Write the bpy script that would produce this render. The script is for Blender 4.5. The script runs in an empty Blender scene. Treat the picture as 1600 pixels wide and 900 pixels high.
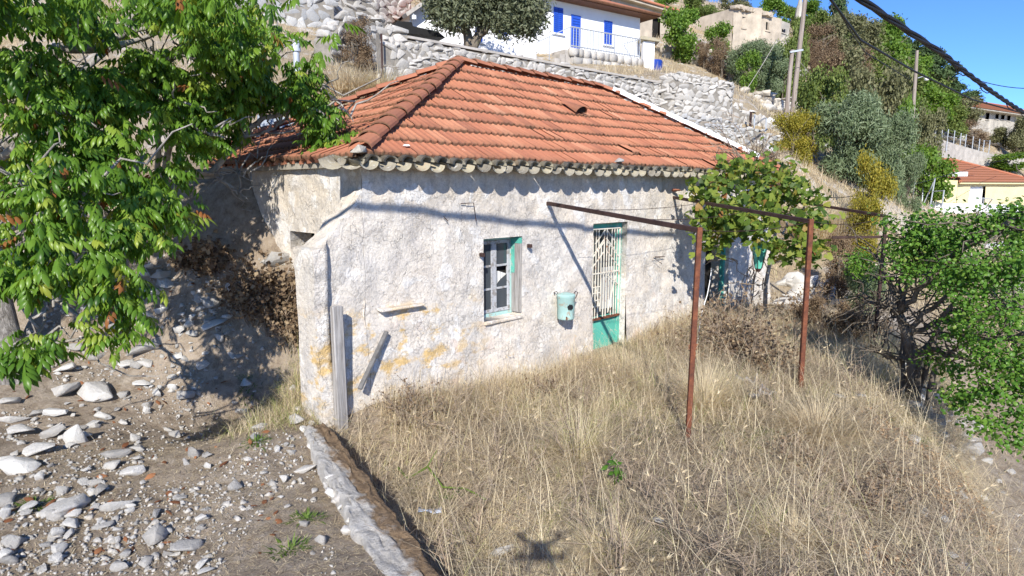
import bpy, bmesh, math, random
import numpy as np
from mathutils import Vector, Matrix
R = random.Random(7)
NR = np.random.default_rng(11)
S = bpy.context.scene
COL = S.collection

# ------------------------------------------------------------------ camera
CAMZ = 2.6
PITCH = math.atan(0.156)
SP, CP = math.sin(PITCH), math.cos(PITCH)
def P(px, py, Y):
    x = (px - 800) / 1000.0; v = (py - 450) / 1000.0
    f = CP - v * SP; u = -(SP + v * CP); t = Y / f
    return Vector((x * t, Y, CAMZ + u * t))
def G(px, py, z=0.0):
    x = (px - 800) / 1000.0; v = (py - 450) / 1000.0
    f = CP - v * SP; u = -(SP + v * CP); t = (z - CAMZ) / u
    return Vector((x * t, f * t, z))
def proj(p):
    X, Y, Z = p[0], p[1], p[2] - CAMZ
    zc = Y * CP - Z * SP; yc = Y * SP + Z * CP
    return 800 + 1000 * X / zc, 450 - 1000 * yc / zc
cam = bpy.data.cameras.new('camera'); camo = bpy.data.objects.new('camera', cam); COL.objects.link(camo)
cam.lens = 22.5; cam.sensor_width = 36; cam.clip_start = 0.05; cam.clip_end = 2000
camo.location = (0, 0, CAMZ); camo.rotation_euler = (math.pi / 2 - PITCH, 0, 0)
S.camera = camo

# ------------------------------------------------------------------ light
SUN = Vector((0.04, 0.855, -0.517)).normalized()
elev = math.asin(-SUN.z)
W = bpy.data.worlds.new('World'); S.world = W; W.use_nodes = True
nt = W.node_tree; bg = nt.nodes['Background']
sky = nt.nodes.new('ShaderNodeTexSky'); sky.sky_type = 'NISHITA'; sky.sun_disc = False
sky.sun_elevation = elev; sky.sun_rotation = math.radians(180 + 2.7)
sky.air_density = 0.62; sky.dust_density = 0.0; sky.ozone_density = 10.0; sky.altitude = 1500
nt.links.new(sky.outputs[0], bg.inputs[0]); bg.inputs[1].default_value = 0.15
sl = bpy.data.lights.new('sun', 'SUN'); so = bpy.data.objects.new('sun', sl); COL.objects.link(so)
sl.energy = 4.1; sl.angle = math.radians(0.53); sl.color = (1.0, 0.95, 0.87)
so.rotation_euler = SUN.to_track_quat('-Z', 'Y').to_euler(); so.location = (0, -20, 30)
S.view_settings.view_transform = 'Standard'; S.view_settings.look = 'None'
S.view_settings.gamma = 1; S.view_settings.exposure = 0.8
S.render.engine = 'CYCLES'
S.cycles.max_bounces = 6; S.cycles.transparent_max_bounces = 6; S.cycles.use_denoising = True
try: S.cycles.denoiser = 'OPENIMAGEDENOISE'
except Exception: pass

# ------------------------------------------------------------------ noise
def _h(ix, iy, iz, seed):
    n = (ix * 374761393 + iy * 668265263 + iz * 2147483647 + seed * 974634777) & 0xffffffff
    n = ((n ^ (n >> 13)) * 1274126177) & 0xffffffff
    n = (n ^ (n >> 16)) & 0xffffffff
    return n.astype(np.float64) / 0xffffffff
def vnoise(p, seed=0):
    p = np.asarray(p, float); i = np.floor(p).astype(np.int64); f = p - i; f = f * f * (3 - 2 * f)
    r = 0
    for dx in (0, 1):
        for dy in (0, 1):
            for dz in (0, 1):
                w = (f[:, 0] if dx else 1 - f[:, 0]) * (f[:, 1] if dy else 1 - f[:, 1]) * (f[:, 2] if dz else 1 - f[:, 2])
                r = r + w * _h(i[:, 0] + dx, i[:, 1] + dy, i[:, 2] + dz, seed)
    return r * 2 - 1
def fbm(p, oct=4, seed=0, gain=0.5):
    p = np.asarray(p, float); a = 1.0; r = 0
    for o in range(oct):
        r = r + a * vnoise(p * 2 ** o + o * 17.3, seed + o); a *= gain
    return r

# ------------------------------------------------------------------ objects
def tag(o, label=None, cat=None, group=None, kind=None):
    if label: o['label'] = label
    if cat: o['category'] = cat
    if group: o['group'] = group
    if kind: o['kind'] = kind
    return o
def empty(name, label=None, cat=None, loc=(0, 0, 0), rz=0, group=None):
    o = bpy.data.objects.new(name, None); COL.objects.link(o); o.location = loc; o.rotation_euler = (0, 0, rz)
    o.empty_display_size = 0.2
    return tag(o, label, cat, group)
def mk(name, V, F, mat, parent=None, smooth=False, attr=None, mats=None, fmat=None):
    """V Nx3 ; F list or array(s) of faces ; attr = dict name-> per-vertex floats"""
    me = bpy.data.meshes.new(name)
    V = np.asarray(V, np.float32).reshape(-1, 3)
    if isinstance(F, np.ndarray) and F.ndim == 2:
        nf, k = F.shape
        me.vertices.add(len(V)); me.vertices.foreach_set('co', V.ravel())
        me.loops.add(nf * k); me.loops.foreach_set('vertex_index', F.astype(np.int32).ravel())
        me.polygons.add(nf)
        me.polygons.foreach_set('loop_start', np.arange(0, nf * k, k, dtype=np.int32))
        me.update(calc_edges=True)
    else:
        me.from_pydata(V.tolist(), [], [tuple(int(i) for i in f) for f in F]); me.update()
    if attr:
        for k_, v_ in attr.items():
            a = me.attributes.new(k_, 'FLOAT', 'POINT'); a.data.foreach_set('value', np.asarray(v_, np.float32))
    if mats:
        for m in mats: me.materials.append(m)
        if fmat is not None: me.polygons.foreach_set('material_index', np.asarray(fmat, np.int32))
    elif mat: me.materials.append(mat)
    if smooth: me.polygons.foreach_set('use_smooth', np.ones(len(me.polygons), bool))
    o = bpy.data.objects.new(name, me); COL.objects.link(o)
    if parent: o.parent = parent
    return o
class MB:
    def __init__(s): s.v = []; s.f = []; s.r = []
    def add(s, V, F, r=None):
        b = len(s.v); s.v += [tuple(v) for v in V]; s.f += [tuple(i + b for i in f) for f in F]
        s.r += [R.random() if r is None else r] * len(V); return s
    def box(s, c, size, M=None, jit=0, r=None):
        V = []
        for x in (-.5, .5):
            for y in (-.5, .5):
                for z in (-.5, .5):
                    q = Vector((x * size[0] + R.uniform(-jit, jit), y * size[1] + R.uniform(-jit, jit), z * size[2] + R.uniform(-jit, jit)))
                    if M: q = M @ q
                    V.append(q + Vector(c))
        return s.add(V, [(0, 1, 3, 2), (4, 6, 7, 5), (0, 4, 5, 1), (2, 3, 7, 6), (0, 2, 6, 4), (1, 5, 7, 3)], r)
    def span(s, a, b, r=None):
        a = Vector(a); b = Vector(b); return s.box((a + b) / 2, b - a, r=r)
    def bar(s, a, b, w, h=None, r=None):
        a = Vector(a); b = Vector(b); h = h or w; d = b - a; q = d.to_track_quat('X', 'Z').to_matrix()
        return s.box((a + b) / 2, (d.length, w, h), q, r=r)
    def tube(s, pts, rad, n=6, cap=True, r=None):
        pts = [Vector(p) for p in pts]
        if not hasattr(rad, '__len__'): rad = [rad] * len(pts)
        V = []; F = []; up = None
        for i, p in enumerate(pts):
            d = (pts[min(i + 1, len(pts) - 1)] - pts[max(i - 1, 0)])
            if d.length < 1e-9: d = Vector((0, 0, 1))
            d.normalize()
            if up is None:
                up = Vector((0, 0, 1)) if abs(d.z) < .9 else Vector((1, 0, 0))
            x = d.cross(up)
            if x.length < 1e-6: x = d.orthogonal()
            x.normalize(); y = x.cross(d); up = y
            for k in range(n):
                a = 2 * math.pi * k / n
                V.append(p + (x * math.cos(a) + y * math.sin(a)) * rad[i])
        for i in range(len(pts) - 1):
            for k in range(n):
                F.append((i * n + k, i * n + (k + 1) % n, (i + 1) * n + (k + 1) % n, (i + 1) * n + k))
        if cap:
            F.append(tuple(range(n - 1, -1, -1))); F.append(tuple((len(pts) - 1) * n + k for k in range(n)))
        return s.add(V, F, r)
    def lathe(s, c, prof, n=16, r=None):
        V = []; F = []
        for rr, z in prof:
            for k in range(n):
                a = 2 * math.pi * k / n; V.append((c[0] + rr * math.cos(a), c[1] + rr * math.sin(a), c[2] + z))
        for i in range(len(prof) - 1):
            for k in range(n): F.append((i * n + k, i * n + (k + 1) % n, (i + 1) * n + (k + 1) % n, (i + 1) * n + k))
        F.append(tuple(range(n - 1, -1, -1))); F.append(tuple((len(prof) - 1) * n + k for k in range(n)))
        return s.add(V, F, r)
    def build(s, name, mat, parent=None, smooth=False, bevel=0):
        o = mk(name, s.v, s.f, mat, parent, smooth, {'rnd': s.r})
        if bevel:
            b = o.modifiers.new('b', 'BEVEL'); b.width = bevel; b.segments = 1; b.limit_method = 'ANGLE'
        return o
def inst(TV, TF, L, M, rnd=None):
    """template verts TV (k,3), faces TF (m,q) ; N locations L, N 3x3 matrices M (columns = axes)"""
    TV = np.asarray(TV, float); TF = np.asarray(TF, int); N = len(L)
    V = np.einsum('nij,kj->nki', M, TV) + np.asarray(L)[:, None, :]
    F = TF[None] + (np.arange(N) * len(TV))[:, None, None]
    r = np.repeat(NR.random(N) if rnd is None else rnd, len(TV))
    return V.reshape(-1, 3), F.reshape(-1, TF.shape[1]), r
def cat(parts):
    vs, fs, rs = [], [], []; b = 0
    for v, f, r in parts:
        vs.append(v); fs.append(f + b); rs.append(r); b += len(v)
    return np.concatenate(vs), np.concatenate(fs), np.concatenate(rs)
def frames(z, spin):
    """matrices whose Z column = z (Nx3 unit), random spin about it"""
    z = z / np.linalg.norm(z, axis=1, keepdims=True)
    ref = np.where(np.abs(z[:, 2:3]) < .95, np.array([[0, 0, 1.]]), np.array([[1., 0, 0]]))
    x = np.cross(ref, z); x /= np.linalg.norm(x, axis=1, keepdims=True); y = np.cross(z, x)
    c, s = np.cos(spin)[:, None], np.sin(spin)[:, None]
    return np.stack([x * c + y * s, -x * s + y * c, z], axis=2)

# ------------------------------------------------------------------ materials
class N:
    def __init__(s, name):
        s.m = bpy.data.materials.new(name); s.m.use_nodes = True; s.t = s.m.node_tree
        s.b = s.t.nodes['Principled BSDF']; s.out = s.t.nodes['Material Output']
        s.b.inputs['Roughness'].default_value = .85
        try: s.b.inputs['Specular IOR Level'].default_value = .25
        except Exception: pass
        s.co = s.t.nodes.new('ShaderNodeTexCoord').outputs['Object']
    def n(s, ty, **kw):
        x = s.t.nodes.new(ty)
        for k, v in kw.items(): setattr(x, k, v)
        return x
    def l(s, a, b): s.t.links.new(a, b)
    def inp(s, sock, v):
        if isinstance(v, bpy.types.NodeSocket): s.l(v, sock)
        elif isinstance(v, (tuple, list)): sock.default_value = (*v, 1) if len(v) == 3 and sock.type == 'RGBA' else v
        else: sock.default_value = v
    def noise(s, scale, detail=5, rough=.6, vec=None, dist=0):
        x = s.n('ShaderNodeTexNoise'); s.l(vec or s.co, x.inputs['Vector'])
        x.inputs['Scale'].default_value = scale; x.inputs['Detail'].default_value = detail; x.inputs['Roughness'].default_value = rough
        x.inputs['Distortion'].default_value = dist
        return x.outputs['Fac']
    def vor(s, scale, feat='F1', vec=None, out='Distance', rand=1):
        x = s.n('ShaderNodeTexVoronoi', feature=feat); s.l(vec or s.co, x.inputs['Vector']); x.inputs['Scale'].default_value = scale
        x.inputs['Randomness'].default_value = rand
        return x.outputs[out]
    def warp(s, scale, amt, vec=None):
        x = s.n('ShaderNodeTexNoise'); s.l(vec or s.co, x.inputs['Vector']); x.inputs['Scale'].default_value = scale; x.inputs['Detail'].default_value = 4
        m = s.n('ShaderNodeVectorMath', operation='MULTIPLY_ADD'); s.l(x.outputs['Color'], m.inputs[0]); m.inputs[1].default_value = (amt,) * 3
        s.l(vec or s.co, m.inputs[2]); return m.outputs[0]
    def scale(s, v3, vec=None):
        m = s.n('ShaderNodeVectorMath', operation='MULTIPLY'); s.l(vec or s.co, m.inputs[0]); m.inputs[1].default_value = v3; return m.outputs[0]
    def ramp(s, f, stops, interp='LINEAR'):
        x = s.n('ShaderNodeValToRGB'); s.l(f, x.inputs[0]); r = x.color_ramp; r.interpolation = interp
        while len(r.elements) < len(stops): r.elements.new(.5)
        for e, (p, c) in zip(r.elements, stops):
            e.position = p; e.color = (c, c, c, 1) if not hasattr(c, '__len__') else (*c, 1)
        return x.outputs[0]
    def mix(s, f, a, b, mode='MIX'):
        x = s.n('ShaderNodeMix', data_type='RGBA', blend_type=mode)
        s.inp(x.inputs[0], f); s.inp(x.inputs[6], a); s.inp(x.inputs[7], b); return x.outputs[2]
    def math(s, op, a, b=0.0, c=0.0):
        x = s.n('ShaderNodeMath', operation=op); s.inp(x.inputs[0], a); s.inp(x.inputs[1], b); s.inp(x.inputs[2], c); return x.outputs[0]
    def attr(s, name='rnd'):
        x = s.n('ShaderNodeAttribute'); x.attribute_name = name; return x.outputs['Fac']
    def orand(s): return s.n('ShaderNodeObjectInfo').outputs['Random']
    def xyz(s):
        x = s.n('ShaderNodeSeparateXYZ'); s.l(s.co, x.inputs[0]); return x.outputs
    def bump(s, h, d=.01, st=1.0):
        x = s.n('ShaderNodeBump'); s.l(h, x.inputs['Height']); x.inputs['Distance'].default_value = d; x.inputs['Strength'].default_value = st
        s.l(x.outputs[0], s.b.inputs['Normal']); return x
    def col(s, c): s.inp(s.b.inputs['Base Color'], c); return s
    def rough(s, r): s.inp(s.b.inputs['Roughness'], r); return s
    def leafy(s, c, tr=.35, gloss=.45):
        """diffuse + translucent leaf"""
        s.col(c); s.b.inputs['Roughness'].default_value = gloss
        t = s.n('ShaderNodeBsdfTranslucent'); hs = s.n('ShaderNodeHueSaturation'); hs.inputs['Hue'].default_value = .485; hs.inputs['Saturation'].default_value = 1.15; hs.inputs['Value'].default_value = 1.5
        s.l(c, hs.inputs['Color']); s.l(hs.outputs[0], t.inputs[0])
        mx = s.n('ShaderNodeMixShader'); mx.inputs[0].default_value = tr
        s.l(s.b.outputs[0], mx.inputs[1]); s.l(t.outputs[0], mx.inputs[2]); s.l(mx.outputs[0], s.out.inputs[0]); return s
def simple(name, c, var=.25, nscale=8, rough=.8, metal=0, bump=0):
    m = N(name); f = m.noise(nscale, 6, .65)
    lo = tuple(x * (1 - var) for x in c); hi = tuple(min(1, x * (1 + var)) for x in c)
    m.col(m.ramp(f, [(.3, lo), (.7, hi)])).rough(rough); m.b.inputs['Metallic'].default_value = metal
    if bump: m.bump(f, bump)
    return m.m
# ================================================================== materials
def plaster():
    m = N('old_plaster'); x = m.xyz(); w = m.warp(2.2, .35)
    big = m.noise(1.1, 8, .68, dist=.6); mid = m.noise(4.5, 8, .7, vec=w); fine = m.noise(30, 6, .7)
    white = (.78, .725, .645); grey = (.55, .52, .49); cream = (.70, .60, .46); dk = (.42, .40, .375)
    c = m.mix(m.ramp(mid, [(.44, 0), (.66, .9)]), white, grey)
    c = m.mix(m.ramp(m.noise(.8, 6, .6), [(.42, 0), (.6, .5)]), c, (.80, .70, .58))
    upper = m.math('MULTIPLY', m.ramp(x[2], [(.0, 0), (1, 1)]), 1)
    up = m.n('ShaderNodeMapRange'); m.l(x[2], up.inputs[0]); up.inputs[1].default_value = 1.7; up.inputs[2].default_value = 2.7; up.inputs[3].default_value = .0; up.inputs[4].default_value = .75
    cm = m.math('MULTIPLY', up.outputs[0], m.ramp(m.noise(2.6, 7, .7, vec=w), [(.38, 0), (.58, 1)]))
    c = m.mix(cm, c, cream)
    # grey weathered washes and dark stains
    c = m.mix(m.math('MULTIPLY', m.ramp(big, [(.52, 0), (.72, 1)]), .42), c, (.49, .48, .475))
    c = m.mix(m.math('MULTIPLY', m.ramp(m.noise(9, 8, .75), [(.56, 0), (.75, 1)]), .6), c, dk)
    # fresh white lime lumps
    lump = m.ramp(m.noise(3.3, 4, .5, vec=m.warp(5, .2)), [(.57, 0), (.63, 1)])
    c = m.mix(lump, c, (.82, .785, .73))
    # rain runs below the eave
    st = m.noise(1, 6, .7, vec=m.scale((7, 7, .5)))
    c = m.mix(m.math('MULTIPLY', m.math('MULTIPLY', m.ramp(st, [(.52, 0), (.68, 1)]), up.outputs[0]), .55), c, (.34, .31, .27))
    # ochre limewash showing low on the wall
    def mr(s, a, b, lo=0, hi=1):
        q = m.n('ShaderNodeMapRange'); m.l(s, q.inputs[0]); q.inputs[1].default_value = a; q.inputs[2].default_value = b
        q.inputs[3].default_value = lo; q.inputs[4].default_value = hi; return q.outputs[0]
    low = m.math('MULTIPLY', m.math('MULTIPLY', mr(x[2], 1.35, 1.1), mr(x[2], .1, .35)), mr(x[0], 2.2, .9, .12, 1))
    oc = m.math('MULTIPLY', m.ramp(m.noise(2.6, 6, .62, vec=m.scale((1, 1, 1.8))), [(.52, 0), (.60, .85)]), low)
    c = m.mix(oc, c, (.72, .48, .17))
    pk = m.math('MULTIPLY', m.ramp(m.noise(2.4, 4, .6, vec=m.warp(3, .2)), [(.6, 0), (.68, .6)]), mr(x[2], 1.4, .3, 0, .6))
    c = m.mix(pk, c, (.72, .47, .38))
    # stones ghosting under the lime
    sv = m.warp(3, .16, vec=m.scale((1, 1, 1.35)))
    edge = m.vor(4.6, 'DISTANCE_TO_EDGE', vec=sv)
    # cracks
    ck = m.vor(2.6, 'DISTANCE_TO_EDGE', vec=m.warp(4, .3))
    ckm = m.math('MULTIPLY', m.ramp(ck, [(0, 1), (.012, 0)]), m.ramp(m.noise(1.7, 4), [(.52, 0), (.6, .8)]))
    ck2 = m.vor(9, 'DISTANCE_TO_EDGE', vec=m.warp(6, .3))
    ckm2 = m.math('MULTIPLY', m.ramp(ck2, [(0, 1), (.05, 0)]), m.ramp(m.noise(2.9, 4), [(.5, 0), (.6, .8)]))
    cr = m.math('MAXIMUM', ckm, ckm2)
    c = m.mix(m.math('MULTIPLY', cr, .62), c, (.22, .2, .18))
    c = m.mix(.7, c, m.ramp(fine, [(.32, .68), (.6, 1)]), 'MULTIPLY')
    grit = m.noise(75, 4, .7)
    c = m.mix(.5, c, m.ramp(grit, [(.3, .65), (.52, 1)]), 'MULTIPLY')
    peel = m.noise(4, 9, .7, dist=.3)
    c = m.mix(m.ramp(peel, [(.545, 0), (.55, .55), (.56, 0)]), c, (.27, .26, .25))
    m.col(c).rough(.93)
    h = m.math('ADD', m.math('MULTIPLY', mid, 1.3), m.math('MULTIPLY', m.noise(14, 8, .75), .9))
    h = m.math('ADD', h, m.math('MULTIPLY', m.math('MULTIPLY', m.ramp(edge, [(0, 0), (.16, 1)]), m.ramp(big, [(.5, 0), (.62, 1)])), .22))
    h = m.math('ADD', h, m.math('MULTIPLY', m.noise(8, 9, .8, dist=.2), .8))
    h = m.math('SUBTRACT', h, m.math('MULTIPLY', cr, .5)); h = m.math('ADD', h, m.math('MULTIPLY', lump, .25))
    h = m.math('ADD', h, m.math('MULTIPLY', fine, .45)); h = m.math('ADD', h, m.math('MULTIPLY', m.ramp(peel, [(.545, 0), (.556, 1)]), .5)); m.bump(h, .04, .62); return m.m
M = {}
M['plaster'] = plaster()
def roof_tile():
    m = N('clay_tile'); r = m.attr(); n1 = m.noise(3, 6, .65); n2 = m.noise(22, 7, .75)
    c = m.ramp(r, [(0, (.29, .115, .07)), (.35, (.39, .15, .085)), (.7, (.46, .19, .105)), (1, (.53, .27, .165))])
    c = m.mix(m.math('MULTIPLY', m.ramp(n1, [(.4, 0), (.7, 1)]), .4), c, (.46, .205, .12))
    c = m.mix(m.math('MULTIPLY', m.ramp(n2, [(.5, 0), (.74, 1)]), .5), c, (.22, .105, .068))
    c = m.mix(m.ramp(m.noise(9, 8, .8), [(.62, 0), (.72, .55)]), c, (.54, .42, .32))
    d = m.attr('dirt'); dn = m.math('MULTIPLY', d, m.ramp(m.noise(16, 6, .7), [(.3, .6), (.55, 1)]))
    c = m.mix(dn, c, (.085, .062, .036))
    m.col(c).rough(.9); m.bump(n2, .012, .8); return m.m
M['tile'] = roof_tile()
def old_canal():
    m = N('lichened_tile'); r = m.attr(); n1 = m.noise(7, 7, .7)
    c = m.ramp(m.math('ADD', m.math('MULTIPLY', r, .35), m.math('MULTIPLY', n1, .7)), [(.25, (.13, .115, .09)), (.5, (.29, .26, .20)), (.68, (.36, .32, .22)), (.85, (.42, .29, .19))])
    c = m.mix(m.ramp(m.noise(18, 6, .7), [(.58, 0), (.68, .8)]), c, (.55, .54, .5))
    m.col(c).rough(.95); m.bump(m.noise(30, 6, .7), .01); return m.m
M['canal'] = old_canal()
def stone(name, a, b, c3, s=3.0, at=True):
    m = N(name); r = m.attr() if at else m.orand(); n1 = m.noise(s, 8, .72); n2 = m.noise(s * 7, 8, .75)
    c = m.ramp(m.math('ADD', m.math('MULTIPLY', r, .55), m.math('MULTIPLY', n1, .55)), [(.22, a), (.5, b), (.78, c3)])
    c = m.mix(m.ramp(n2, [(.5, 0), (.72, .55)]), c, tuple(x * .42 for x in b))
    c = m.mix(m.ramp(m.noise(s * 1.7, 5, .6, dist=1), [(.6, 0), (.72, .45)]), c, (.42, .34, .22))
    m.col(c).rough(.92); m.bump(m.math('ADD', n1, m.math('MULTIPLY', n2, .5)), .05 / s * 2, .9); return m.m
M['limestone'] = stone('limestone', (.33, .315, .295), (.50, .48, .445), (.68, .66, .62), 5, False)
M['rubble'] = stone('rubble_stone', (.33, .315, .29), (.43, .41, .375), (.55, .52, .475), 3)
M['rubblegrey'] = stone('grey_rubble_stone', (.25, .255, .26), (.38, .38, .375), (.52, .51, .48), 3)
M['rubbletan'] = stone('tan_rubble_stone', (.36, .32, .26), (.50, .45, .37), (.62, .57, .49), 3)
M['mortar'] = simple('mortar', (.30, .27, .22), .3, 6, .95, bump=.02)
def soil():
    m = N('dry_soil'); n1 = m.noise(.7, 8, .7); n2 = m.noise(7, 9, .75); n3 = m.noise(55, 6, .75)
    c = m.ramp(n1, [(.3, (.29, .225, .165)), (.5, (.42, .345, .27)), (.68, (.55, .48, .395))])
    c = m.mix(m.ramp(n2, [(.36, .8), (.58, 0)]), c, (.15, .105, .07))
    fib = m.noise(1, 6, .75, vec=m.warp(6, .5, vec=m.scale((90, 22, 30))))
    c = m.mix(m.ramp(fib, [(.5, 0), (.62, .75)]), c, (.42, .345, .235))
    c = m.mix(m.ramp(n3, [(.55, 0), (.75, .6)]), c, (.46, .38, .26))
    # pale rocky bank and grey-white stony earth farther up the hill
    y = m.xyz()
    hill = m.n('ShaderNodeMapRange'); m.l(y[1], hill.inputs[0]); hill.inputs[1].default_value = 10; hill.inputs[2].default_value = 17
    straw = m.mix(m.ramp(m.noise(.35, 6, .7), [(.42, 0), (.6, 1)]), (.40, .31, .185), (.33, .275, .20))
    straw = m.mix(m.ramp(m.noise(1.3, 7, .7), [(.52, 0), (.62, .9)]), straw, (.52, .49, .45))
    straw = m.mix(m.ramp(m.noise(2.3, 7, .7), [(.55, 0), (.7, .8)]), straw, (.15, .13, .075))
    c = m.mix(hill.outputs[0], c, straw)
    m.col(c).rough(.97); m.bump(m.math('ADD', n2, m.math('MULTIPLY', n3, .5)), .05, 1); return m.m
M['soil'] = soil()
M['road'] = simple('road_dust', (.42, .375, .31), .22, 1.5, .95, bump=.02)
M['concrete'] = simple('concrete', (.40, .37, .33), .25, 2, .95, bump=.02)
M['whiteplaster'] = simple('white_render', (.80, .80, .80), .05, 1.2, .9)
M['creamplaster'] = simple('cream_render', (.66, .57, .33), .07, 1, .9)
M['palewall'] = simple('pale_render', (.40, .37, .315), .35, 1.2, .95, bump=.03)
M['beigewall'] = simple('stained_beige_render', (.47, .40, .31), .3, .9, .95, bump=.02)
M['bluepaint'] = simple('blue_paint', (.022, .085, .46), .15, 3, .55)
M['bluedark'] = simple('darker_blue_paint', (.012, .045, .27), .15, 3, .6)  # darker blue for the thin shutter lines and the bin
M['dark'] = simple('painted_dark', (.02, .018, .016), .2, 2, 1)  # near-black colour stands for the shade inside rooms and holes
M['wood'] = simple('brown_wood', (.16, .075, .04), .3, 6, .7)
def greywood():
    m = N('weathered_wood'); g = m.noise(1, 7, .7, vec=m.scale((40, 40, 2.2))); n = m.noise(5, 5)
    c = m.ramp(g, [(.3, (.17, .155, .14)), (.5, (.36, .34, .32)), (.7, (.50, .48, .46))])
    m.col(m.mix(.3, c, m.ramp(n, [(.3, .4), (.7, .9)]), 'MULTIPLY')).rough(.9); m.bump(g, .01); return m.m
M['greywood'] = greywood()
def polewood():
    m = N('pole_wood'); g = m.noise(1, 7, .7, vec=m.scale((14, 14, .6)))
    m.col(m.ramp(g, [(.3, (.15, .12, .10)), (.5, (.27, .225, .19)), (.7, (.40, .35, .31))])).rough(.9); return m.m
M['pole'] = polewood()
def rust():
    m = N('rusty_steel'); n = m.noise(9, 8, .75)
    m.col(m.ramp(n, [(.3, (.055, .026, .02)), (.5, (.14, .05, .028)), (.72, (.27, .10, .045))])).rough(.85); m.bump(n, .005); return m.m
M['rust'] = rust()
M['rustdark'] = simple('dark_rusty_steel', (.05, .028, .024), .45, 9, .7)
def flaky(name, c0, under, s=6, amt=.62):
    m = N(name); n = m.noise(s, 8, .75, dist=.5); n2 = m.noise(2.5, 4)
    c = m.mix(m.ramp(n, [(amt - .05, 0), (amt + .03, 1)]), m.ramp(n2, [(.3, tuple(x * .8 for x in c0)), (.7, tuple(min(1, x * 1.15) for x in c0))]), under)
    m.col(c).rough(.75); m.bump(n, .004); return m.m
M['teal'] = flaky('teal_paint', (.10, .42, .33), (.40, .42, .38), 7, .6)
M['tealpale'] = flaky('faded_teal_paint', (.33, .50, .47), (.36, .28, .2), 8, .6)
M['ironpaint'] = flaky('flaking_white_paint', (.70, .66, .56), (.36, .16, .08), 14, .6)
M['whitewood'] = flaky('worn_white_wood', (.42, .43, .45), (.24, .225, .21), 10, .54)
def glass():
    m = N('dusty_glass'); m.col((.05, .06, .07)).rough(.12); m.b.inputs['Specular IOR Level'].default_value = .6; return m.m
M['glass'] = glass()
M['curtain'] = simple('dusty_curtain', (.50, .50, .49), .3, 4, .9)
M['galv'] = simple('galvanised_steel', (.46, .49, .52), .15, 5, .5, .3)
M['cable'] = simple('black_cable', (.012, .012, .014), .2, 20, .6)
M['black'] = simple('black_rubber', (.015, .015, .015), .2, 10, .6)
M['bark'] = None
def bark(name, a, b, sc=(9, 9, 2.2)):
    m = N(name); g = m.noise(1, 8, .75, vec=m.scale(sc), dist=.4); n = m.noise(25, 6, .7)
    c = m.ramp(g, [(.36, a), (.62, b)]); m.col(c).rough(.95); m.bump(m.math('ADD', g, m.math('MULTIPLY', n, .3)), .05, 1); return m.m
M['bark'] = bark('walnut_bark', (.10, .088, .075), (.43, .40, .365), (22, 22, 3))
M['barkpale'] = bark('pale_branch_bark', (.24, .215, .185), (.47, .44, .395))
M['barkbrown'] = bark('brown_bark', (.085, .068, .05), (.23, .195, .15))
M['twig'] = simple('dry_twig', (.27, .21, .155), .3, 14, .95)
def leaf(name, stops, tr=.35, gloss=.45, nz=None):
    m = N(name); c = m.ramp(m.attr(), stops)
    m.leafy(c, tr, gloss); return m.m
M['walnut'] = leaf('walnut_leaf', [(0, (.036, .09, .013)), (.35, (.088, .182, .021)), (.75, (.155, .27, .034)), (.95, (.28, .34, .05)), (.985, (.24, .24, .03)), (1, (.28, .12, .04))], .34, .34)
M['shrubleaf'] = leaf('shrub_leaf', [(0, (.04, .105, .016)), (.4, (.085, .19, .026)), (.85, (.15, .275, .04)), (1, (.24, .31, .07))], .3, .4)
M['olive'] = leaf('olive_leaf', [(0, (.07, .085, .045)), (.5, (.16, .18, .10)), (1, (.29, .30, .2))], .25, .6)
M['broom'] = leaf('grey_green_leaf', [(0, (.08, .12, .055)), (.5, (.165, .215, .11)), (1, (.28, .33, .2))], .25, .6)
M['yellowleaf'] = leaf('yellowing_leaf', [(0, (.13, .14, .02)), (.5, (.29, .26, .035)), (1, (.46, .37, .06))], .35, .6)
M['vineleaf'] = leaf('grape_leaf', [(0, (.045, .085, .018)), (.4, (.12, .19, .032)), (.75, (.22, .28, .05)), (.93, (.27, .28, .055)), (1, (.32, .14, .05))], .35, .5)
M['hillleaf'] = leaf('hill_leaf', [(0, (.075, .11, .027)), (.5, (.14, .19, .045)), (1, (.24, .28, .08))], .3, .6)
M['hillolive'] = leaf('hill_olive_leaf', [(0, (.10, .105, .05)), (.5, (.185, .19, .09)), (1, (.28, .27, .15))], .3, .7)
M['hillbright'] = leaf('hill_bright_leaf', [(0, (.06, .125, .02)), (.5, (.13, .23, .032)), (1, (.22, .31, .055))], .35, .5)
M['pineleaf'] = leaf('pine_needle', [(0, (.035, .065, .025)), (.5, (.07, .115, .042)), (1, (.12, .17, .065))], .15, .7)
M['brownleaf'] = leaf('dry_brush', [(0, (.10, .065, .04)), (.5, (.20, .14, .085)), (1, (.33, .25, .155))], .2, .9)
M['straw'] = leaf('straw', [(0, (.17, .145, .115)), (.3, (.40, .335, .24)), (.62, (.61, .515, .345)), (.85, (.76, .67, .46)), (.93, (.44, .42, .19)), (1, (.24, .30, .085))], .3, .8)
M['greenblade'] = leaf('green_weed', [(0, (.06, .12, .025)), (1, (.17, .25, .05))], .35, .6)
M['litterleaf'] = leaf('fallen_leaf', [(0, (.14, .055, .025)), (1, (.33, .15, .07))], .1, .9)

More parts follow.
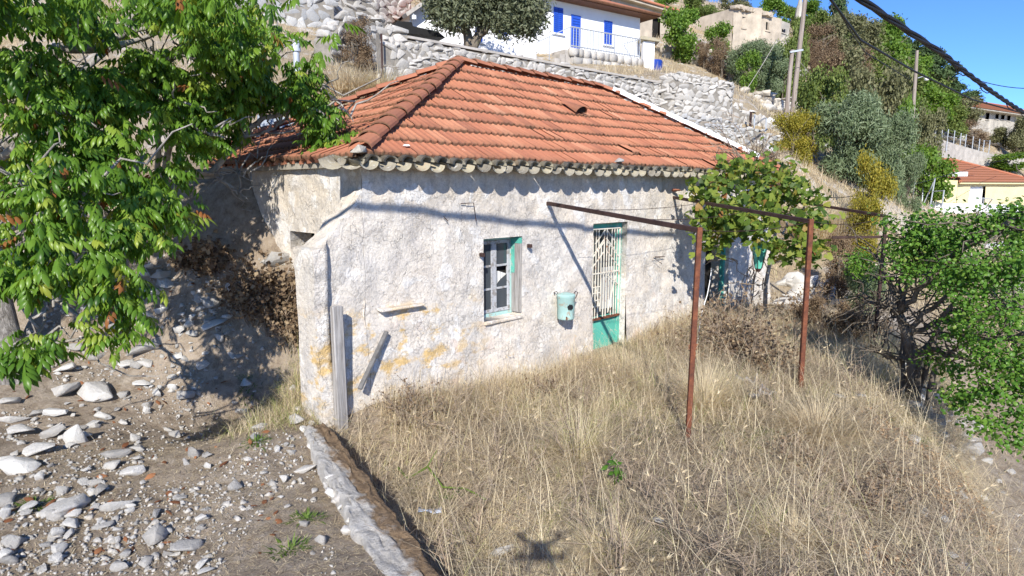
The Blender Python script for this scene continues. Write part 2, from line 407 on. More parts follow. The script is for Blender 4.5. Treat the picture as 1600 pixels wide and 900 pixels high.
def sheet():
    m = N('streaked_sheet'); n = m.noise(1, 6, .7, vec=m.scale((7, 7, 1.4))); c = m.mix(m.ramp(n, [(.62, 0), (.68, 1)]), (.30, .335, .37), (.20, .50, .40)); m.col(c).rough(.55); return m.m  # teal streaks over the grey from stretched noise
M['sheet'] = sheet()
M['bluerag'] = simple('pale_blue_plastic', (.42, .5, .66), .15, 8, .6)
M['limewash'] = stone('limed_stone', (.42, .40, .375), (.60, .58, .545), (.74, .72, .68), 6)
M['wallcore'] = simple('dark_joint_earth', (.235, .215, .185), .3, 5, .98)
M['darkwood'] = simple('dark_grey_wood', (.15, .145, .14), .35, 12, .95)
M['shred'] = leaf('shredded_leaf', [(0, (.20, .11, .06)), (.5, (.42, .27, .15)), (1, (.60, .46, .30))], .15, .9)
# ================================================================== terrain
HA = Vector((-1.655, 7.116, 0)); U = Vector((.70711, .70711, 0)); VV = Vector((-.70711, .70711, 0))
HW, HD, HH = 10.8, 5.5, 2.83
def HL(x, y, z=0): return HA + U * x + VV * y + Vector((0, 0, z))
# low boundary wall between stony ground and yard: A = near pillar, B = near camera
BW0 = G(492, 672, .12); BW1 = G(640, 905, .12)
bwd = (BW1 - BW0).normalized(); BW2 = BW1 + bwd * 3.5
cps = []
def cp(v): cps.append((v[0], v[1], v[2]))
for px, py, z in [(700, 700, -.1), (900, 640, -.05), (1100, 560, 0), (900, 860, -.05), (1200, 700, 0), (1350, 620, 0), (640, 720, -.2), (1250, 560, 0),
                  (1280, 500, .0), (1400, 690, 0), (1300, 850, 0), (720, 880, -.22), (560, 690, -.1), (1150, 520, .0)]: cp(G(px, py, z))
for px, py, z in [(470, 680, .1), (560, 890, .12), (300, 700, .12), (100, 700, .15), (300, 880, .1), (40, 880, .12), (420, 600, .15)]: cp(G(px, py, z))
for px, py, Y in [(60, 575, 7.4), (20, 620, 6.8), (250, 445, 8.6), (150, 520, 8.2), (330, 430, 8.3), (350, 330, 8.9), (376, 272, 9.1), (430, 480, 8.0), (200, 300, 10.8), (290, 235, 11), (340, 240, 10.4), (100, 150, 16), (300, 60, 20),
                  (450, 100, 20), (540, 140, 17.5), (572, 195, 15.5), (0, 300, 13), (-150, 450, 9), (-200, 200, 18), (620, 160, 17.6),
                  # right of the house
                  (1290, 455, 15.3), (1250, 425, 16.2), (1290, 335, 19), (1330, 265, 24), (1230, 240, 20.5), (1400, 335, 28), (1345, 287, 42), (1480, 372, 24), (1560, 330, 45), (1590, 420, 22), (1455, 338, 36), (1520, 337, 40), (1600, 338, 40), (1560, 352, 32), (1490, 352, 30), (1450, 324, 43), (1530, 327, 47),
                  (1330, 440, 15.5), (1400, 420, 19),
                  # foot of the long stone wall and the lower wall
                  (820, 195, 20.5), (1000, 205, 22.3), (1100, 225, 22.3), (1200, 232, 23.5), (1050, 196, 24.3), (1120, 206, 24.6), (1190, 212, 26.3),
                  # above the walls
                  (700, 100, 29), (850, 100, 31), (960, 112, 33), (1010, 110, 37), (1100, 112, 30), (1200, 165, 34), (1240, 168, 36), (1300, 130, 48), (1100, 75, 46), (1180, 95, 48), (1020, 52, 47),
                  (1180, 62, 52), (1380, 130, 55), (1430, 190, 57), (1520, 240, 59), (1480, 322, 46), (1600, 325, 50), (1500, 318, 53), (1540, 205, 70), (1600, 232, 72), (1470, 222, 55), (1590, 250, 63), (1440, 210, 54),
                  (500, 20, 27), (640, -10, 32), (400, -40, 28), (200, -60, 32), (0, -100, 30), (800, 10, 45), (1000, -10, 60),
                  # crest behind
                  (1130, 5, 75), (1300, 60, 75), (1380, 85, 78), (1450, 140, 82), (1500, 192, 88), (1600, 225, 95), (1700, 240, 95)]: cp(P(px, py, Y))
for w in [(4.8, 3.6, -1.0), (6.6, 6.6, -1.1), (8, 9, -1.0), (7, 3, -1.4), (10, 6, -1.6), (9.5, 11, -.7), (9, 13, -.3), (14, 10, -1.3), (20, 12, -1.2), (14, 18, -.2), (30, 25, .3), (30, 5, -3), (3.4, 2.5, 0), (1, 1, -.1), (-1, 1, .12), (-4, 1, .2),
          (0, -6, -.3), (-8, 2, .8), (-8, -4, .8), (8, -6, -2.5), (-9, 6, 1.1), (-12, 10, 3.0), (-25, 10, 6), (-25, 30, 12), (40, 50, 2), (60, 60, 4), (60, 20, -2), (90, 90, 8), (-60, 0, 10), (-60, 60, 22), (60, -40, -8), (-60, -40, 4), (0, -40, -3),
          (-40, 120, 24), (20, 120, 18), (60, 130, 10), (110, 130, 5), (110, 40, -2)]: cp(w)
for x, y, z in [(.0, -.3, -.03), (1.2, -.3, -.1), (2.5, -.25, -.14), (5, -.2, -.06), (8, -.2, -.02), (10.7, -.2, -.05), (-.3, .7, .45), (-.2, 1.7, 1.3), (-.15, 2.6, 2.2), (-.15, 3.3, 2.78), (-.15, 4.2, 2.95), (-.15, 5.5, 3.0), (-1.2, 4.2, 2.95), (2, 5.8, 2.6), (5.4, 5.8, 2.5), (8, 5.8, 2.3), (10.9, 5.8, 2.1), (11, 2.8, 1.0), (11, 1.2, .45),
                (5.4, 2.7, .9), (2.2, 2.7, .9), (8.5, 2.7, .9)]: cp(HL(x, y, z))
C = np.array(cps)
def _phi(a, b): return np.sqrt(((a[:, None, :2] - b[None, :, :2]) ** 2).sum(-1) + .15)
A_ = np.zeros((len(C) + 3,) * 2); A_[:len(C), :len(C)] = _phi(C, C) ; Pm = np.c_[np.ones(len(C)), C[:, :2]]
A_[:len(C), len(C):] = Pm; A_[len(C):, :len(C)] = Pm.T
A_[:len(C), :len(C)] += np.eye(len(C)) * -.02
Wt = np.linalg.solve(A_, np.r_[C[:, 2], 0, 0, 0])
def smooth(t): t = np.clip(t, 0, 1); return t * t * (3 - 2 * t)
# yard edge on the downhill side
EDGE = [Vector((3.1, 1.5, 0)), Vector((3.62, 4.1, 0)), Vector((4.0, 5.0, 0)), Vector((4.45, 6.2, 0)), Vector((5.1, 7.6, 0)), Vector((6.3, 9.3, 0)), Vector((8.3, 11.5, 0))]
def edge_d(x, y):
    best = np.full(x.shape, 1e9); sg = np.zeros(x.shape)
    for a, b in zip(EDGE[:-1], EDGE[1:]):
        dx, dy = b.x - a.x, b.y - a.y; t = np.clip(((x - a.x) * dx + (y - a.y) * dy) / (dx * dx + dy * dy), 0, 1)
        ex, ey = x - a.x - t * dx, y - a.y - t * dy; d = np.hypot(ex, ey); c = -(dx * (y - a.y) - dy * (x - a.x))
        m = d < best; best = np.where(m, d, best); sg = np.where(m, np.sign(c), sg)
    return best * sg          # positive = beyond the edge
def hgt(x, y, detail=True):
    x = np.atleast_1d(np.asarray(x, float)); y = np.atleast_1d(np.asarray(y, float))
    q = np.c_[x, y]; z = np.empty(len(q))
    for i in range(0, len(q), 20000):
        s = q[i:i + 20000]; z[i:i + 20000] = _phi(s, C) @ Wt[:len(C)] + Wt[-3] + s @ Wt[-2:]
    # beyond the modelled slope the land settles to a gentle level
    rr = np.hypot(x, y - 40); k = smooth((rr - 110) / 60); z = z * (1 - k) + np.clip(z, -6, 12) * k
    near = smooth((14 - np.hypot(x, y - 5)) / 6)
    # step at the low boundary wall
    n = np.array([-bwd.y, bwd.x]);  d = (x - BW0.x) * n[0] + (y - BW0.y) * n[1]; s = (x - BW0.x) * bwd.x + (y - BW0.y) * bwd.y
    side = smooth((d) / .16 + .5)       # 0 on stony side ->1 in yard
    ext = smooth((s + .3) / .5) * smooth((6.5 - s) / 1.5) * smooth((1.6 - np.abs(d)) / 1.2)
    z = z - ext * (side * .09 - (1 - side) * .06)
    if detail:
        p = np.c_[x, y, np.zeros(len(x))]
        z = z + near * (.035 * fbm(p * 1.3, 4, 3) + .012 * fbm(p * 9, 2, 9)) + (1 - near) * (.18 * fbm(p * .35, 4, 5) + .05 * fbm(p * 1.7, 3, 8)) * smooth((np.hypot(x, y) - 10) / 10)
        # keep ragged bank along the downhill yard edge
        e = edge_d(x, y) + .12 * fbm(p * 2.2, 3, 21)
        z = z - near * smooth((e + .05) / .5) * .42
    return z
def H(x, y): return float(hgt([x], [y])[0])
def axis(lo, a, b, hi, fine, g):
    c = list(np.arange(a, b, fine)); st = fine; v = a; L = []
    while v > lo: st *= g; v -= st; L.append(v)
    st = fine; v = c[-1]; Rr = []
    while v < hi: st *= g; v += st; Rr.append(v)
    return np.array(L[::-1] + c + Rr)
gx = axis(-900, -6.2, 6.6, 900, .055, 1.035); gy = axis(-400, 2.6, 10.5, 1200, .055, 1.035)
XX, YY = np.meshgrid(gx, gy); ZZ = hgt(XX.ravel(), YY.ravel())
nx, ny = len(gx), len(gy)
idx = np.arange(nx * ny).reshape(ny, nx)
GF = np.stack([idx[:-1, :-1], idx[:-1, 1:], idx[1:, 1:], idx[1:, :-1]], -1).reshape(-1, 4)
ground = mk('ground', np.c_[XX.ravel(), YY.ravel(), ZZ], GF, M['soil'], None, True)
tag(ground, kind='structure')
def gz(p): return Vector((p[0], p[1], H(p[0], p[1])))
def hitg(px, py):
    """first ground point under a direction of view (numerical march)"""
    a = P(px, py, 1) - Vector((0, 0, CAMZ)); ys = np.concatenate([np.arange(2, 16, .03), np.arange(16, 100, .15)])
    xs = a.x * ys; zs = CAMZ + a.z * ys; h = hgt(xs, ys); k = np.argmax(zs < h)
    return Vector((xs[k], ys[k], h[k]))
def hitgs(pxs, pys):
    """many at once: coarse march, then bisection"""
    A = np.array([(P(a, b, 1) - Vector((0, 0, CAMZ)))[:] for a, b in zip(pxs, pys)]); ys = 2 * (50.0 ** np.linspace(0, 1, 110)); lo = np.full(len(A), ys[0]); hi = np.full(len(A), ys[-1]); done = np.zeros(len(A), bool)
    for y0, y1 in zip(ys[:-1], ys[1:]):
        i = np.where(~done)[0]
        if not len(i): break
        h = hgt(A[i, 0] * y1, np.full(len(i), y1)) > CAMZ + A[i, 2] * y1; q = i[h]; lo[q] = y0; hi[q] = y1; done[q] = True
    for _ in range(7):
        m = (lo + hi) / 2; b = hgt(A[:, 0] * m, m) > CAMZ + A[:, 2] * m; hi = np.where(b, m, hi); lo = np.where(b, lo, m)
    return [Vector((a[0] * y, y, H(a[0] * y, y))) for a, y in zip(A, hi)]

# dusty lane climbing behind the yellow bush: a strip laid on the slope
pts = [(1470, 385), (1440, 360), (1415, 340), (1395, 322), (1375, 306), (1352, 290), (1342, 280)]
V = []; F = []
lane = [hitg(*q) for q in pts]
for i, p in enumerate(lane):
    d = (lane[min(i + 1, len(lane) - 1)] - lane[max(i - 1, 0)]); d.z = 0; d.normalize(); s = Vector((d.y, -d.x, 0))
    for k in range(9):
        q = p + s * ((k - 4) / 4 * 1.5 * (1 + .05 * R.uniform(-1, 1))); V.append((q.x, q.y, H(q.x, q.y) + .05))
for i in range(len(lane) - 1):
    for k in range(8): F.append((i * 9 + k, i * 9 + k + 1, i * 9 + 10 + k, i * 9 + 9 + k))
tag(mk('lane', V, F, M['road'], None, True), kind='structure')
# ================================================================== old house
house = empty('old_house', 'abandoned whitewashed stone cottage under an orange tiled hip roof', 'house', HA, math.pi / 4)
def fx(px): return 2024 * 6.2 / (1814 - px) - 6.2 - 3.86      # photo column -> metres along the front
WIN = (1.81, 2.54, .83, 1.94); DOOR = (4.14, 5.06, -.06, 2.04); DOOR2 = (7.75, 8.75, -.06, 2.05)
def panel(x0, x1, z0, z1, holes, fn, step=.06):
    xs = set(np.arange(x0, x1, step).round(4)) | {x1}; zs = set(np.arange(z0, z1, step).round(4)) | {z1}
    for h in holes:
        for q, s in ((h[0], xs), (h[1], xs), (h[2], zs), (h[3], zs)):
            for w in [t for t in s if abs(t - q) < step * .45]: s.discard(w)
            s.add(q)
    xs = np.array(sorted(xs)); zs = np.array(sorted(zs)); XG, ZG = np.meshgrid(xs, zs); V = fn(XG.ravel(), ZG.ravel())
    n = len(xs); F = []
    for j in range(len(zs) - 1):
        for i in range(n - 1):
            cx, cz = (xs[i] + xs[i + 1]) / 2, (zs[j] + zs[j + 1]) / 2
            if any(h[0] < cx < h[1] and h[2] < cz < h[3] for h in holes): continue
            F.append((j * n + i, j * n + i + 1, (j + 1) * n + i + 1, (j + 1) * n + i))
    return V, F
WALLV, WALLF = [], []
def addw(V, F):
    b = sum(len(v) for v in WALLV); WALLV.append(np.asarray(V, float)); WALLF.extend(tuple(i + b for i in f) for f in F)
holes = [WIN, DOOR, DOOR2, (7.0, 7.001, 0, .001)]
holes = holes[:3]
def rough_amt(x, z):
    d = np.full(x.shape, 9.)
    for h in holes:
        d = np.minimum(d, np.hypot(np.maximum(0, np.maximum(h[0] - x, x - h[1])), np.maximum(0, np.maximum(h[2] - z, z - h[3]))))
    return smooth(d / .1)
def bumps(x, y, z):
    p = np.c_[x, y, z]; return .025 * fbm(p * 1.6, 3, 31) + .010 * fbm(p * 6, 3, 32) + .022 * np.clip(fbm(p * 3.4, 2, 35) - .25, 0, 1)
def front(x, z):
    # battered foot, thick lime render broken off towards the corner
    y = -bumps(x, 0 * x, z) * rough_amt(x, z) - .05 * smooth((1.0 - z) / 1.2)
    return np.c_[x, y, z]
addw(*panel(0, HW, -.6, HH, holes, front))
def side(y, z):
    return np.c_[-bumps(0 * y + 40, y, z) * rough_amt(y + 100, z) * 1.2, y, z]
SH = (1.1, 1.75, 1.45, 2.05)
V, F = panel(0, HD, -.6, HH, [SH], side); addw(V, [f[::-1] for f in F])
def side2(y, z): return np.c_[HW + bumps(0 * y + 80, y, z), y, z]
addw(*panel(0, HD, -.8, HH, [], side2, .15))
addw([(0, HD, -.6), (HW, HD, -.6), (HW, HD, HH), (0, HD, HH)], [(1, 0, 3, 2)])
addw([(0, 0, HH), (HW, 0, HH), (HW, HD, HH), (0, HD, HH)], [(0, 1, 2, 3)])
# reveals
for h, dep in ((WIN, .34), (DOOR, .26), (DOOR2, .4)):
    a, b, c, d = h
    addw([(a, 0, c), (b, 0, c), (b, 0, d), (a, 0, d), (a, dep, c), (b, dep, c), (b, dep, d), (a, dep, d)], [(0, 1, 5, 4), (1, 2, 6, 5), (2, 3, 7, 6), (3, 0, 4, 7)])
a, b, c, d = SH
addw([(0, a, c), (0, b, c), (0, b, d), (0, a, d), (.3, a, c), (.3, b, c), (.3, b, d), (.3, a, d)], [(1, 0, 4, 5), (2, 1, 5, 6), (3, 2, 6, 7), (0, 3, 7, 4)])
# projecting render ledge and the hollow below it
lx0, lx1 = fx(585), fx(655)
led = MB()
wall_o = mk('wall', np.concatenate(WALLV), WALLF, M['plaster'], house, True)
led.box(((lx0 + lx1) / 2, -.04, 1.215), (lx1 - lx0, .12, .035), jit=.006); led.build('ledge', M['plaster'], house, bevel=.01)
# shade of the unlit interior put into a near-black slab behind the doorway
mb = MB(); mb.span((DOOR2[0] - .05, .42, -.1), (DOOR2[1] + .05, .5, 2.2)); mb.build('doorway_dark', M['dark'], house)

# ---- window
win = empty('window', None, None); win.parent = house
mb = MB(); x0, x1, z0, z1 = WIN; yy = .2
mb.span((x0 - .01, yy, z0), (x0 + .035, yy + .06, z1)); mb.span((x1 - .03, yy, z0), (x1 + .01, yy + .06, z1)); mb.span((x0 + .035, yy, z1 - .045), (x1 - .03, yy + .06, z1 + .01)); mb.span((x0 + .035, yy, z0 - .01), (x1 - .03, yy + .06, z0 + .045))
mb.build('frame', M['tealpale'], win, bevel=.004)
def casement(xa, xb, ya, cur):
    f = MB(); za, zb = z0 + .05, z1 - .05
    f.span((xa, ya, za), (xa + .05, ya + .035, zb)); f.span((xb - .05, ya, za), (xb, ya + .035, zb))
    h = (zb - za - .05) / 3
    for k in range(4):
        zz = za + k * h; f.span((xa + .05, ya + .002, zz), (xb - .05, ya + .033, zz + (.05 if k in (0, 3) else .03)))
    o = f.build('casement', M['whitewood'], win, bevel=.004)
    g = MB()
    for k in range(3):
        if k: g.build('pane', M['glass'], o); g = MB()
        if cur and k == 1:   # broken pane: a jagged piece of curtainless glass left
            g.add([(xa + .05, ya + .018, za + k * h + .03), (xb - .05, ya + .018, za + k * h + .03), (xb - .05, ya + .018, za + k * h + .2), (xa + .13, ya + .018, za + k * h + .13), (xa + .05, ya + .018, za + k * h + .06)], [(0, 1, 2, 3, 4)])
        else: g.span((xa + .05, ya + .016, za + k * h + .03), (xb - .05, ya + .02, za + (k + 1) * h))
    g.build('pane', M['curtain'] if False else M['glass'], o)
casement(x0 + .035, (x0 + x1) / 2 + .02, yy + .006, False); casement((x0 + x1) / 2 + .022, x1 - .03, yy + .009, True)
mb = MB(); V = []; F = []
for i in range(25):
    for j in range(2): V.append((x0 + .42 + i * .0125, yy + .075 + .012 * math.sin(i * 1.5) + (.01 if j else 0), z0 + .05 if j == 0 else z0 + .62 - .004 * abs(i - 8)))
for i in range(24): F.append((i * 2, i * 2 + 2, i * 2 + 3, i * 2 + 1))
mk('curtain', V, F, M['curtain'], win)
mb = MB(); mb.span((x1 - .028, .0, z0 + .03), (x1 - .004, .185, z1 - .10)); mb.build('shutter', M['greywood'], win, bevel=.003)
mb = MB(); mb.span((x1 - .034, .12, z1 - .52), (x1 - .029, .186, z1 - .03)); mb.span((x1 - .033, .0, z1 - .1), (x1 - .004, .12, z1 - .02)); mb.build('painted_strip', M['teal'], win)
mb = MB(); mb.span((x0 + .002, -.035, z0 - .05), (x1 - .002, .2, z0 - .003), r=.5); mb.build('sill', M['plaster'], win, bevel=.012)
mb = MB(); mb.span((x0 - .03, .3, z0 - .1), (x1 + .05, .34, z1 + .1)); mb.build('dark_backing', M['dark'], win)  # near-black slab: the room's shade put into its colour
# pins that held the shutters
for q_ in ((x0 - .07, -.05, 1.74), (x1 + .1, -.05, 1.8)): mb = MB(); mb.box(q_, (.035, .07, .05)); mb.build('shutter_pin', M['rustdark'], win)

# ---- door with grille
dr = empty('door'); dr.parent = house
x0, x1, z0, z1 = DOOR
mb = MB(); mb.span((x0 + .0, .11, z0), (x0 + .075, .2, z1)); mb.span((x1 - .075, .11, z0), (x1, .2, z1)); mb.span((x0 + .075, .11, z1 - .085), (x1 - .075, .2, z1)); mb.build('frame', M['teal'], dr, bevel=.005)
mb = MB(); mb.span((x0 + .075, .14, z0), (x1 - .075, .18, .50)); mb.build('panel', M['teal'], dr)
mb = MB(); mb.span((x0 + .075, .2, .5), (x1 - .075, .215, z1 - .085)); mb.build('glazing', M['glass'], dr)
mb = MB(); mb.span((x0 + .5, .18, .6), (x1 - .1, .195, 1.3)); mb.build('curtain', M['curtain'], dr)
gm = MB(); gx0, gx1, gz0, gz1 = x0 + .075, x1 - .06, .49, z1 - .09; yg = .105
rod = lambda a, b, w=.016: gm.bar((a[0], yg + R.uniform(-.004, .004), a[1]), (b[0], yg + R.uniform(-.004, .004), b[1]), w, w * .8)
for a, b in (((gx0, gz0), (gx0, gz1)), ((gx1, gz0), (gx1, gz1)), ((gx0, gz1), (gx1, gz1))): rod(a, b, .026)
nb = 11
for i in range(1, nb):
    x = gx0 + (gx1 - gx0) * i / nb
    if i in (4, 7): rod((x, gz0 + .1), (x, gz1 - .28))
    else: rod((x, gz0), (x, gz1))
mid = (gx0 + gx1) / 2
for k in (0, .14):
    rod((mid - .02, gz1 - .02 - k), (gx0 + .12, gz1 - .24 - k)); rod((mid + .02, gz1 - .02 - k), (gx1 - .12, gz1 - .24 - k))
rod((gx0, gz0 + .74), (gx1, gz0 + .74), .024)
for k in (0, .16):
    rod((gx0, gz0 + .80 + k), (mid - .05, gz0 + 1.08 + k)); rod((gx1, gz0 + .80 + k), (mid + .05, gz0 + 1.08 + k))
for zz in (.2, .3, .42, .52): rod((gx0, gz0 + zz), (gx0 + .26, gz0 + zz)); 
rod((gx0 + .26, gz0 + .2), (gx0 + .12, gz0 + .62)); rod((gx1 - .1, gz0 + .66), (mid + .1, gz0 + .05)); rod((gx1, gz0 + .5), (mid + .04, gz0 + .7))
gm.build('grille', M['ironpaint'], dr)
mb = MB(); mb.span((gx0 - .01, yg - .03, gz0 - .03), (gx1 + .01, yg + .03, gz0 + .002)); mb.build('rusty_rail', M['rust'], dr)
mb = MB(); mb.span((x0 - .15, .255, -.1), (x1 + .1, .3, z1 + .1)); mb.build('dark_backing', M['dark'], dr)  # near-black slab standing for the unlit room behind the door
# ---- second doorway behind the vine
d2 = empty('door'); d2.parent = house
d2['label'] = 'open doorway with peeling teal frame behind the grape vine'
x0, x1, z0, z1 = DOOR2
mb = MB(); mb.span((x0, .08, z0), (x0 + .09, .17, z1)); mb.span((x1 - .06, .08, z0), (x1, .17, z1)); mb.span((x0 + .09, .08, z1 - .08), (x1 - .06, .17, z1)); mb.build('frame', M['teal'], d2, bevel=.005)
mb = MB(); mb.box(Vector((x0 + .115, .22, 1.0)), (.035, .28, 1.95)); mb.build('leaf', M['tealpale'], d2)

# ---- roof
ra, rb, rh, ov = 3.75, HW - 2.9, 2.75, .12
zE, zR = HH + .12, 4.76
def roof_face(along, P0, dl, slope_len, cut, ncourse, seed, fn):
    """one slope of interlocking tiles; returns arrays in (s, t, h) space mapped by fn"""
    r = np.random.default_rng(seed); tw = .222; g = slope_len / ncourse
    ns = 9; prof_x = np.linspace(0, 1, ns)
    prof = .018 * (np.exp(-((prof_x - .02) / .07) ** 2) + np.exp(-((prof_x - .5) / .09) ** 2) + np.exp(-((prof_x - .98) / .07) ** 2))
    nv = 5; Vs, Fs, Rs, Ds = [], [], [], []; b = 0
    for c in range(ncourse):
        for i in range(int(math.ceil(along / tw)) + 1):
            s0 = i * tw + r.normal(0, .003) + (tw / 2 if c % 2 else 0) - tw / 2
            lift = r.normal(0, .0022); tilt = r.normal(0, .0015); col = np.clip(r.normal(.5, .2), 0, 1); sl = r.normal(0, .006)
            bad = r.random() < .006
            if bad: lift += .02; sl += .05
            tt = np.array([-.012, 0, .03, g * .5, g + .06]); hh = np.array([-.004, .034, .037, .019, -.005])
            V = []; D = []
            for a in range(nv):
                for k in range(ns):
                    edge = -.004 * math.cos(k * 2.1 + i) if a < 3 else 0
                    V.append((s0 + prof_x[k] * tw * 1.012, c * g + tt[a] + sl + edge, hh[a] + (prof[k] if a else 0) + lift + tilt * (prof_x[k] - .5) * 4))
                    D.append(1.0 if a == 0 else (.85 if a == 1 else (.38 if a == 2 else 0.0)) * (.45 + .55 * r.random()))
            for a in range(nv - 1):
                for k in range(ns - 1): Fs.append((b + a * ns + k, b + a * ns + k + 1, b + (a + 1) * ns + k + 1, b + (a + 1) * ns + k))
            b += len(V); Vs += V; Rs += [col] * len(V); Ds += D
    return np.array(Vs), Fs, Rs, Ds
def put_roof(name, along, n, seed, origin, e, inward, hyp_run, rise, cuts, extra_along=0):
    L = math.hypot(hyp_run, rise); V, F, Rr, D = roof_face(along, None, None, L, None, n, seed, None)
    sd = Vector(e); td = (Vector(inward) * hyp_run + Vector((0, 0, rise))) / L; nd = sd.cross(td)
    Wv = np.array(origin)[None] + V[:, :1] * np.array(sd) + V[:, 1:2] * np.array(td) + V[:, 2:3] * np.array(nd)
    # gentle sag of an old roof
    Wv[:, 2] -= .05 * np.sin(np.clip(V[:, 0] / along, 0, 1) * 3.1) * np.sin(np.clip(V[:, 1] / L, 0, 1) * 3.1) + .018 * fbm(np.c_[V[:, 0] * .9, V[:, 1] * .9, 0 * V[:, 0]], 2, seed)
    me = bpy.data.meshes.new('t'); bm = bmesh.new()
    la = bm.verts.layers.float.new('rnd'); lb = bm.verts.layers.float.new('dirt')
    vs = []
    for v, rr, dd in zip(Wv, Rr, D):
        q = bm.verts.new(v); q[la] = rr; q[lb] = dd; vs.append(q)
    for f in F: bm.faces.new([vs[i] for i in f])
    for co, no in cuts:
        bmesh.ops.bisect_plane(bm, geom=bm.verts[:] + bm.edges[:] + bm.faces[:], plane_co=co, plane_no=no, clear_outer=True)
    for f in bm.faces: f.smooth = False
    bm.to_mesh(me); bm.free(); me.materials.append(M['tile'])
    o = bpy.data.objects.new(name, me); COL.objects.link(o); o.parent = house; return o
k = zR - zE
E00, E10, E11, E01 = Vector((-ov, -ov, zE)), Vector((HW + ov, -ov, zE)), Vector((HW + ov, HD + ov, zE)), Vector((-ov, HD + ov, zE))
Ra, Rb = Vector((ra, rh, zR)), Vector((rb, rh, zR))
def vert_plane(a, b):
    d = b - a; n = Vector((d.y, -d.x, 0)).normalized(); return n
nL = vert_plane(E00, Ra); nRr = vert_plane(E10, Rb)
if nL.dot(Vector((5, 0, 0)) - E00) > 0: nL = -nL          # outward from the front slope
if nRr.dot(Vector((5, 0, 0)) - E10) > 0: nRr = -nRr
roof = put_roof('roof', HW + 2 * ov, 9, 1, E00, (1, 0, 0), (0, 1, 0), rh + ov, k, [(E00, nL), (E10, nRr), (Ra, (0, 1, 0))])
nB = vert_plane(E01, Ra)
if nB.dot(Vector((0, 2.7, 0)) - E01) > 0: nB = -nB
put_roof('roof', HD + 2 * ov, 10, 2, E01, (0, -1, 0), (1, 0, 0), ra + ov, k, [(E00, -nL), (E01, nB)])
put_roof('roof', HD + 2 * ov, 9, 3, E10, (0, 1, 0), (-1, 0, 0), HW - rb + ov, k, [(E10, -nRr), (E11, vert_plane(E11, Rb) if vert_plane(E11, Rb).dot(Vector((HW, 2.7, 0)) - E11) < 0 else -vert_plane(E11, Rb))])
put_roof('roof', HW + 2 * ov, 9, 4, E11, (-1, 0, 0), (0, -1, 0), HD - rh + ov, k, [(E01, -nB), (Rb, (0, -1, 0)), (E11, -(vert_plane(E11, Rb) if vert_plane(E11, Rb).dot(Vector((HW, 2.7, 0)) - E11) < 0 else -vert_plane(E11, Rb)))])
# timber underside so that no light leaks through the tiles
mk('roof_boarding', [E00 + Vector((.15, .15, -.06)), E10 + Vector((-.15, .15, -.06)), E11 + Vector((-.15, -.15, -.06)), E01 + Vector((.15, -.15, -.06)), Ra + Vector((0, 0, -.1)), Rb + Vector((0, 0, -.1))],
   [(0, 1, 5, 4), (1, 2, 5), (2, 3, 4, 5), (3, 0, 4)], M['greywood'], roof)
# ridge and hip caps
def caps(a, b, name, seed, w=.115, every=.36, mat='tile', skip=()):
    r = random.Random(seed); d = b - a; L = d.length; d.normalize(); s = d.cross(Vector((0, 0, 1))).normalized(); u = s.cross(d); n = int(L / every)
    V, F, Rr, D = [], [], [], []
    for i in range(n):
        if i in skip: continue
        col = min(1, max(0, r.gauss(.32, .2))); p0 = a + d * (i * L / n - .03); tw = r.gauss(0, .01)
        for q in range(4):
            t = (0, .004, .03, L / n + .04)[q]; wd = w * (1.06 if q < 3 else .9); hh = (.0, .02, .022, .0)[q]
            for kk in range(9):
                an = math.pi * (kk / 8); V.append(p0 + d * t + s * (math.cos(an) * wd + tw) + u * (math.sin(an) * wd * .72 + hh - .02)); Rr.append(col); D.append((1, .5, .15, 0)[q])
        b0 = len(V) - 36
        for q in range(3):
            for kk in range(8): F.append((b0 + q * 9 + kk, b0 + q * 9 + kk + 1, b0 + (q + 1) * 9 + kk + 1, b0 + (q + 1) * 9 + kk))
    return mk(name, V, F, M[mat], roof, False, {'rnd': Rr, 'dirt': D})
up = Vector((0, 0, .05))
caps(E00 + up + (Ra - E00) * .02, Ra + up * 1.2, 'hip_cap', 1, .125); caps(Ra + up, Rb + up, 'ridge_cap', 2); caps(E01 + up, Ra + up, 'hip_cap', 3)
c1 = E10 + up; c2 = Rb + up; caps(c1 + (c2 - c1) * .0, c2, 'hip_cap', 4); caps(E11 + up, Rb + up, 'hip_cap', 6)
# white mortar fillet down the far hip
V = []; F = []
d = (E10 - Rb); n = 60; s = d.cross(Vector((0, 0, 1))).normalized(); un = s.cross(d.normalized())
for i in range(n + 1):
    p = Rb + d * (.05 + .80 * i / n) + Vector((0, 0, .05)); w = .12 + .03 * vnoise([[i * .4, 0, 0]], 5)[0]
    for kk in range(7):
        an = math.pi * kk / 6; V.append(p + s * math.cos(an) * w * 1.05 + un * (abs(math.sin(an)) * (.12 + .012 * vnoise([[i * .7, kk, 0]], 6)[0])))
for i in range(n):
    for kk in range(6): F.append((i * 7 + kk, i * 7 + kk + 1, (i + 1) * 7 + kk + 1, (i + 1) * 7 + kk))
mk('mortar_fillet', V, F, M['whiteplaster'], roof, True)
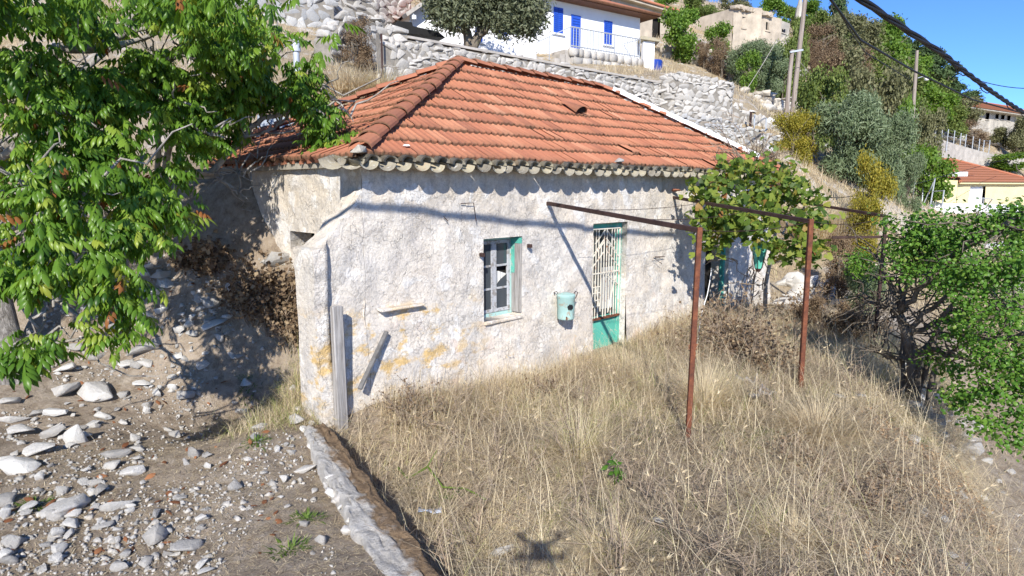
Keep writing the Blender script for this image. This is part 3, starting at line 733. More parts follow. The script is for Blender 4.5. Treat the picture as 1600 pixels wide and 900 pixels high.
# mortar along ridge joints (grey, thin)
# broken raised tile = small vent hole on the slope
def on_roof(px, py, lift=0.0):
    """point of the front slope seen at this photo position (house space)"""
    o = Vector((0, 0, CAMZ)); d = P(px, py, 5) - o; a = HL(-ov, -ov, zE); n = (U * 1).cross((VV * (rh + ov) + Vector((0, 0, k)))).normalized()
    t = (a - o).dot(n) / d.dot(n); w = o + d * t + n * lift; q = w - HA; return Vector((q.dot(U), q.dot(VV), w.z))
td = (Vector((0, rh + ov, k))).normalized(); nd = Vector((1, 0, 0)).cross(td)
p = on_roof(907, 179, .06); V = []; F = []
for q in range(2):
    for kk in range(9):
        an = math.pi * kk / 8; V.append(p + Vector((math.cos(an) * .15, 0, 0)) + nd * (math.sin(an) * (.13 if q == 0 else .02) - .03) + td * (0 if q == 0 else .42))
for kk in range(8): F.append((kk, kk + 1, 9 + kk + 1, 9 + kk))
vent = mk('vent_tile', V, F, M['tile'], roof, False, {'rnd': [.2] * 18, 'dirt': [.5] * 9 + [0] * 9})
mk('opening', [p + Vector((math.cos(math.pi * kk / 8) * .14, 0, 0)) + nd * (math.sin(math.pi * kk / 8) * .12 - .03) + td * .03 for kk in range(9)], [tuple(range(9))], M['dark'], vent)  # near-black face stands for the shaded mouth of the vent
# old half-round tiles laid as the eave course
V, F, Rr = [], [], []
n = int((HW + .3) / .232); r = random.Random(5)
def half(x, y0, z0, up_, rad, length, ax=(0, 1, 0), sx=(1, 0, 0), rr=.5, th=.022, drop=.17):
    ax, sx = Vector(ax), Vector(sx); b = len(V); ja = r.gauss(0, .04)
    for q in range(2):
        for lay in range(2):
            for kk in range(9):
                an = math.pi * kk / 8; rad2 = rad * (1 + (0 if q == 0 else -.15)) - (th if lay else 0); h = math.sin(an) * rad2 * .72
                V.append(Vector((0, 0, z0 + (h if up_ else -h) + q * length * drop)) + sx * (x + math.cos(an) * rad2 + ja * q * length) + ax * (y0 + q * length)); Rr.append(rr)
    for lay in range(2):
        for kk in range(8):
            o = b + lay * 9; f = (o + kk, o + kk + 1, o + 18 + kk + 1, o + 18 + kk); F.append(f)
    for kk in range(8): F.append((b + kk, b + kk + 1, b + 9 + kk + 1, b + 9 + kk))
for i in range(n):
    x = -.08 + i * .232 + r.gauss(0, .012)
    half(x, -.30 + r.gauss(0, .018), HH + .04 + r.gauss(0, .008), False, .118, .5, rr=r.random())
    half(x + .116, -.235 + r.gauss(0, .02), HH + .055 + r.gauss(0, .008), True, .098, .5, rr=r.random())
for i in range(2): half(-.2 + .2 * i, -.33, HH + .07, False, .15, .45, (.75, .66, 0), (.66, -.75, 0), rr=.4)
mk('eave_tiles', V, F, M['canal'], roof, True, {'rnd': Rr})
V, F, Rr = [], [], []
for i in range(int(HD / .23)):
    y = .1 + i * .23 + r.gauss(0, .015)
    half(y, -.13 + r.gauss(0, .02), HH + .055 + r.gauss(0, .008), True, .1, .45, (1, 0, 0), (0, 1, 0), rr=r.random())
mk('eave_tiles', V, F, M['tile'], roof, True, {'rnd': Rr, 'dirt': [.25] * len(V)})
# mortar bed between eave tiles and the first course
mb = MB(); mb.span((-.1, -.02, HH + .0), (HW + .1, .1, HH + .085)); mb.span((-.09, .1, HH + .0), (.1, HD, HH + .085)); mb.build('eave_bedding', M['mortar'], roof)
# lump of mortar at the hip foot
def rock_tmpl(seed, sub=2, flat=.75, cuts=17):
    """angular broken limestone: hull of a few random points, lightly roughened"""
    r = random.Random(seed); bm = bmesh.new()
    for _ in range(13 if sub > 1 else 8):
        p = Vector((r.gauss(0, 1), r.gauss(0, 1), r.gauss(0, 1))).normalized() * r.uniform(.75, 1.05); bm.verts.new((p.x, p.y * r.uniform(.7, 1), p.z * flat))
    g_ = bmesh.ops.convex_hull(bm, input=bm.verts[:]); bmesh.ops.delete(bm, geom=[v for v in bm.verts if not v.link_faces], context='VERTS')
    if sub > 1:
        bmesh.ops.bevel(bm, geom=bm.edges[:], offset=.045, segments=1, affect='EDGES', clamp_overlap=True); bmesh.ops.triangulate(bm, faces=bm.faces[:])
        bmesh.ops.subdivide_edges(bm, edges=[e for e in bm.edges if e.calc_length() > .3], cuts=1)
    bmesh.ops.triangulate(bm, faces=bm.faces[:]); bm.verts.index_update()
    V = np.array([v.co[:] for v in bm.verts]); V += .022 * np.c_[fbm(V * 3 + seed, 3, 1), fbm(V * 3 + seed, 3, 2), fbm(V * 3 + seed, 3, 3)]
    F = [[v.index for v in f.verts] for f in bm.faces]; bm.free(); return V, np.array(F)
RK = [rock_tmpl(i, 2 if i < 14 else 1, R.uniform(.55, .85)) for i in range(20)]
def rock_mesh(name, k, mat, parent=None):
    o = mk(name, RK[k][0], RK[k][1], mat, parent); return o
o = rock_mesh('hip_mortar', 3, M['palewall'], roof); o.location = E00 + Vector((.02, -.02, .06)); o.scale = (.11, .12, .1)
def thing_rock(name, label, cat_, loc, s, k=0, mat='limestone', rot=None, group=None):
    o = rock_mesh(name, k, M[mat]); o.location = loc; o.scale = s; o.rotation_euler = rot or (0, 0, R.uniform(0, 6)); return tag(o, label, cat_, group)
p = HL(*on_roof(962, 256, .06)); thing_rock('stone', 'grey stone lying on the orange roof tiles just above the eave', 'stone', p, (.15, .11, .08), 4)
p = HL(*on_roof(635, 233, .04)); thing_rock('mortar_chunk', 'white broken mortar chunk at the foot of the hip on the roof', 'stone', p, (.1, .06, .04), 6, 'whiteplaster')
# ---- broken stub of wall in line with the front
stub = empty('ruined_wall', 'crumbling plastered stub of wall with a stone pillar end beside the cottage corner', 'wall', HA, math.pi / 4)
xl = fx(480)
def top(x):
    pts_ = [(xl, 1.98), (xl + .12, 2.0), (fx(500), 2.03), (fx(520), 2.12), (fx(535), 2.28), (fx(550), 2.36), (fx(560), 2.5), (0.02, 2.62)]
    return np.interp(x, [q[0] for q in pts_], [q[1] for q in pts_])
xs = np.linspace(xl, -.003, 18); zt = np.linspace(0, 1, 46); XG, TG = np.meshgrid(xs, zt); xg = XG.ravel()
zg = -.5 + TG.ravel() * (top(xg) + .5 + .02 * vnoise(np.c_[xg * 14, 0 * xg, 0 * xg], 4)); pil = smooth((fx(506) - xg) / .02) * .07; pil = pil * (1 - .5 * np.exp(-((zg - 1.32) / .03) ** 2) - .5 * np.exp(-((zg - .72) / .03) ** 2))
fr = np.c_[xg, -.05 * smooth((1 - zg) / 1.2) - bumps(xg, 0 * xg, zg) - pil, zg]; bk = np.c_[xg, .34 + bumps(xg, 0 * xg + 9, zg) + 0 * xg, zg]
ww = fr.copy(); n = 18; V = np.concatenate([fr, bk]); F = []; off = len(fr)
for j in range(45):
    for i in range(17):
        q = (j * n + i, j * n + i + 1, (j + 1) * n + i + 1, (j + 1) * n + i); F.append(q); F.append(tuple(off + t for t in q[::-1]))
b2 = len(V); V = np.concatenate([V, fr[::n], bk[::n], fr[45 * n:], bk[45 * n:]])      # end face and top with their own crisp corners
for j in range(45): F.append((b2 + j, b2 + j + 1, b2 + 46 + j + 1, b2 + 46 + j))
b3 = b2 + 92
for i in range(17): F.append((b3 + i, b3 + i + 1, b3 + n + i + 1, b3 + n + i))
mk('plastered_wall', V, F, M['plaster'], stub, True)
# weathered timber post standing at its end
mb = MB(); xa, xb = fx(498), fx(512)
mb.box((xa + .06, -.17, .62), (.13, .09, 1.5), jit=.012); mb.box((xb + .02, -.15, .55), (.05, .06, 1.3), jit=.015)
po = mb.build('timber_post', M['greywood'], None, bevel=.012); po.matrix_world = Matrix.Translation(HA) @ Matrix.Rotation(math.pi / 4, 4, 'Z')
tag(po, 'split grey timber post standing against the pillar end of the broken wall', 'post')
# ---- things against and on the wall
def onwall(px, py, out=0.0):
    o = Vector((0, 0, CAMZ)); d = P(px, py, 5) - o; nrm = -VV; a = HA + nrm * out; t = (a - o).dot(nrm) / d.dot(nrm); return o + d * t
a, b = onwall(604, 518, .07), onwall(562, 608, .2)
mb = MB(); mb.bar(a, b, .055, .035); tag(mb.build('wooden_plank', M['darkwood'], None, bevel=.006), 'weathered grey plank leaning on the ochre stained wall', 'plank')
can = empty('water_canister', 'pale teal metal water canister with dark round patch hung on the white wall', 'canister', onwall(884, 498, .16)); can.scale = (.93, .93, .97)
mb = MB(); mb.lathe((0, 0, 0), [(.0, 0), (.13, 0), (.135, .02), (.143, .34), (.147, .345), (.147, .355), (.14, .36)], 24); mb.build('body', M['tealpale'], can, True)
mb = MB(); mb.lathe((0, 0, .355), [(.148, 0), (.151, .012), (.135, .03), (.05, .05), (0, .052)], 24); mb.build('lid', M['tealpale'], can)
for s in (-1, 1): mb = MB(); mb.tube([(s * .16, .1, .3), (s * .19, .06, .4), (s * .15, -.02, .43), (s * .12, .08, .36)], .007, 5); mb.build('wire_handle', M['rustdark'], can)
V = []; F = []
for j in range(2):
    for i in range(14):
        an = math.radians(-62) + (i / 13 - .5) * .75 - .05; e = math.sqrt(max(0, 1 - ((i / 13 - .5) * 2) ** 2)); V.append((.147 * math.cos(an), .147 * math.sin(an), .2 + (-.045 if j == 0 else .045) * e + .012 * math.sin(i * 2)))
for i in range(13): F.append((i, i + 1, 14 + i + 1, 14 + i))
mk('round_patch', V, F, M['cable'], can)
mb = MB(); mb.tube([(.0, -.14, .05), (.0, -.2, .045), (0, -.205, .02)], .012, 6); mb.build('tap', M['rust'], can)
# hooks and stray ironwork
for px, py, q in ((720, 318, ((0, 0), (20, -1), (24, 28))), (1023, 401, ((0, 0), (16, 0), (-2, 2), (11, 11))), (693, 338, ((0, 0), (7, 8)))):
    mb = MB(); mb.tube([onwall(px + a_, py + b_, .03 + .02 * i_) for i_, (a_, b_) in enumerate(q)], .006, 5)
    tag(mb.build('wall_hook', M['rustdark']), {720: 'bent rusty rod sticking out of the wall above the window', 1023: 'rusty hook in the white wall between door and vine shadow', 693: 'short rusty nail in the wall high above the window'}[px], 'hook')
# near-black lump stands for the shade in a hole high up
o = thing_rock('wall_hole', 'small dark socket hole in the wall below the eave', 'hole', onwall(622, 309, .0), (.05, .05, .03), 2, 'dark', (math.pi / 2, 0, math.pi / 4))
o.parent = house; o.matrix_parent_inverse = house.matrix_basis.inverted(); [o.pop(k_, None) for k_ in ('label', 'category')]
o = thing_rock('brick', 'broken orange brick wedged over the pergola beam end under the eave', 'brick', onwall(1056, 297, .08), (.09, .07, .07), 5, 'tile')
# lantern
lt = empty('lantern', 'tapered teal metal lantern hanging below the grape vine', 'lantern', P(1186, 403, 11.0) + Vector((0, 0, -.18)))
mb = MB(); prof = [(.06, 0), (.13, .36), (.14, .37), (.135, .385), (.05, .44)]; mb.lathe((0, 0, 0), prof, 6); mb.build('body', M['teal'], lt)
mb = MB(); mb.lathe((0, 0, -.06), [(.03, 0), (.065, .06)], 6)  # dark cone below the body: the shade under it put into colour
for kk in range(6):
    an = math.pi * kk / 3; mb.tube([(.064 * math.cos(an), .064 * math.sin(an), 0), (.136 * math.cos(an), .136 * math.sin(an), .37)], .005, 4)
mb.build('frame', M['rustdark'], lt)
mb = MB(); mb.tube([(0, 0, .43), (.02, 0, .75), (0, .05, .95)], .006, 4); mb.build('hanging_wire', M['rustdark'], lt)
# ================================================================== pergola
perg = empty('pergola', 'rusty iron pergola frame of thin posts and beams in front of the cottage', 'pergola', gz(G(1074, 690, 0)))
def rel(p): return Vector(p) - perg.location
def post(name, a, b, w, mat='rust'):
    mb = MB(); mb.bar(rel(a), rel(b), w); return mb.build(name, M[mat], perg, bevel=.004)
p1b = G(1074, 690, 0); p1b.z = H(p1b.x, p1b.y) - .2; p1t = P(1093, 360, p1b.y); post('post', p1b, p1t + Vector((0, 0, .03)), .05)
p2b = G(1250, 615, 0); p2b.z = H(p2b.x, p2b.y) - .2; p2t = P(1267, 346, p2b.y); post('post', p2b, p2t + Vector((0, 0, .03)), .055)
p3y = 11.3; p3t = P(1385, 338, p3y); p3b = P(1369, 505, p3y); p3b.z -= .3; post('post', p3b, p3t + Vector((0, 0, .02)), .05, 'rustdark')
b1 = onwall(852, 317, -.05); b2 = onwall(1050, 308, -.05); b3 = onwall(1190, 306, -.05)
post('beam', b1, p1t, .05, 'rustdark'); post('beam', b2, p2t, .05, 'rustdark'); post('beam', b3, p3t, .05, 'rustdark')
q = P(1300, 371, 11.6); post('cross_pipe', q, P(1393, 370, p3y + .05), .045, 'rustdark')
mb = MB()
for a, b, s in ((p1t, p2t, .05), (p2t, p3t, .08), (p1t.lerp(b1, .35), p2t.lerp(b2, .35), .06), (p1t.lerp(b1, .7), p2t.lerp(b2, .7), .05), (p2t.lerp(b2, .5), p3t.lerp(b3, .5), .06)):
    mb.tube([rel(a.lerp(b, t / 8)) - Vector((0, 0, s * 4 * (t / 8) * (1 - t / 8))) for t in range(9)], .004, 4)
mb.build('wire', M['rustdark'], perg)
# telephone wire drooping behind the vine towards the lane
# ---- grape vine
vine = empty('grape_vine', 'grape vine with yellow green lobed leaves sprawling over the rusty pergola', 'vine', gz(HL(8.6, -.9)))
lv = vine.location
stems = []
def wob(a, b, n, amt, sag=0):
    a, b = Vector(a), Vector(b); L = (b - a).length; out = []
    for i in range(n + 1):
        t = i / n; e = math.sin(t * math.pi); out.append(a.lerp(b, t) + Vector((R.gauss(0, 1), R.gauss(0, 1), R.gauss(0, 1))) * amt * L * e - Vector((0, 0, sag * 4 * t * (1 - t))))
    return out
ms = MB()
trunk = [gz(HL(8.6, -.9)) - Vector((0, 0, .1)), HL(8.65, -.85, .7), HL(8.5, -1.0, 1.4), HL(8.45, -1.1, 2.1)]
ms.tube([p - lv for p in trunk], [.05, .04, .035, .03], 7)
tips = [P(1120, 300, 10.6), P(1240, 300, 10.8), P(1275, 350, 10.4), P(1160, 330, 10.4), P(1200, 280, 11.5), P(1110, 340, 10.5), P(1215, 400, 10.8), P(1250, 390, 10.4), P(1170, 360, 10.4), P(1140, 270, 12)]
for t in tips:
    w = wob(trunk[-1], t, 7, .07, -.06); ms.tube([p - lv for p in w], np.linspace(.024, .008, 8), 5)
ms.build('stem', M['barkpale'], vine, True)
ms = MB()     # bare canes hanging in front of the doorway
for i in range(26):
    a = P(R.uniform(1105, 1200), R.uniform(395, 470), R.uniform(11.3, 12.6)); d = Vector((R.uniform(-.5, .5), R.uniform(-.3, .3), R.uniform(-.55, .1)))
    w = wob(a, a + d, 5, .12); ms.tube([p - lv for p in w], np.linspace(.012, .004, 6), 4)
for px, py in ((1183, 400), (1187, 540), (1192, 420)):
    pass
ms.tube([p - lv for p in wob(P(1180, 385, 12.0), P(1166, 520, 12.2), 6, .02)], .012, 5); ms.tube([p - lv for p in wob(P(1188, 380, 12.4), P(1172, 500, 12.6), 6, .02)], .012, 5)
ms.build('bare_cane', M['twig'], vine)
# lobed leaf template, slightly cupped
def vine_tmpl():
    V = [(0, 0, 0)]; n = 15
    for i in range(n):
        a = -math.pi * .93 + 2 * math.pi * .93 * i / (n - 1); lob = 1 + .23 * math.cos(a * 5 / 1.86 * 1.0); rr = .5 * lob * (1.0 if i % 2 == 0 else .86)
        V.append((rr * math.sin(a), .12 + rr * math.cos(a), -.10 * rr * rr * 4 * (.4 + .3 * math.cos(3 * a))))
    return np.array(V), np.array([(0, i, i + 1, i + 1) for i in range(1, n)])[:, :3]
VT, VF = vine_tmpl()
def blob_pts(blobs, n, shell=.55, seed=0):
    r = np.random.default_rng(seed); w = np.array([b[2] ** 2 if not hasattr(b[2], '__len__') else b[2][0] * b[2][2] for b in blobs], float); w /= w.sum()
    k = r.choice(len(blobs), n, p=w); d = r.normal(size=(n, 3)); d /= np.linalg.norm(d, axis=1, keepdims=True)
    rad = (shell + (1 - shell) * r.random(n)) if shell >= 0 else r.random(n) ** (1 / 3)
    c = np.array([list(blobs[i][0:1][0]) for i in k]); s = np.array([[blobs[i][2]] * 3 if not hasattr(blobs[i][2], '__len__') else list(blobs[i][2]) for i in k])
    return c + d * rad[:, None] * s, d, k
def B(px, py, Y, rp, ry=None, rz=None):
    p = P(px, py, Y); m = rp * Y / 1000; return (p, 0, (m, (ry or rp) * Y / 1000, (rz or rp) * Y / 1000))
vb = [B(1110, 300, 10.8, 34, 40, 22), B(1150, 280, 11.2, 45, 50, 28), B(1200, 290, 11.2, 50, 55, 34), B(1240, 310, 10.8, 42, 50, 36), B(1130, 335, 10.6, 44, 45, 24), B(1180, 340, 10.4, 55, 50, 26), B(1235, 355, 10.4, 48, 45, 28), B(1270, 345, 10.3, 24, 30, 26),
      B(1100, 350, 10.6, 20, 30, 30), B(1240, 390, 10.6, 28, 30, 20), B(1255, 400, 10.4, 20, 30, 16), B(1120, 375, 10.8, 16, 30, 22), B(1175, 378, 10.5, 22, 30, 16), B(1095, 380, 11, 12, 30, 20), B(1280, 375, 10.3, 16, 20, 24), B(1205, 252, 12, 12, 20, 14), B(1150, 365, 10.4, 28, 30, 16), B(1205, 262, 12, 26, 30, 12), B(1215, 390, 10.9, 16, 25, 14), B(1160, 262, 11.6, 18, 25, 10)]
L, D, _ = blob_pts(vb, 2300, -1, 3)
L = L + NR.normal(size=L.shape) * .10; kp = fbm(L * 2.6, 2, 19) > -.42; L = L[kp]; nrm = NR.normal(size=L.shape) * .65 + np.array([-.1, -.55, .55]); Mx = frames(nrm, NR.random(len(L)) * 6.28) * (NR.uniform(.07, .145, len(L)))[:, None, None]
V, F, r = inst(VT, VF, L - np.array(lv), Mx); mk('leaves', V, F, M['vineleaf'], vine, True, {'rnd': r})
# white string tied to the post
mb = MB(); mb.tube(wob(P(1112, 420, 11.4), P(1086, 560, 10), 6, .015), .008, 5); tag(mb.build('string', M['whiteplaster']), 'slack white string hanging from the vine down to the dry grass', 'string')
mb = MB(); [mb.tube(wob(P(1135 + 3 * i, 395, 13.2), P(1150, 470 + 6 * i, 13.0), 4, .02), .01, 4) for i in range(2)]
# dead bush lying on the eave corner
def twigbush(name, label, base, h, spread, n, mat, seed, rad=.012, lean=(0, 0, 0), category='bush', leaves=None, lsz=.03, nl=0, sub=4):
    r = random.Random(seed); mb = MB(); tips_ = []
    for i in range(n):
        d = Vector((r.gauss(0, spread), r.gauss(0, spread), 1)).normalized() + Vector(lean); L_ = h * r.uniform(.5, 1.1); a = Vector((r.gauss(0, .06), r.gauss(0, .06), -.05)); pts_ = [a]
        for k_ in range(5):
            d = (d + Vector((r.gauss(0, .16), r.gauss(0, .16), r.gauss(0, .12)))).normalized(); pts_.append(pts_[-1] + d * L_ / 5)
        mb.tube(pts_, np.linspace(rad, rad * .3, 6), 4, False)
        for k_ in range(sub):
            p0 = pts_[r.randint(2, 5)]; d2 = (d + Vector((r.gauss(0, .7), r.gauss(0, .7), r.gauss(0, .5)))).normalized(); e = p0 + d2 * L_ * .3; mid_ = p0.lerp(e, .5) + Vector((r.gauss(0, .02), r.gauss(0, .02), 0))
            mb.tube([p0, mid_, e], [rad * .5, rad * .4, rad * .2], 3, False); tips_ += [mid_, e]
        tips_ += pts_[2:]
    root = empty(name, label, category, base); mb.build('twigs', M[mat], root)
    if nl:
        T = np.array([t[:] for t in tips_]); k_ = NR.integers(0, len(T), nl); Lc = T[k_] + NR.normal(size=(nl, 3)) * h * .035
        Mx_ = frames(NR.normal(size=(nl, 3)) + np.array([0, -.5, .6]), NR.random(nl) * 6.28) * NR.uniform(.6, 1.3, nl)[:, None, None] * lsz
        V_, F_, r_ = inst([(-.5, 0, 0), (.5, 0, 0), (.35, 1, .1), (-.35, 1, .1)], [(0, 1, 2, 3)], Lc, Mx_); mk('leaves', V_, F_, M[leaves], root, False, {'rnd': r_})
    return root
twigbush('dead_bush', 'leafless grey brushwood lying over the tiles above the vine', HL(8.9, -.25, HH + .2), 1.25, .9, 22, 'twig', 3, .013, (-.3, -.1, .1))
# ================================================================== trees and shrubs
LEAF4 = (np.array([(0, 0, 0), (-.28, .3, -.05), (-.22, .72, -.12), (0, 1, -.25), (.22, .72, -.12), (.28, .3, -.05), (0, .35, .04), (0, .7, -.03)]),
         [(0, 6, 1, 1), (1, 6, 7, 2), (2, 7, 3, 3), (0, 5, 6, 6), (5, 4, 7, 6), (4, 3, 7, 7)])
# folded leaflet made of quads: midrib 0-6-7-3
LV = np.array([(0, 0, 0), (-.2, .25, -.04), (-.25, .55, -.10), (-.1, .85, -.2), (0, 1.0, -.28), (.1, .85, -.2), (.25, .55, -.10), (.2, .25, -.04), (0, .27, .03), (0, .56, -.03), (0, .84, -.16)])
LF = np.array([(0, 8, 1, 1), (1, 8, 9, 2), (2, 9, 10, 3), (3, 10, 4, 4), (0, 7, 8, 8), (7, 6, 9, 8), (6, 5, 10, 9), (5, 4, 10, 10)])
def tri_fix(F):
    return [tuple(dict.fromkeys(f)) for f in F]
def compound(nl=7):
    """walnut leaf: paired leaflets along a drooping stalk"""
    parts = []
    k_ = 0
    pts_ = [(-1, .32, .75), (1, .34, .75), (-1, .55, .92), (1, .57, .92), (-1, .78, .9), (1, .8, .9), (0, .9, 1.05)]
    for sgn, t, sz in pts_[-nl:]:
        pos = np.array([0, t, -.28 * t * t]); a = sgn * 1.0; c, s = math.cos(a), math.sin(a); Rz = np.array([[c, s, 0], [-s, c, 0], [0, 0, 1]])
        b = -.55 - .2 * abs(sgn); Rx = np.array([[1, 0, 0], [0, math.cos(b), -math.sin(b)], [0, math.sin(b), math.cos(b)]])
        parts.append((LV * np.array([.8, 1.08, 1.15]) * .52 * sz) @ (Rz @ Rx).T + pos)
    V = np.concatenate(parts); F = np.concatenate([LF + i * len(LV) for i in range(len(parts))])
    s = len(V); V = np.concatenate([V, [(-.008, 0, 0), (.008, 0, 0), (.008, .5, -.07), (-.008, .5, -.07), (.005, .95, -.26), (-.005, .95, -.26)]])
    F = np.concatenate([F, [(s, s + 1, s + 2, s + 3), (s + 3, s + 2, s + 4, s + 5)]]); return V, F
CV, CF = compound()
def clean(o):
    o.data.validate(); return o
def mkleaf(name, V, F, mat, parent, r):
    # drop repeated corner indices (triangles stored as quads)
    F = np.asarray(F); tri = F[:, 2] == F[:, 3]
    me = bpy.data.meshes.new(name); V = np.asarray(V, np.float32)
    ft, fq = F[tri][:, :3], F[~tri]; nl_ = len(ft) * 3 + len(fq) * 4
    me.vertices.add(len(V)); me.vertices.foreach_set('co', V.ravel()); me.loops.add(nl_)
    me.loops.foreach_set('vertex_index', np.concatenate([fq.ravel(), ft.ravel()]).astype(np.int32)); me.polygons.add(len(F))
    st = np.concatenate([np.arange(len(fq)) * 4, len(fq) * 4 + np.arange(len(ft)) * 3]).astype(np.int32); me.polygons.foreach_set('loop_start', st); me.update(calc_edges=True)
    a = me.attributes.new('rnd', 'FLOAT', 'POINT'); a.data.foreach_set('value', np.asarray(r, np.float32)); me.materials.append(M[mat])
    me.polygons.foreach_set('use_smooth', np.ones(len(F), bool)); o = bpy.data.objects.new(name, me); COL.objects.link(o)
    if parent: o.parent = parent
    return o
# ---------------------------------------------------------------- walnut
wb = P(22, 588, 7.2); wb = gz(wb)
wal = empty('walnut_tree', 'big leafy walnut tree with pale trunk beside the stony ground', 'tree', wb - Vector((0, 0, .05)))
wl = wal.location
NOOP = 0
tp = [wb + Vector((.02, 0, -.25)), wb + Vector((0, 0, .1)), P(5, 520, 7.3), P(-10, 450, 7.4), P(-25, 380, 7.4), P(-30, 300, 7.4)]
mb = MB(); mb.tube([p - wl for p in tp], [.30, .2, .165, .15, .14, .13], 12); mb.build('trunk', M['bark'], wal, True)
mb = MB()
fork = tp[-2]; fk2 = tp[-1]
BR = [  # pale limbs that show between the leaves: photo column, row, depth
 ([fork, P(60, 330, 6.9), P(110, 300, 6.5), P(170, 330, 6.1), P(220, 390, 5.8)], .05),
 ([fk2, P(90, 75, 7.2), P(150, 75, 7.2), P(190, 55, 7.3), P(205, 30, 7.4), P(230, -20, 7.5)], .075),
 ([P(190, 55, 7.3), P(240, 40, 7.4), P(280, 47, 7.5)], .03),
 ([fk2, P(60, 190, 6.6), P(110, 170, 6.5), P(150, 200, 6.4), P(190, 210, 6.3)], .05),
 ([P(110, 170, 6.5), P(66, 135, 6.5), P(70, 108, 6.5)], .03), ([P(66, 135, 6.5), P(25, 160, 6.4), P(0, 115, 6.3)], .03),
 ([fork, P(150, 420, 7.6), P(240, 330, 8.0), P(258, 270, 8.0), P(268, 200, 7.7), P(240, 110, 7.6)], .075),
 ([P(240, 330, 8.0), P(247, 210, 7.6), P(243, 175, 7.5), P(280, 172, 7.5), P(310, 205, 7.5), P(350, 215, 7.5)], .035),
 ([P(240, 330, 8.0), P(290, 280, 8.3), P(335, 275, 8.4), P(360, 290, 8.4), P(388, 312, 8.4)], .03), ([P(335, 275, 8.4), P(350, 262, 8.4), P(395, 283, 8.3)], .018),
 ([P(258, 270, 8.0), P(330, 270, 8.3), P(380, 215, 8.5), P(410, 185, 8.5), P(450, 175, 8.4), P(490, 170, 8.3), P(535, 195, 8.2)], .05),
 ([P(380, 215, 8.5), P(430, 200, 8.5), P(445, 175, 8.5), P(465, 212, 8.4)], .022),
 ([P(410, 185, 8.5), P(405, 120, 8.5), P(440, 75, 8.6), P(470, 60, 8.6)], .035), ([P(500, 140, 8.6), P(535, 165, 8.4), P(552, 190, 8.2)], .018),
 ([P(240, 110, 7.6), P(270, 90, 7.7), P(330, 50, 7.9), P(345, -20, 8)], .045), ([P(240, 110, 7.6), P(265, 130, 7.5), P(272, 160, 7.4)], .02),
 ([fork, P(60, 420, 6.4), P(90, 470, 5.8), P(140, 500, 5.5), P(200, 480, 5.2)], .03), ([P(90, 470, 5.8), P(60, 520, 5.2), P(30, 560, 4.8)], .015),
 ([fork, P(30, 290, 6), P(80, 300, 5.6), P(140, 320, 5.4)], .03), ([P(80, 300, 5.6), P(62, 292, 5.5), P(20, 300, 5.4)], .02), ([P(80, 300, 5.6), P(110, 310, 5.5), P(130, 330, 5.4)], .016),
 ([fk2, wl + Vector((-.3, -1.6, 3.4)), wl + Vector((.2, -3, 3.6))], .06), ([fk2, wl + Vector((-1.2, .5, 3.8)), wl + Vector((-2, 1, 4.2))], .07), ([fk2, wl + Vector((.6, 1.5, 4)), wl + Vector((1.4, 3, 4.6))], .06),
]
for pts_, rad in BR:
    fine = []
    for a, b in zip(pts_[:-1], pts_[1:]):
        fine += wob(a, b, 4, .035)[:-1]
    fine.append(pts_[-1]); mb.tube([Vector(p) - wl for p in fine], np.linspace(rad, rad * .28, len(fine)), 7)
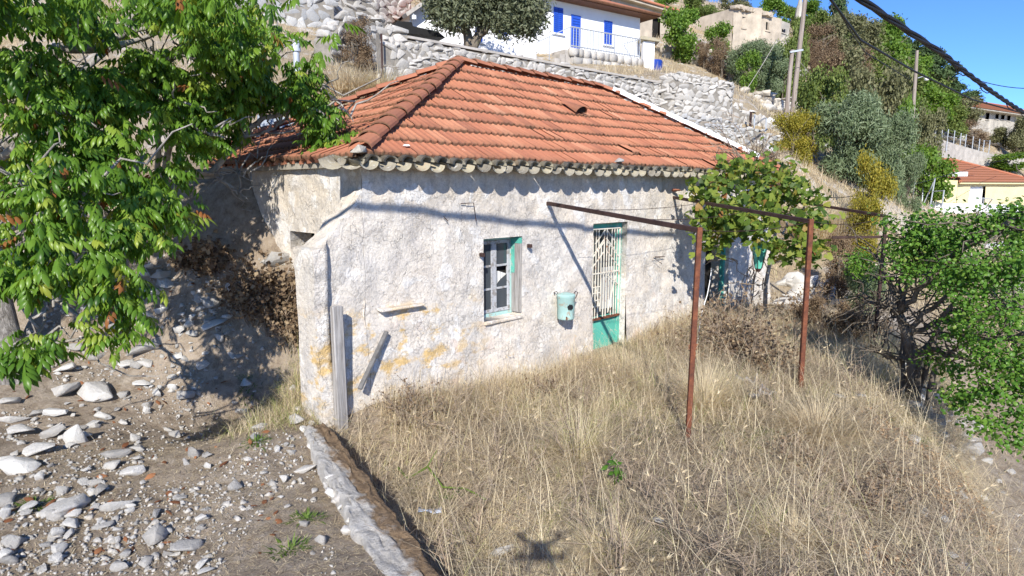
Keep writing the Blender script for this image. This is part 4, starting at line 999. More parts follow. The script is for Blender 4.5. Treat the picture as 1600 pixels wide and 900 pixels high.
# crooked twigs
for pts_, rad in BR:
    for _ in range(7):
        i = R.randrange(1, len(pts_)); a = Vector(pts_[i - 1]).lerp(Vector(pts_[i]), R.random()); e = a + Vector((R.gauss(0, .35), R.gauss(0, .3), R.gauss(.05, .3)))
        mb.tube([p - wl for p in wob(a, e, 5, .1)], np.linspace(.016, .005, 6), 4, False)
mb.build('branch', M['barkpale'], wal, True)
wbl = [B(560, 205, 8.15, 30, 24, 18), B(572, 205, 8.1, 24, 24, 16), B(540, 190, 8.15, 34, 34, 22), B(525, 220, 8.1, 36, 24, 16), B(572, 200, 8.15, 22, 24, 14), B(566, 208, 8.15, 24, 24, 14), B(520, 180, 8.3, 40, 40, 26), B(545, 205, 8.2, 34, 35, 22), B(560, 190, 8.2, 28, 30, 18), B(515, 215, 8.1, 45, 40, 18), B(480, 150, 8.5, 45, 50, 34), B(535, 222, 8.1, 34, 30, 14), B(470, 200, 8.3, 40, 40, 24), B(340, 205, 8.4, 55, 60, 34), B(300, 160, 8, 60, 60, 40), B(380, 250, 8.5, 30, 40, 16), B(480, 235, 8.0, 40, 40, 14), B(430, 150, 8.4, 60, 60, 26), B(250, 90, 7.6, 60, 60, 40), B(170, 150, 7, 60, 60, 50), B(260, 250, 7.2, 50, 50, 34), B(285, 330, 7.0, 40, 40, 22), B(30, 330, 6, 70, 70, 60), B(40, 30, 6.5, 95, 80), B(120, 20, 7, 70, 70, 40), B(60, 100, 6.3, 85), B(190, 110, 7.2, 75), B(130, 130, 6.6, 60), B(300, 25, 7.7, 75, 80, 40), B(360, 50, 8, 45), B(330, 120, 7.9, 75), B(400, 110, 8.3, 60), B(450, 130, 8.5, 55), B(480, 95, 8.6, 30), B(380, 170, 8.3, 48, 60, 36),
       B(50, 190, 5.9, 75, 80), B(20, 250, 5.6, 60, 70), B(215, 190, 6.8, 70, 70, 50), B(150, 210, 6.3, 60), B(300, 215, 7.6, 55, 60, 36), B(290, 160, 7.6, 50), B(470, 175, 8.4, 40, 50, 28), B(515, 195, 8.3, 40, 40, 24), B(550, 195, 8.2, 30, 35, 20), B(500, 215, 8.2, 45, 40, 20),
       B(90, 290, 5.4, 90, 80, 50), B(190, 280, 6.0, 65, 70, 40), B(230, 320, 5.8, 50, 60, 30), B(60, 370, 5.1, 70, 75, 45), B(150, 350, 5.3, 80, 70, 40), B(220, 370, 5.5, 45, 50, 24), B(20, 430, 5.0, 40, 60, 40), B(100, 420, 5.0, 60, 60, 28), B(170, 410, 5.1, 50, 50, 28), B(265, 320, 6, 40, 40, 20),
       B(150, 470, 5.0, 40, 40, 20), B(205, 490, 5.1, 38, 30, 18), B(170, 510, 5.0, 36, 30, 14), B(100, 505, 4.8, 36, 30, 14), B(55, 540, 4.5, 28, 25, 22), B(35, 575, 4.4, 18, 20, 18), B(35, 575, 4.4, 18, 20, 18), B(55, 545, 4.5, 30, 25, 22), B(190, 505, 5.0, 45, 30, 24), B(130, 480, 5.0, 55, 40, 30), B(60, 430, 5.0, 60, 60, 40), B(220, 440, 5.2, 35, 30, 24), B(160, 450, 5.0, 60, 40, 30),
       (wl + Vector((-1.1, -1.5, 3.2)), 0, (1.2, 1.2, .9)), (wl + Vector((.3, -2.6, 3.4)), 0, (1.1, 1.0, .7)), (wl + Vector((1.6, -1.6, 3.9)), 0, (1.0, 1.0, .6)), (wl + Vector((-1.5, 1, 4)), 0, (1.5, 1.5, 1)), (wl + Vector((1.2, 2.2, 4.4)), 0, (1.4, 1.3, .8)),
       (wl + Vector((2.8, -.2, 3.9)), 0, (1.2, .9, .45))]
def walnut_leaves():
    nc = 2700; Cn, D, kk = blob_pts(wbl, nc, .35, 5)
    # each twig end carries several compound leaves
    n = 4; T = np.repeat(Cn, n, 0) + NR.normal(size=(nc * n, 3)) * .05
    az = NR.random(nc * n) * 2 * math.pi; droop = NR.uniform(-.75, .25, nc * n)
    yv = np.c_[np.cos(az) * np.cos(droop), np.sin(az) * np.cos(droop) - .15, np.sin(droop)]; yv /= np.linalg.norm(yv, axis=1, keepdims=True)
    up_ = np.tile([0, 0, 1.], (len(yv), 1)) + NR.normal(size=yv.shape) * .25; x = np.cross(yv, up_); x /= np.linalg.norm(x, axis=1, keepdims=True); z = np.cross(x, yv)
    Mx = np.stack([x, yv, z], 2) * NR.uniform(.135, .215, len(yv))[:, None, None]
    rr = np.clip(np.repeat(NR.normal(.54, .19, nc), n) + NR.normal(0, .14, nc * n), 0, .94); od = NR.random(nc * n); rr = np.where(od < .012, NR.uniform(.94, 1.0, nc * n), rr)
    # keep the gap where the grey sheet shows through and open sky-holes over the slope
    px, py = [], []
    zc = T[:, 1] * CP - (T[:, 2] - CAMZ) * SP; yc = T[:, 1] * SP + (T[:, 2] - CAMZ) * CP; px = 800 + 1000 * T[:, 0] / zc; py = 450 - 1000 * yc / zc
    keep = ~((np.hypot((px - 432) / 54, (py - 200) / 42) < 1) | (np.hypot((px - 250) / 55, (py - 55) / 22) < 1) | (np.hypot((px - 160) / 38, (py - 82) / 16) < 1) | (np.hypot((px - 290) / 26, (py - 90) / 16) < 1) | (np.hypot((px - 215) / 25, (py - 175) / 16) < 1) | ((py > 235) & (px > 300) & (px < 420)) | (px > 590))
    keep &= ~((fbm(np.c_[px / 60, py / 60, 0 * px], 3, 77) > .38) & (zc > 4))
    T, Mx, rr = T[keep], Mx[keep], rr[keep]
    V, F, r = inst(CV, CF, T - np.array(wl), Mx, rr); r = np.clip(r + np.repeat(NR.normal(0, .06, len(r) // len(CV) * 1), len(CV)), 0, 1)
    mkleaf('crown', V, F, 'walnut', wal, r)
walnut_leaves()
# ---------------------------------------------------------------- shrub tree by the downhill edge
sb = gz(P(1432, 585, 8.2)); shr = empty('evergreen_shrub', 'wide evergreen shrub tree with glossy small leaves at the downhill yard edge', 'tree', sb - Vector((0, 0, .05))); sl_ = shr.location
mb = MB(); st = [sb + Vector((0, 0, -.2)), P(1428, 560, 8.2), P(1418, 525, 8.2), P(1405, 490, 8.2)]
mb.tube([p - sl_ for p in st], [.10, .085, .065, .05], 9); mb.build('trunk', M['barkbrown'], shr, True)
mb = MB(); limbs = [(sb + Vector((.1, .1, -.1)), P(1452, 550, 8.1), P(1475, 490, 7.9), P(1520, 430, 7.6), P(1580, 380, 7.4)), (sb + Vector((.12, -.05, -.1)), P(1470, 560, 7.9), P(1530, 530, 7.4), P(1600, 520, 7)), (sb + Vector((-.1, .1, -.1)), P(1412, 530, 8.4), P(1400, 470, 8.5), P(1410, 420, 8.5)), (st[2], P(1440, 490, 8), P(1500, 450, 7.7), P(1560, 400, 7.4)), (st[2], P(1470, 500, 8), P(1530, 500, 7.6), P(1600, 480, 7.2)), (st[3], P(1390, 440, 8.3), P(1370, 400, 8.4)), (st[3], P(1420, 430, 8.1), P(1440, 380, 8)), (st[3], P(1450, 440, 7.8), P(1500, 390, 7.6), P(1530, 340, 7.5)),
     (st[1], P(1460, 545, 7.8), P(1530, 570, 7.2), P(1600, 590, 6.7)), (st[1], P(1400, 560, 8.3), P(1350, 545, 8.5)), (st[3], P(1380, 480, 8.5), P(1340, 460, 8.7)), (st[1], P(1470, 520, 8.2), P(1560, 530, 8)), (P(1500, 390, 7.6), P(1570, 350, 7.2), P(1640, 300, 7))]
ends = []
for li in limbs:
    fine = []
    for a, b in zip(li[:-1], li[1:]): fine += wob(a, b, 4, .04)[:-1]
    fine.append(li[-1]); mb.tube([Vector(p) - sl_ for p in fine], np.linspace(.04, .012, len(fine)), 6)
    for _ in range(22):
        i = R.randrange(2, len(fine)); a = Vector(fine[i]); e = a + Vector((R.gauss(0, .3), R.gauss(0, .3), R.gauss(.1, .25))); mb.tube([p - sl_ for p in wob(a, e, 4, .08)], np.linspace(.014, .005, 5), 4, False)
mb.build('branch', M['barkbrown'], shr, True)
sbl = [B(1490, 420, 9.2, 60), B(1560, 470, 8.6, 70), B(1600, 370, 8.8, 60), B(1450, 400, 9.2, 40), B(1620, 560, 7.6, 60), B(1432, 385, 8.0, 42, 50, 36), B(1450, 375, 7.9, 52, 50, 40), B(1500, 370, 7.6, 40, 50, 30), B(1545, 345, 7.4, 30, 40, 20), B(1590, 335, 7.2, 34, 40, 22), B(1430, 430, 7.8, 40, 45, 26), B(1490, 430, 7.4, 50, 50, 34), B(1550, 425, 7.0, 52, 50, 36), B(1600, 420, 6.8, 45, 50, 40),
       B(1530, 480, 6.9, 56, 50, 34), B(1590, 500, 6.6, 55, 50, 40), B(1500, 520, 7.2, 36, 40, 22), B(1560, 560, 6.6, 52, 45, 34), B(1600, 600, 6.3, 50, 40, 34), B(1540, 610, 6.5, 34, 30, 20), B(1590, 650, 6.1, 34, 30, 18), B(1490, 575, 7.2, 24, 30, 14), B(1460, 560, 7.6, 30, 40, 16), B(1500, 620, 6.8, 40, 40, 18), B(1540, 660, 6.3, 40, 40, 18), B(1590, 690, 5.9, 40, 30, 16), B(1400, 400, 12.2, 26, 30, 30), B(1345, 410, 13, 30, 40, 24), B(1420, 350, 8, 60, 50, 22), B(1480, 345, 7.7, 40, 40, 18), B(1640, 380, 7, 60), B(1660, 520, 6.5, 70), B(1650, 620, 6.2, 60)]
nc = 3400; Cn, D, kk = blob_pts(sbl, nc, .3, 9); kp = fbm(Cn * 2.2, 3, 51) > -.26; Cn, D = Cn[kp], D[kp]; nc = len(Cn); n = 10; T = np.repeat(Cn, n, 0); T = T + NR.normal(size=T.shape) * .06
nrm = np.repeat(D, n, 0) * .7 + NR.normal(size=T.shape) * .6 + np.array([0, -.35, .55]); Mx = frames(nrm, NR.random(len(T)) * 6.28) * NR.uniform(.032, .058, len(T))[:, None, None]
rr = np.clip(np.repeat(NR.normal(.5, .2, nc), n) + NR.normal(0, .15, len(T)), 0, 1)
V, F, r = inst(LV * np.array([1.35, 1, .8]), LF, T - np.array(sl_), Mx, rr); mkleaf('crown', V, F, 'shrubleaf', shr, r)

# ---------------------------------------------------------------- generic far trees
QV = np.array([(-.5, 0, 0), (.5, 0, 0), (.42, .9, .14), (-.42, .9, .14)]); QF = np.array([(0, 1, 2, 3)])
def far_crown(seed, n, blobs, leaf, mat, upb=.5, cl=6, clr=.10, name='crown', parent=None, asp=1.0, shell=.45):
    r = np.random.default_rng(seed); nc_ = n // cl; Cn_, D_, k_ = blob_pts(blobs, nc_, shell, seed)
    T_ = np.repeat(Cn_, cl, 0) + r.normal(size=(nc_ * cl, 3)) * clr; nn = np.repeat(D_, cl, 0) * .6 + r.normal(size=T_.shape) * .7 + np.array([0, 0, upb])
    Mx_ = frames(nn, r.random(len(T_)) * 6.28) * (r.uniform(.6, 1.3, len(T_)) * leaf)[:, None, None]; Mx_[:, :, 1] *= asp
    rr_ = np.clip(np.repeat(r.normal(.45, .2, nc_), cl) + r.normal(0, .13, len(T_)), 0, 1)
    V_, F_, r_ = inst(QV, QF, T_, Mx_, rr_); return mk(name, V_, F_, M[mat], parent, False, {'rnd': r_})
def rblobs(seed, nb, w, h, base=.3, flat=.8):
    r = random.Random(seed); out = []
    for i in range(nb):
        a = r.uniform(0, 6.28); q = r.random() ** .5; z = base + (1 - base) * r.random(); wr = w * .5 * (1 - .45 * abs(z - .55)); s = r.uniform(.22, .36)
        out.append((Vector((math.cos(a) * q * wr * .8, math.sin(a) * q * wr * .8, z * h * .85)), 0, (s * w * .62, s * w * .62, s * w * .5 * flat)))
    return out
PROTO = {}
def proto(kind, var):
    key = (kind, var)
    if key in PROTO: return PROTO[key]
    mat, leafsz, n, nb, base, asp, shell = {'green': ('hillleaf', .030, 7500, 14, .18, 1.2, .5), 'bright': ('hillbright', .034, 7000, 13, .15, 1.2, .5), 'olive': ('hillolive', .024, 9000, 15, .2, 1.8, .4),
        'pine': ('pineleaf', .034, 7500, 12, .3, 1.6, .35), 'bush': ('broom', .0115, 26000, 16, .08, 4.5, .4), 'dry': ('brownleaf', .016, 9000, 12, .1, 1.6, .2), 'yellow': ('yellowleaf', .017, 9000, 12, .1, 1.8, .3)}[kind]
    root = bpy.data.objects.new('t', None); sd = hash(kind) % 7; sd = {'green': 1, 'bright': 2, 'olive': 3, 'pine': 4, 'bush': 5, 'dry': 6, 'yellow': 7}[kind] * 10 + var
    cr = far_crown(sd, n, rblobs(sd, nb, 1.0, 1.0, base, .8 if kind != 'pine' else .5), leafsz, mat, .4, 6, .045, asp=asp, shell=shell)
    mb_ = MB(); r = random.Random(sd); mb_.tube([(0, 0, -.25), (.02, 0, .12), (-.02, .01, .35), (.02, 0, .62)], [.05, .036, .028, .012], 6)
    for _ in range(7): mb_.tube([(0, 0, r.uniform(.1, .4)), (r.uniform(-.15, .15), r.uniform(-.15, .15), r.uniform(.4, .55)), (r.uniform(-.34, .34), r.uniform(-.34, .34), r.uniform(.5, .8))], [.022, .014, .005], 4)
    tr = mb_.build('trunk', M['barkbrown'], None, True); PROTO[key] = (cr, tr); COL.objects.unlink(cr); COL.objects.unlink(tr); return PROTO[key]
def plant(kind, var, px, pybase, Y, hpx, wpx, name, label, category='tree', group=None, rz=None, sink=0.0, loc=None):
    """a far tree: base under photo (px, pybase) at depth Y, height and width in photo pixels"""
    p = loc or P(px, pybase, Y); z = H(p.x, p.y)
    zc = Y * CP; h = hpx * zc / 1000; w = wpx * zc / 1000
    top_z = p.z + h; h2 = max(h * .7, top_z - z)
    root = empty(name, label, category, (p.x, p.y, z - sink), R.uniform(0, 6.28) if rz is None else rz, group); root.scale = (w, w, h2)
    for src in proto(kind, var):
        c = src.copy(); COL.objects.link(c); c.parent = root
    return root
# ================================================================== walls, buildings, poles behind
def hitplane(px, py, p0, n):
    o = Vector((0, 0, CAMZ)); d = P(px, py, 5) - o; t = (Vector(p0) - o).dot(n) / d.dot(n); return o + d * t
bmx = bmesh.new(); bmesh.ops.create_cube(bmx, size=1); bmesh.ops.subdivide_edges(bmx, edges=bmx.edges[:], cuts=1, use_grid_fill=True)
SV = np.array([v.co[:] for v in bmx.verts]); SF = np.array([[v.index for v in f.verts] for f in bmx.faces]); bmx.free()
SV = SV * (1 - .09) + .09 * SV / np.linalg.norm(SV, axis=1, keepdims=True) * .62
def hull_stones(r, a, d, n, sc, zc, dep, S_, o):
    """angular stones set in a face: along d, outward n"""
    out = []; Nn = len(sc); k_ = r.integers(0, 6, Nn); ang = r.normal(0, .16, Nn); c, s = np.cos(ang), np.sin(ang); D = np.array([d.x, d.y, 0]); NN = np.array([n.x, n.y, 0]); Z = np.array([0, 0, 1.])
    X = c[:, None] * D + s[:, None] * Z; Zc = -s[:, None] * D + c[:, None] * Z; sg = np.where(r.random(Nn) < .5, -1., 1.)
    Mx = np.stack([X * (S_[:, :1] * .58 * sg[:, None]), np.tile(NN, (Nn, 1)) * S_[:, 1:2] * .62, Zc * S_[:, 2:] * .8], 2); Lc = np.array([a.x, a.y, 0]) + D * sc[:, None] + NN * dep[:, None] + Z * zc[:, None] - o
    for t in range(6):
        m = k_ == t
        if m.any(): out.append(inst(RKW[t][0], RKW[t][1], Lc[m], Mx[m], np.clip(r.normal(.5, .24, m.sum()), 0, 1)))
    return cat(out)
RKW = [rock_tmpl(40 + i, 2, .8) for i in range(6)]
def stone_wall(name, label, tops, mat, sw=.34, sh=.2, thick=.5, drop=.3, rag=.06, base=None, band=None, cap=False, seed=1, group=None):
    r = np.random.default_rng(seed); pts_ = [P(*t) for t in tops]
    if cap: pts_ = [p_ - Vector((0, 0, .09)) for p_ in pts_]
    root = empty(name, label, 'wall', gz(pts_[0]), 0, group); o = np.array(root.location)
    parts = []; core = MB(); capm = MB(); bandm = MB()
    for a, b in zip(pts_[:-1], pts_[1:]):
        d = b - a; d.z = 0; L = d.length; d.normalize(); n = Vector((d.y, -d.x, 0))
        if n.y > 0: n = -n
        ns = max(2, int(L / .6)); ss = np.linspace(0, L, ns + 1); gx_ = a.x + d.x * ss; gy_ = a.y + d.y * ss; ztop = a.z + (b.z - a.z) * ss / L
        zb = np.minimum(hgt(gx_ + n.x * .3, gy_ + n.y * .3), ztop - .3) - drop
        if base is not None: zb = np.minimum(zb, ztop - base)
        V = []; F = []
        for i in range(ns + 1):
            q = Vector((gx_[i], gy_[i], 0)) - Vector(o)
            V += [q - n * 0 + Vector((0, 0, zb[i])), q + Vector((0, 0, ztop[i] - .06)), q - n * thick + Vector((0, 0, ztop[i] - .06)), q - n * thick + Vector((0, 0, zb[i]))]
        for i in range(ns): F += [(i * 4 + k_, i * 4 + (k_ + 1) % 4, i * 4 + 4 + (k_ + 1) % 4, i * 4 + 4 + k_) for k_ in range(3)]
        F += [(0, 3, 2, 1), (ns * 4, ns * 4 + 1, ns * 4 + 2, ns * 4 + 3)]
        core.add(V, F)
        hmax = float((ztop - zb).max()); z = 0; C_, S_ = [], []
        while z < hmax:
            h = sh * r.uniform(.65, 1.4); s = -r.uniform(0, sw)
            while s < L:
                w = sw * r.uniform(.45, 1.6); sc = s + w / 2
                if 0 < sc < L:
                    zt = np.interp(sc, ss, ztop) + (r.normal(0, rag) if z == 0 else 0); zz = zt - z - h / 2 + r.normal(0, sh * .1)
                    if zz > np.interp(sc, ss, zb) and not (band and band[0] < z < band[1] and band[2] < sc < band[3]):
                        C_.append((sc, zz)); S_.append((w * .95, thick * .30 * r.uniform(.95, 1.05), h * r.uniform(.86, 1.0)))
                s += w
            z += h
        C_ = np.array(C_); S_ = np.array(S_); Nn = len(C_)
        if not Nn: continue
        dep = r.normal(-.03, .013, Nn); ang = r.normal(0, .09, Nn)
        parts.append(hull_stones(r, a, d, n, C_[:, 0], C_[:, 1], r.normal(-.02, .02, Nn), S_ * np.array([1.45, 1.0, 1.5]), o))
        # coping stones
        nc_ = int(L / (sw * .9)); sc = (np.arange(nc_) + .5) * L / nc_; 
        if cap:
            for i in range(ns):
                p0 = Vector((gx_[i], gy_[i], ztop[i] + .02)); p1 = Vector((gx_[i + 1], gy_[i + 1], ztop[i + 1] + .02)); capm.bar(p0 - n * (thick * .45) - Vector(o), p1 - n * (thick * .45) - Vector(o), thick * 1.15, .07)
        else:
            zt = np.interp(sc, ss, ztop); parts.append(hull_stones(r, a, d, n, sc, zt + r.normal(0, rag, nc_) - .03, np.full(nc_, -thick / 2), np.c_[np.full(nc_, L / nc_ * 1.3), np.full(nc_, thick * 1.15), sh * r.uniform(.7, 1.3, nc_)], o))
        if band:
            p0 = a + d * band[2]; p1 = a + d * band[3]; V = []
            for p_ in (p0, p1):
                t_ = (p_ - a).dot(d); zt = np.interp(t_, ss, ztop)
                V += [p_ + n * .06 - Vector(o) + Vector((0, 0, zt - p_.z - band[1])), p_ + n * .06 - Vector(o) + Vector((0, 0, zt - p_.z - band[0])), p_ - n * .1 - Vector(o) + Vector((0, 0, zt - p_.z - band[0])), p_ - n * .1 - Vector(o) + Vector((0, 0, zt - p_.z - band[1]))]
            bandm.add(V, [(0, 1, 5, 4), (1, 2, 6, 5), (3, 0, 4, 7), (0, 3, 2, 1), (4, 5, 6, 7)])
    V, F, rr = cat(parts); mk('stonework', V, F, M[mat], root, False, {'rnd': rr}); core.build('core', M['wallcore'], root)
    if cap: capm.build('coping', M['concrete'], root)
    if band: bandm.build('render_band', M['concrete'], root)
    return root
stone_wall('retaining_wall', 'long grey white stone retaining wall running behind the orange roof', [(636, 54, 19.4), (1036, 127, 25.6)], 'rubble', .23, .125, .5, cap=True, seed=2, base=2.6)
stone_wall('retaining_wall', 'tall pale stone block wall with a square end beside the orange roof', [(1034, 119, 25.4), (1062, 113, 25.0), (1143, 129, 25.6), (1145, 131, 27.5)], 'rubble', .25, .16, .5, seed=3, base=2.4, rag=.02)
stone_wall('dry_stone_wall', 'low bluish grey dry stone wall just beyond the sloping end of the roof', [(960, 158, 22.5), (1065, 183, 23), (1140, 190, 23.5), (1222, 216, 24.6)], 'rubblegrey', .19, .105, .5, seed=4, base=1.9)
stone_wall('dry_stone_wall', 'ragged rubble wall with leaning wire posts past the square wall end', [(1144, 164, 26.5), (1190, 182, 27.2), (1224, 205, 27.6)], 'rubble', .34, .22, .6, seed=5, rag=.1)
stone_wall('stone_pillar', 'pale stone wall end pillar with a dark iron post beside the dry slope', [(597, 43, 19.0), (636, 46, 19.4)], 'rubble', .3, .2, .5, seed=6, base=2.0)
stone_wall('dry_stone_wall', 'rubble stone wall with a rounded rocky top above the dry grass', [(519, 58, 20), (540, 30, 21), (600, 33, 22.5)], 'rubble', .34, .24, .6, seed=7, rag=.1, base=1.6)
stone_wall('dry_stone_wall', 'grey dry stone wall partly in deep shadow at the top edge behind the walnut tree', [(360, -28, 23), (430, -22, 24), (520, -16, 25)], 'rubblegrey', .42, .26, .6, seed=8, base=1.9)
stone_wall('stone_wall', 'stone wall with vertical pipe joining the white house', [(517, -10, 25.5), (585, -34, 27), (641, -38, 29)], 'rubble', .4, .26, .6, seed=9, base=2.2)
stone_wall('terrace_wall', 'crumbling tan terrace wall under the beige house with hanging dry brush', [(1036, 72, 41), (1080, 70, 41), (1118, 88, 40), (1150, 110, 39)], 'rubbletan', .5, .3, .8, seed=10, rag=.2)
stone_wall('terrace_wall', 'broken terrace wall of pale stones below the leaning utility poles', [(1150, 140, 33), (1200, 152, 34), (1262, 165, 36)], 'rubbletan', .5, .3, .8, seed=11, rag=.25, base=1.0)
stone_wall('terrace_wall', 'pale rubble footing under the roofless ruin', [(1118, 50, 50), (1180, 56, 50), (1228, 62, 51)], 'rubbletan', .6, .36, .8, seed=12, rag=.25, base=1.4)
stone_wall('terrace_wall', 'white stone terrace wall climbing behind the lemon tree', [(1400, 212, 50), (1440, 214, 51), (1466, 228, 51)], 'rubble', .5, .3, .8, seed=13, rag=.12, base=1.6)
for px, pyb, h, Y, lab in ((597, 90, 34, 18.7, 'thin dark iron post at the end pillar of the long wall'), (1172, 200, 24, 26.2, 'dark iron post on the ragged rubble wall'), (1178, 200, 20, 26.3, 'thin grey wire post beside the dark iron post'), (1196, 208, 22, 26.6, 'thin pale wire post where the rubble wall drops')):
    mb = MB(); b = P(px, pyb, Y); mb.tube([b - Vector((0, 0, .6)), b + Vector((0, 0, h * Y / 1000))], .03 if px != 1172 else .05, 6); tag(mb.build('iron_post', M['rustdark' if px in (597, 1172) else 'galv']), lab, 'post')
# ---------------------------------------------------------------- white house
wd = Vector((.823, .568, 0)).normalized(); wn = Vector((wd.y, -wd.x, 0))
wa = P(836, 100, 33.0); wh = empty('white_house', 'white rendered house with bright blue shutters and door above the long stone wall', 'house', Vector((wa.x, wa.y, wa.z - 1)))
wo = wh.location
def wp(px, py, out=0): return hitplane(px, py, wa + wn * out, wn)
def prism(mb, poly, depth, dirv): 
    n = len(poly); V = [p - wo for p in poly] + [p + dirv * depth - wo for p in poly]
    mb.add(V, [tuple(range(n)), tuple(range(2 * n - 1, n - 1, -1))] + [(i, n + i, n + (i + 1) % n, (i + 1) % n) for i in range(n)])
def rectw(px0, py0, px1, py1, out):
    a = wp(px0, py0, out); b = wp(px1, py0, out); z1 = wp((px0 + px1) / 2, py1, out).z; zt = wp((px0 + px1) / 2, py0, out).z
    return Vector((a.x, a.y, zt)), Vector((b.x, b.y, zt)), Vector((b.x, b.y, z1)), Vector((a.x, a.y, z1))
tl = wp(836, -10); tr = wp(1000, 30); br = wp(1000, 130); bl = wp(836, 150)
mb = MB(); zt = tr.z + .05; prism(mb, [Vector((tl.x, tl.y, zt)), Vector((tr.x, tr.y, zt)), Vector((br.x, br.y, br.z - 1)), Vector((bl.x, bl.y, br.z - 1))], 7, -wn); mb.build('wall', M['whiteplaster'], wh)
# eaves and roof
a = Vector((tl.x, tl.y, zt)) - wd * .6 + wn * .75; b = Vector((tr.x, tr.y, zt)) + wd * .75 + wn * .75; mb = MB(); n_ = -wn
prism(mb, [a, b, b + Vector((0, 0, .16)), a + Vector((0, 0, .16))], 8.5, n_); ro = mb.build('eaves_board', M['wood'], wh)
mb = MB(); a2, b2 = a + Vector((0, 0, .17)) + wn * .05, b + Vector((0, 0, .17)) + wn * .05; c2, d2_ = b2 - wn * 4.2 - wd * 3 + Vector((0, 0, 1.7)), a2 - wn * 4.2 + wd * 3 + Vector((0, 0, 1.7)); e2, f2 = b2 - wn * 8.5, a2 - wn * 8.5
mb.add([p - wo for p in (a2, b2, c2, d2_, e2, f2)], [(0, 1, 2, 3), (1, 4, 2), (4, 5, 3, 2), (5, 0, 3)], .5); mb.build('roof', M['tile'], wh)
mb = MB(); mb.tube([a + wn * .06 + Vector((0, 0, .1)) - wo, b + wn * .06 + Vector((0, 0, .1)) - wo], .07, 6); mb.build('gutter', M['wood'], wh)
def opening(kind, px0, py0, px1, py1, out=.0, parts_=2):
    q = rectw(px0, py0, px1, py1, out + .02); o_ = empty(kind); o_.parent = wh; mb = MB(); d = (q[1] - q[0]); w = d.length; h = q[0].z - q[3].z; d.normalize()
    c = (q[0] + q[2]) / 2 - wo; rot = Matrix(((d.x, -wn.x, 0), (d.y, -wn.y, 0), (0, 0, 1)))
    for k_ in range(parts_):
        cc = c + d * ((k_ + .5) / parts_ - .5) * w; mb.box(cc, (w / parts_ - .03, .06, h), rot)
    mb.build('shutter' if kind == 'window' else 'leaf', M['bluepaint'], o_)
    mb = MB(); nsl = 11
    for k_ in range(parts_):
        for i in range(nsl): mb.box(c + d * ((k_ + .5) / parts_ - .5) * w + wn * .035 + Vector((0, 0, ((i + .5) / nsl - .5) * h * .86)), (w / parts_ * .7, .02, h * .02), rot)
    mb.build('louvre', M['bluedark'], o_)
    mb = MB(); mb.box(c + wn * .02 - Vector((0, 0, h / 2 + .05)), (w + .2, .16, .07), rot); mb.build('sill', M['whiteplaster'], o_)
    return o_
opening('window', 865, 12, 880, 52); opening('door', 892.5, 24, 907.5, 77, parts_=1); opening('window', 944, 33, 957, 70)
# porch of rough stone with steps and railing
po_ = 1.35
pt = [wp(893, 75, po_), wp(1001, 92, po_)]; zt = (pt[0].z + pt[1].z) / 2
mb = MB(); prism(mb, [Vector((pt[0].x, pt[0].y, zt - .02)), Vector((pt[1].x, pt[1].y, zt - .02)), Vector((pt[1].x, pt[1].y, zt - 2.6)), Vector((pt[0].x, pt[0].y, zt - 2.6))], po_ - .05, -wn); mb.build('porch_floor', M['concrete'], wh)
ps = []; r = np.random.default_rng(4); d = (pt[1] - pt[0]); d.z = 0; L = d.length; d.normalize(); C_, S_ = [], []
z = 0
while z < 2.2:
    h = r.uniform(.2, .4); s = -r.uniform(0, .3)
    while s < L:
        w = r.uniform(.25, .62)
        if 0 < s + w / 2 < L: C_.append((s + w / 2, zt - z - h / 2)); S_.append((w * .94, .16, h * .94))
        s += w
    z += h
C_, S_ = np.array(C_), np.array(S_); Vt = (SV[None] + r.normal(0, .05, (len(C_), 26, 3))) * S_[:, None, :]
Vw = np.stack([pt[0].x + d.x * (Vt[:, :, 0] + C_[:, :1]) + wn.x * Vt[:, :, 1], pt[0].y + d.y * (Vt[:, :, 0] + C_[:, :1]) + wn.y * Vt[:, :, 1], Vt[:, :, 2] + C_[:, 1:]], -1) - np.array(wo)
mk('porch_stonework', Vw.reshape(-1, 3), (SF[None] + (np.arange(len(C_)) * 26)[:, None, None]).reshape(-1, 4), M['rubble'], wh, False, {'rnd': np.repeat(r.random(len(C_)), 26)})
mb = MB()
for i in range(5): mb.box(Vector((pt[0].x, pt[0].y, zt - .14 - .24 * i)) - d * (.18 + .32 * i) - wn * .6 - wo + Vector((0, 0, -.4)), (.36, 1.1, .9), Matrix(((d.x, -wn.x, 0), (d.y, -wn.y, 0), (0, 0, 1))))
mb.build('steps', M['concrete'], wh)
mb = MB(); q0 = Vector((pt[0].x, pt[0].y, zt)) - wo - wn * .08; nb = 26
for hh in (.12, 1.0): mb.tube([q0 + Vector((0, 0, hh)), q0 + d * L + Vector((0, 0, hh))], .035, 5)
for i in range(nb + 1): mb.tube([q0 + d * (L * i / nb), q0 + d * (L * i / nb) + Vector((0, 0, 1.0))], .03 if i % 8 == 0 else .02, 4)
mb.tube([q0 + Vector((0, 0, 1)), q0 - d * 2.6 + Vector((0, 0, -.25))], .025, 5); mb.tube([q0 - d * 1.3 + Vector((0, 0, .35)), q0 - d * 1.3 + Vector((0, 0, -.7))], .02, 4); mb.tube([q0 - d * 2.6 + Vector((0, 0, -.25)), q0 - d * 2.6 + Vector((0, 0, -1.4))], .02, 4)
mb.tube([q0 + d * L + Vector((0, 0, 1)), q0 + d * L - wn * 1.2 + Vector((0, 0, 1))], .025, 5)
mb.build('railing', M['galv'], wh)
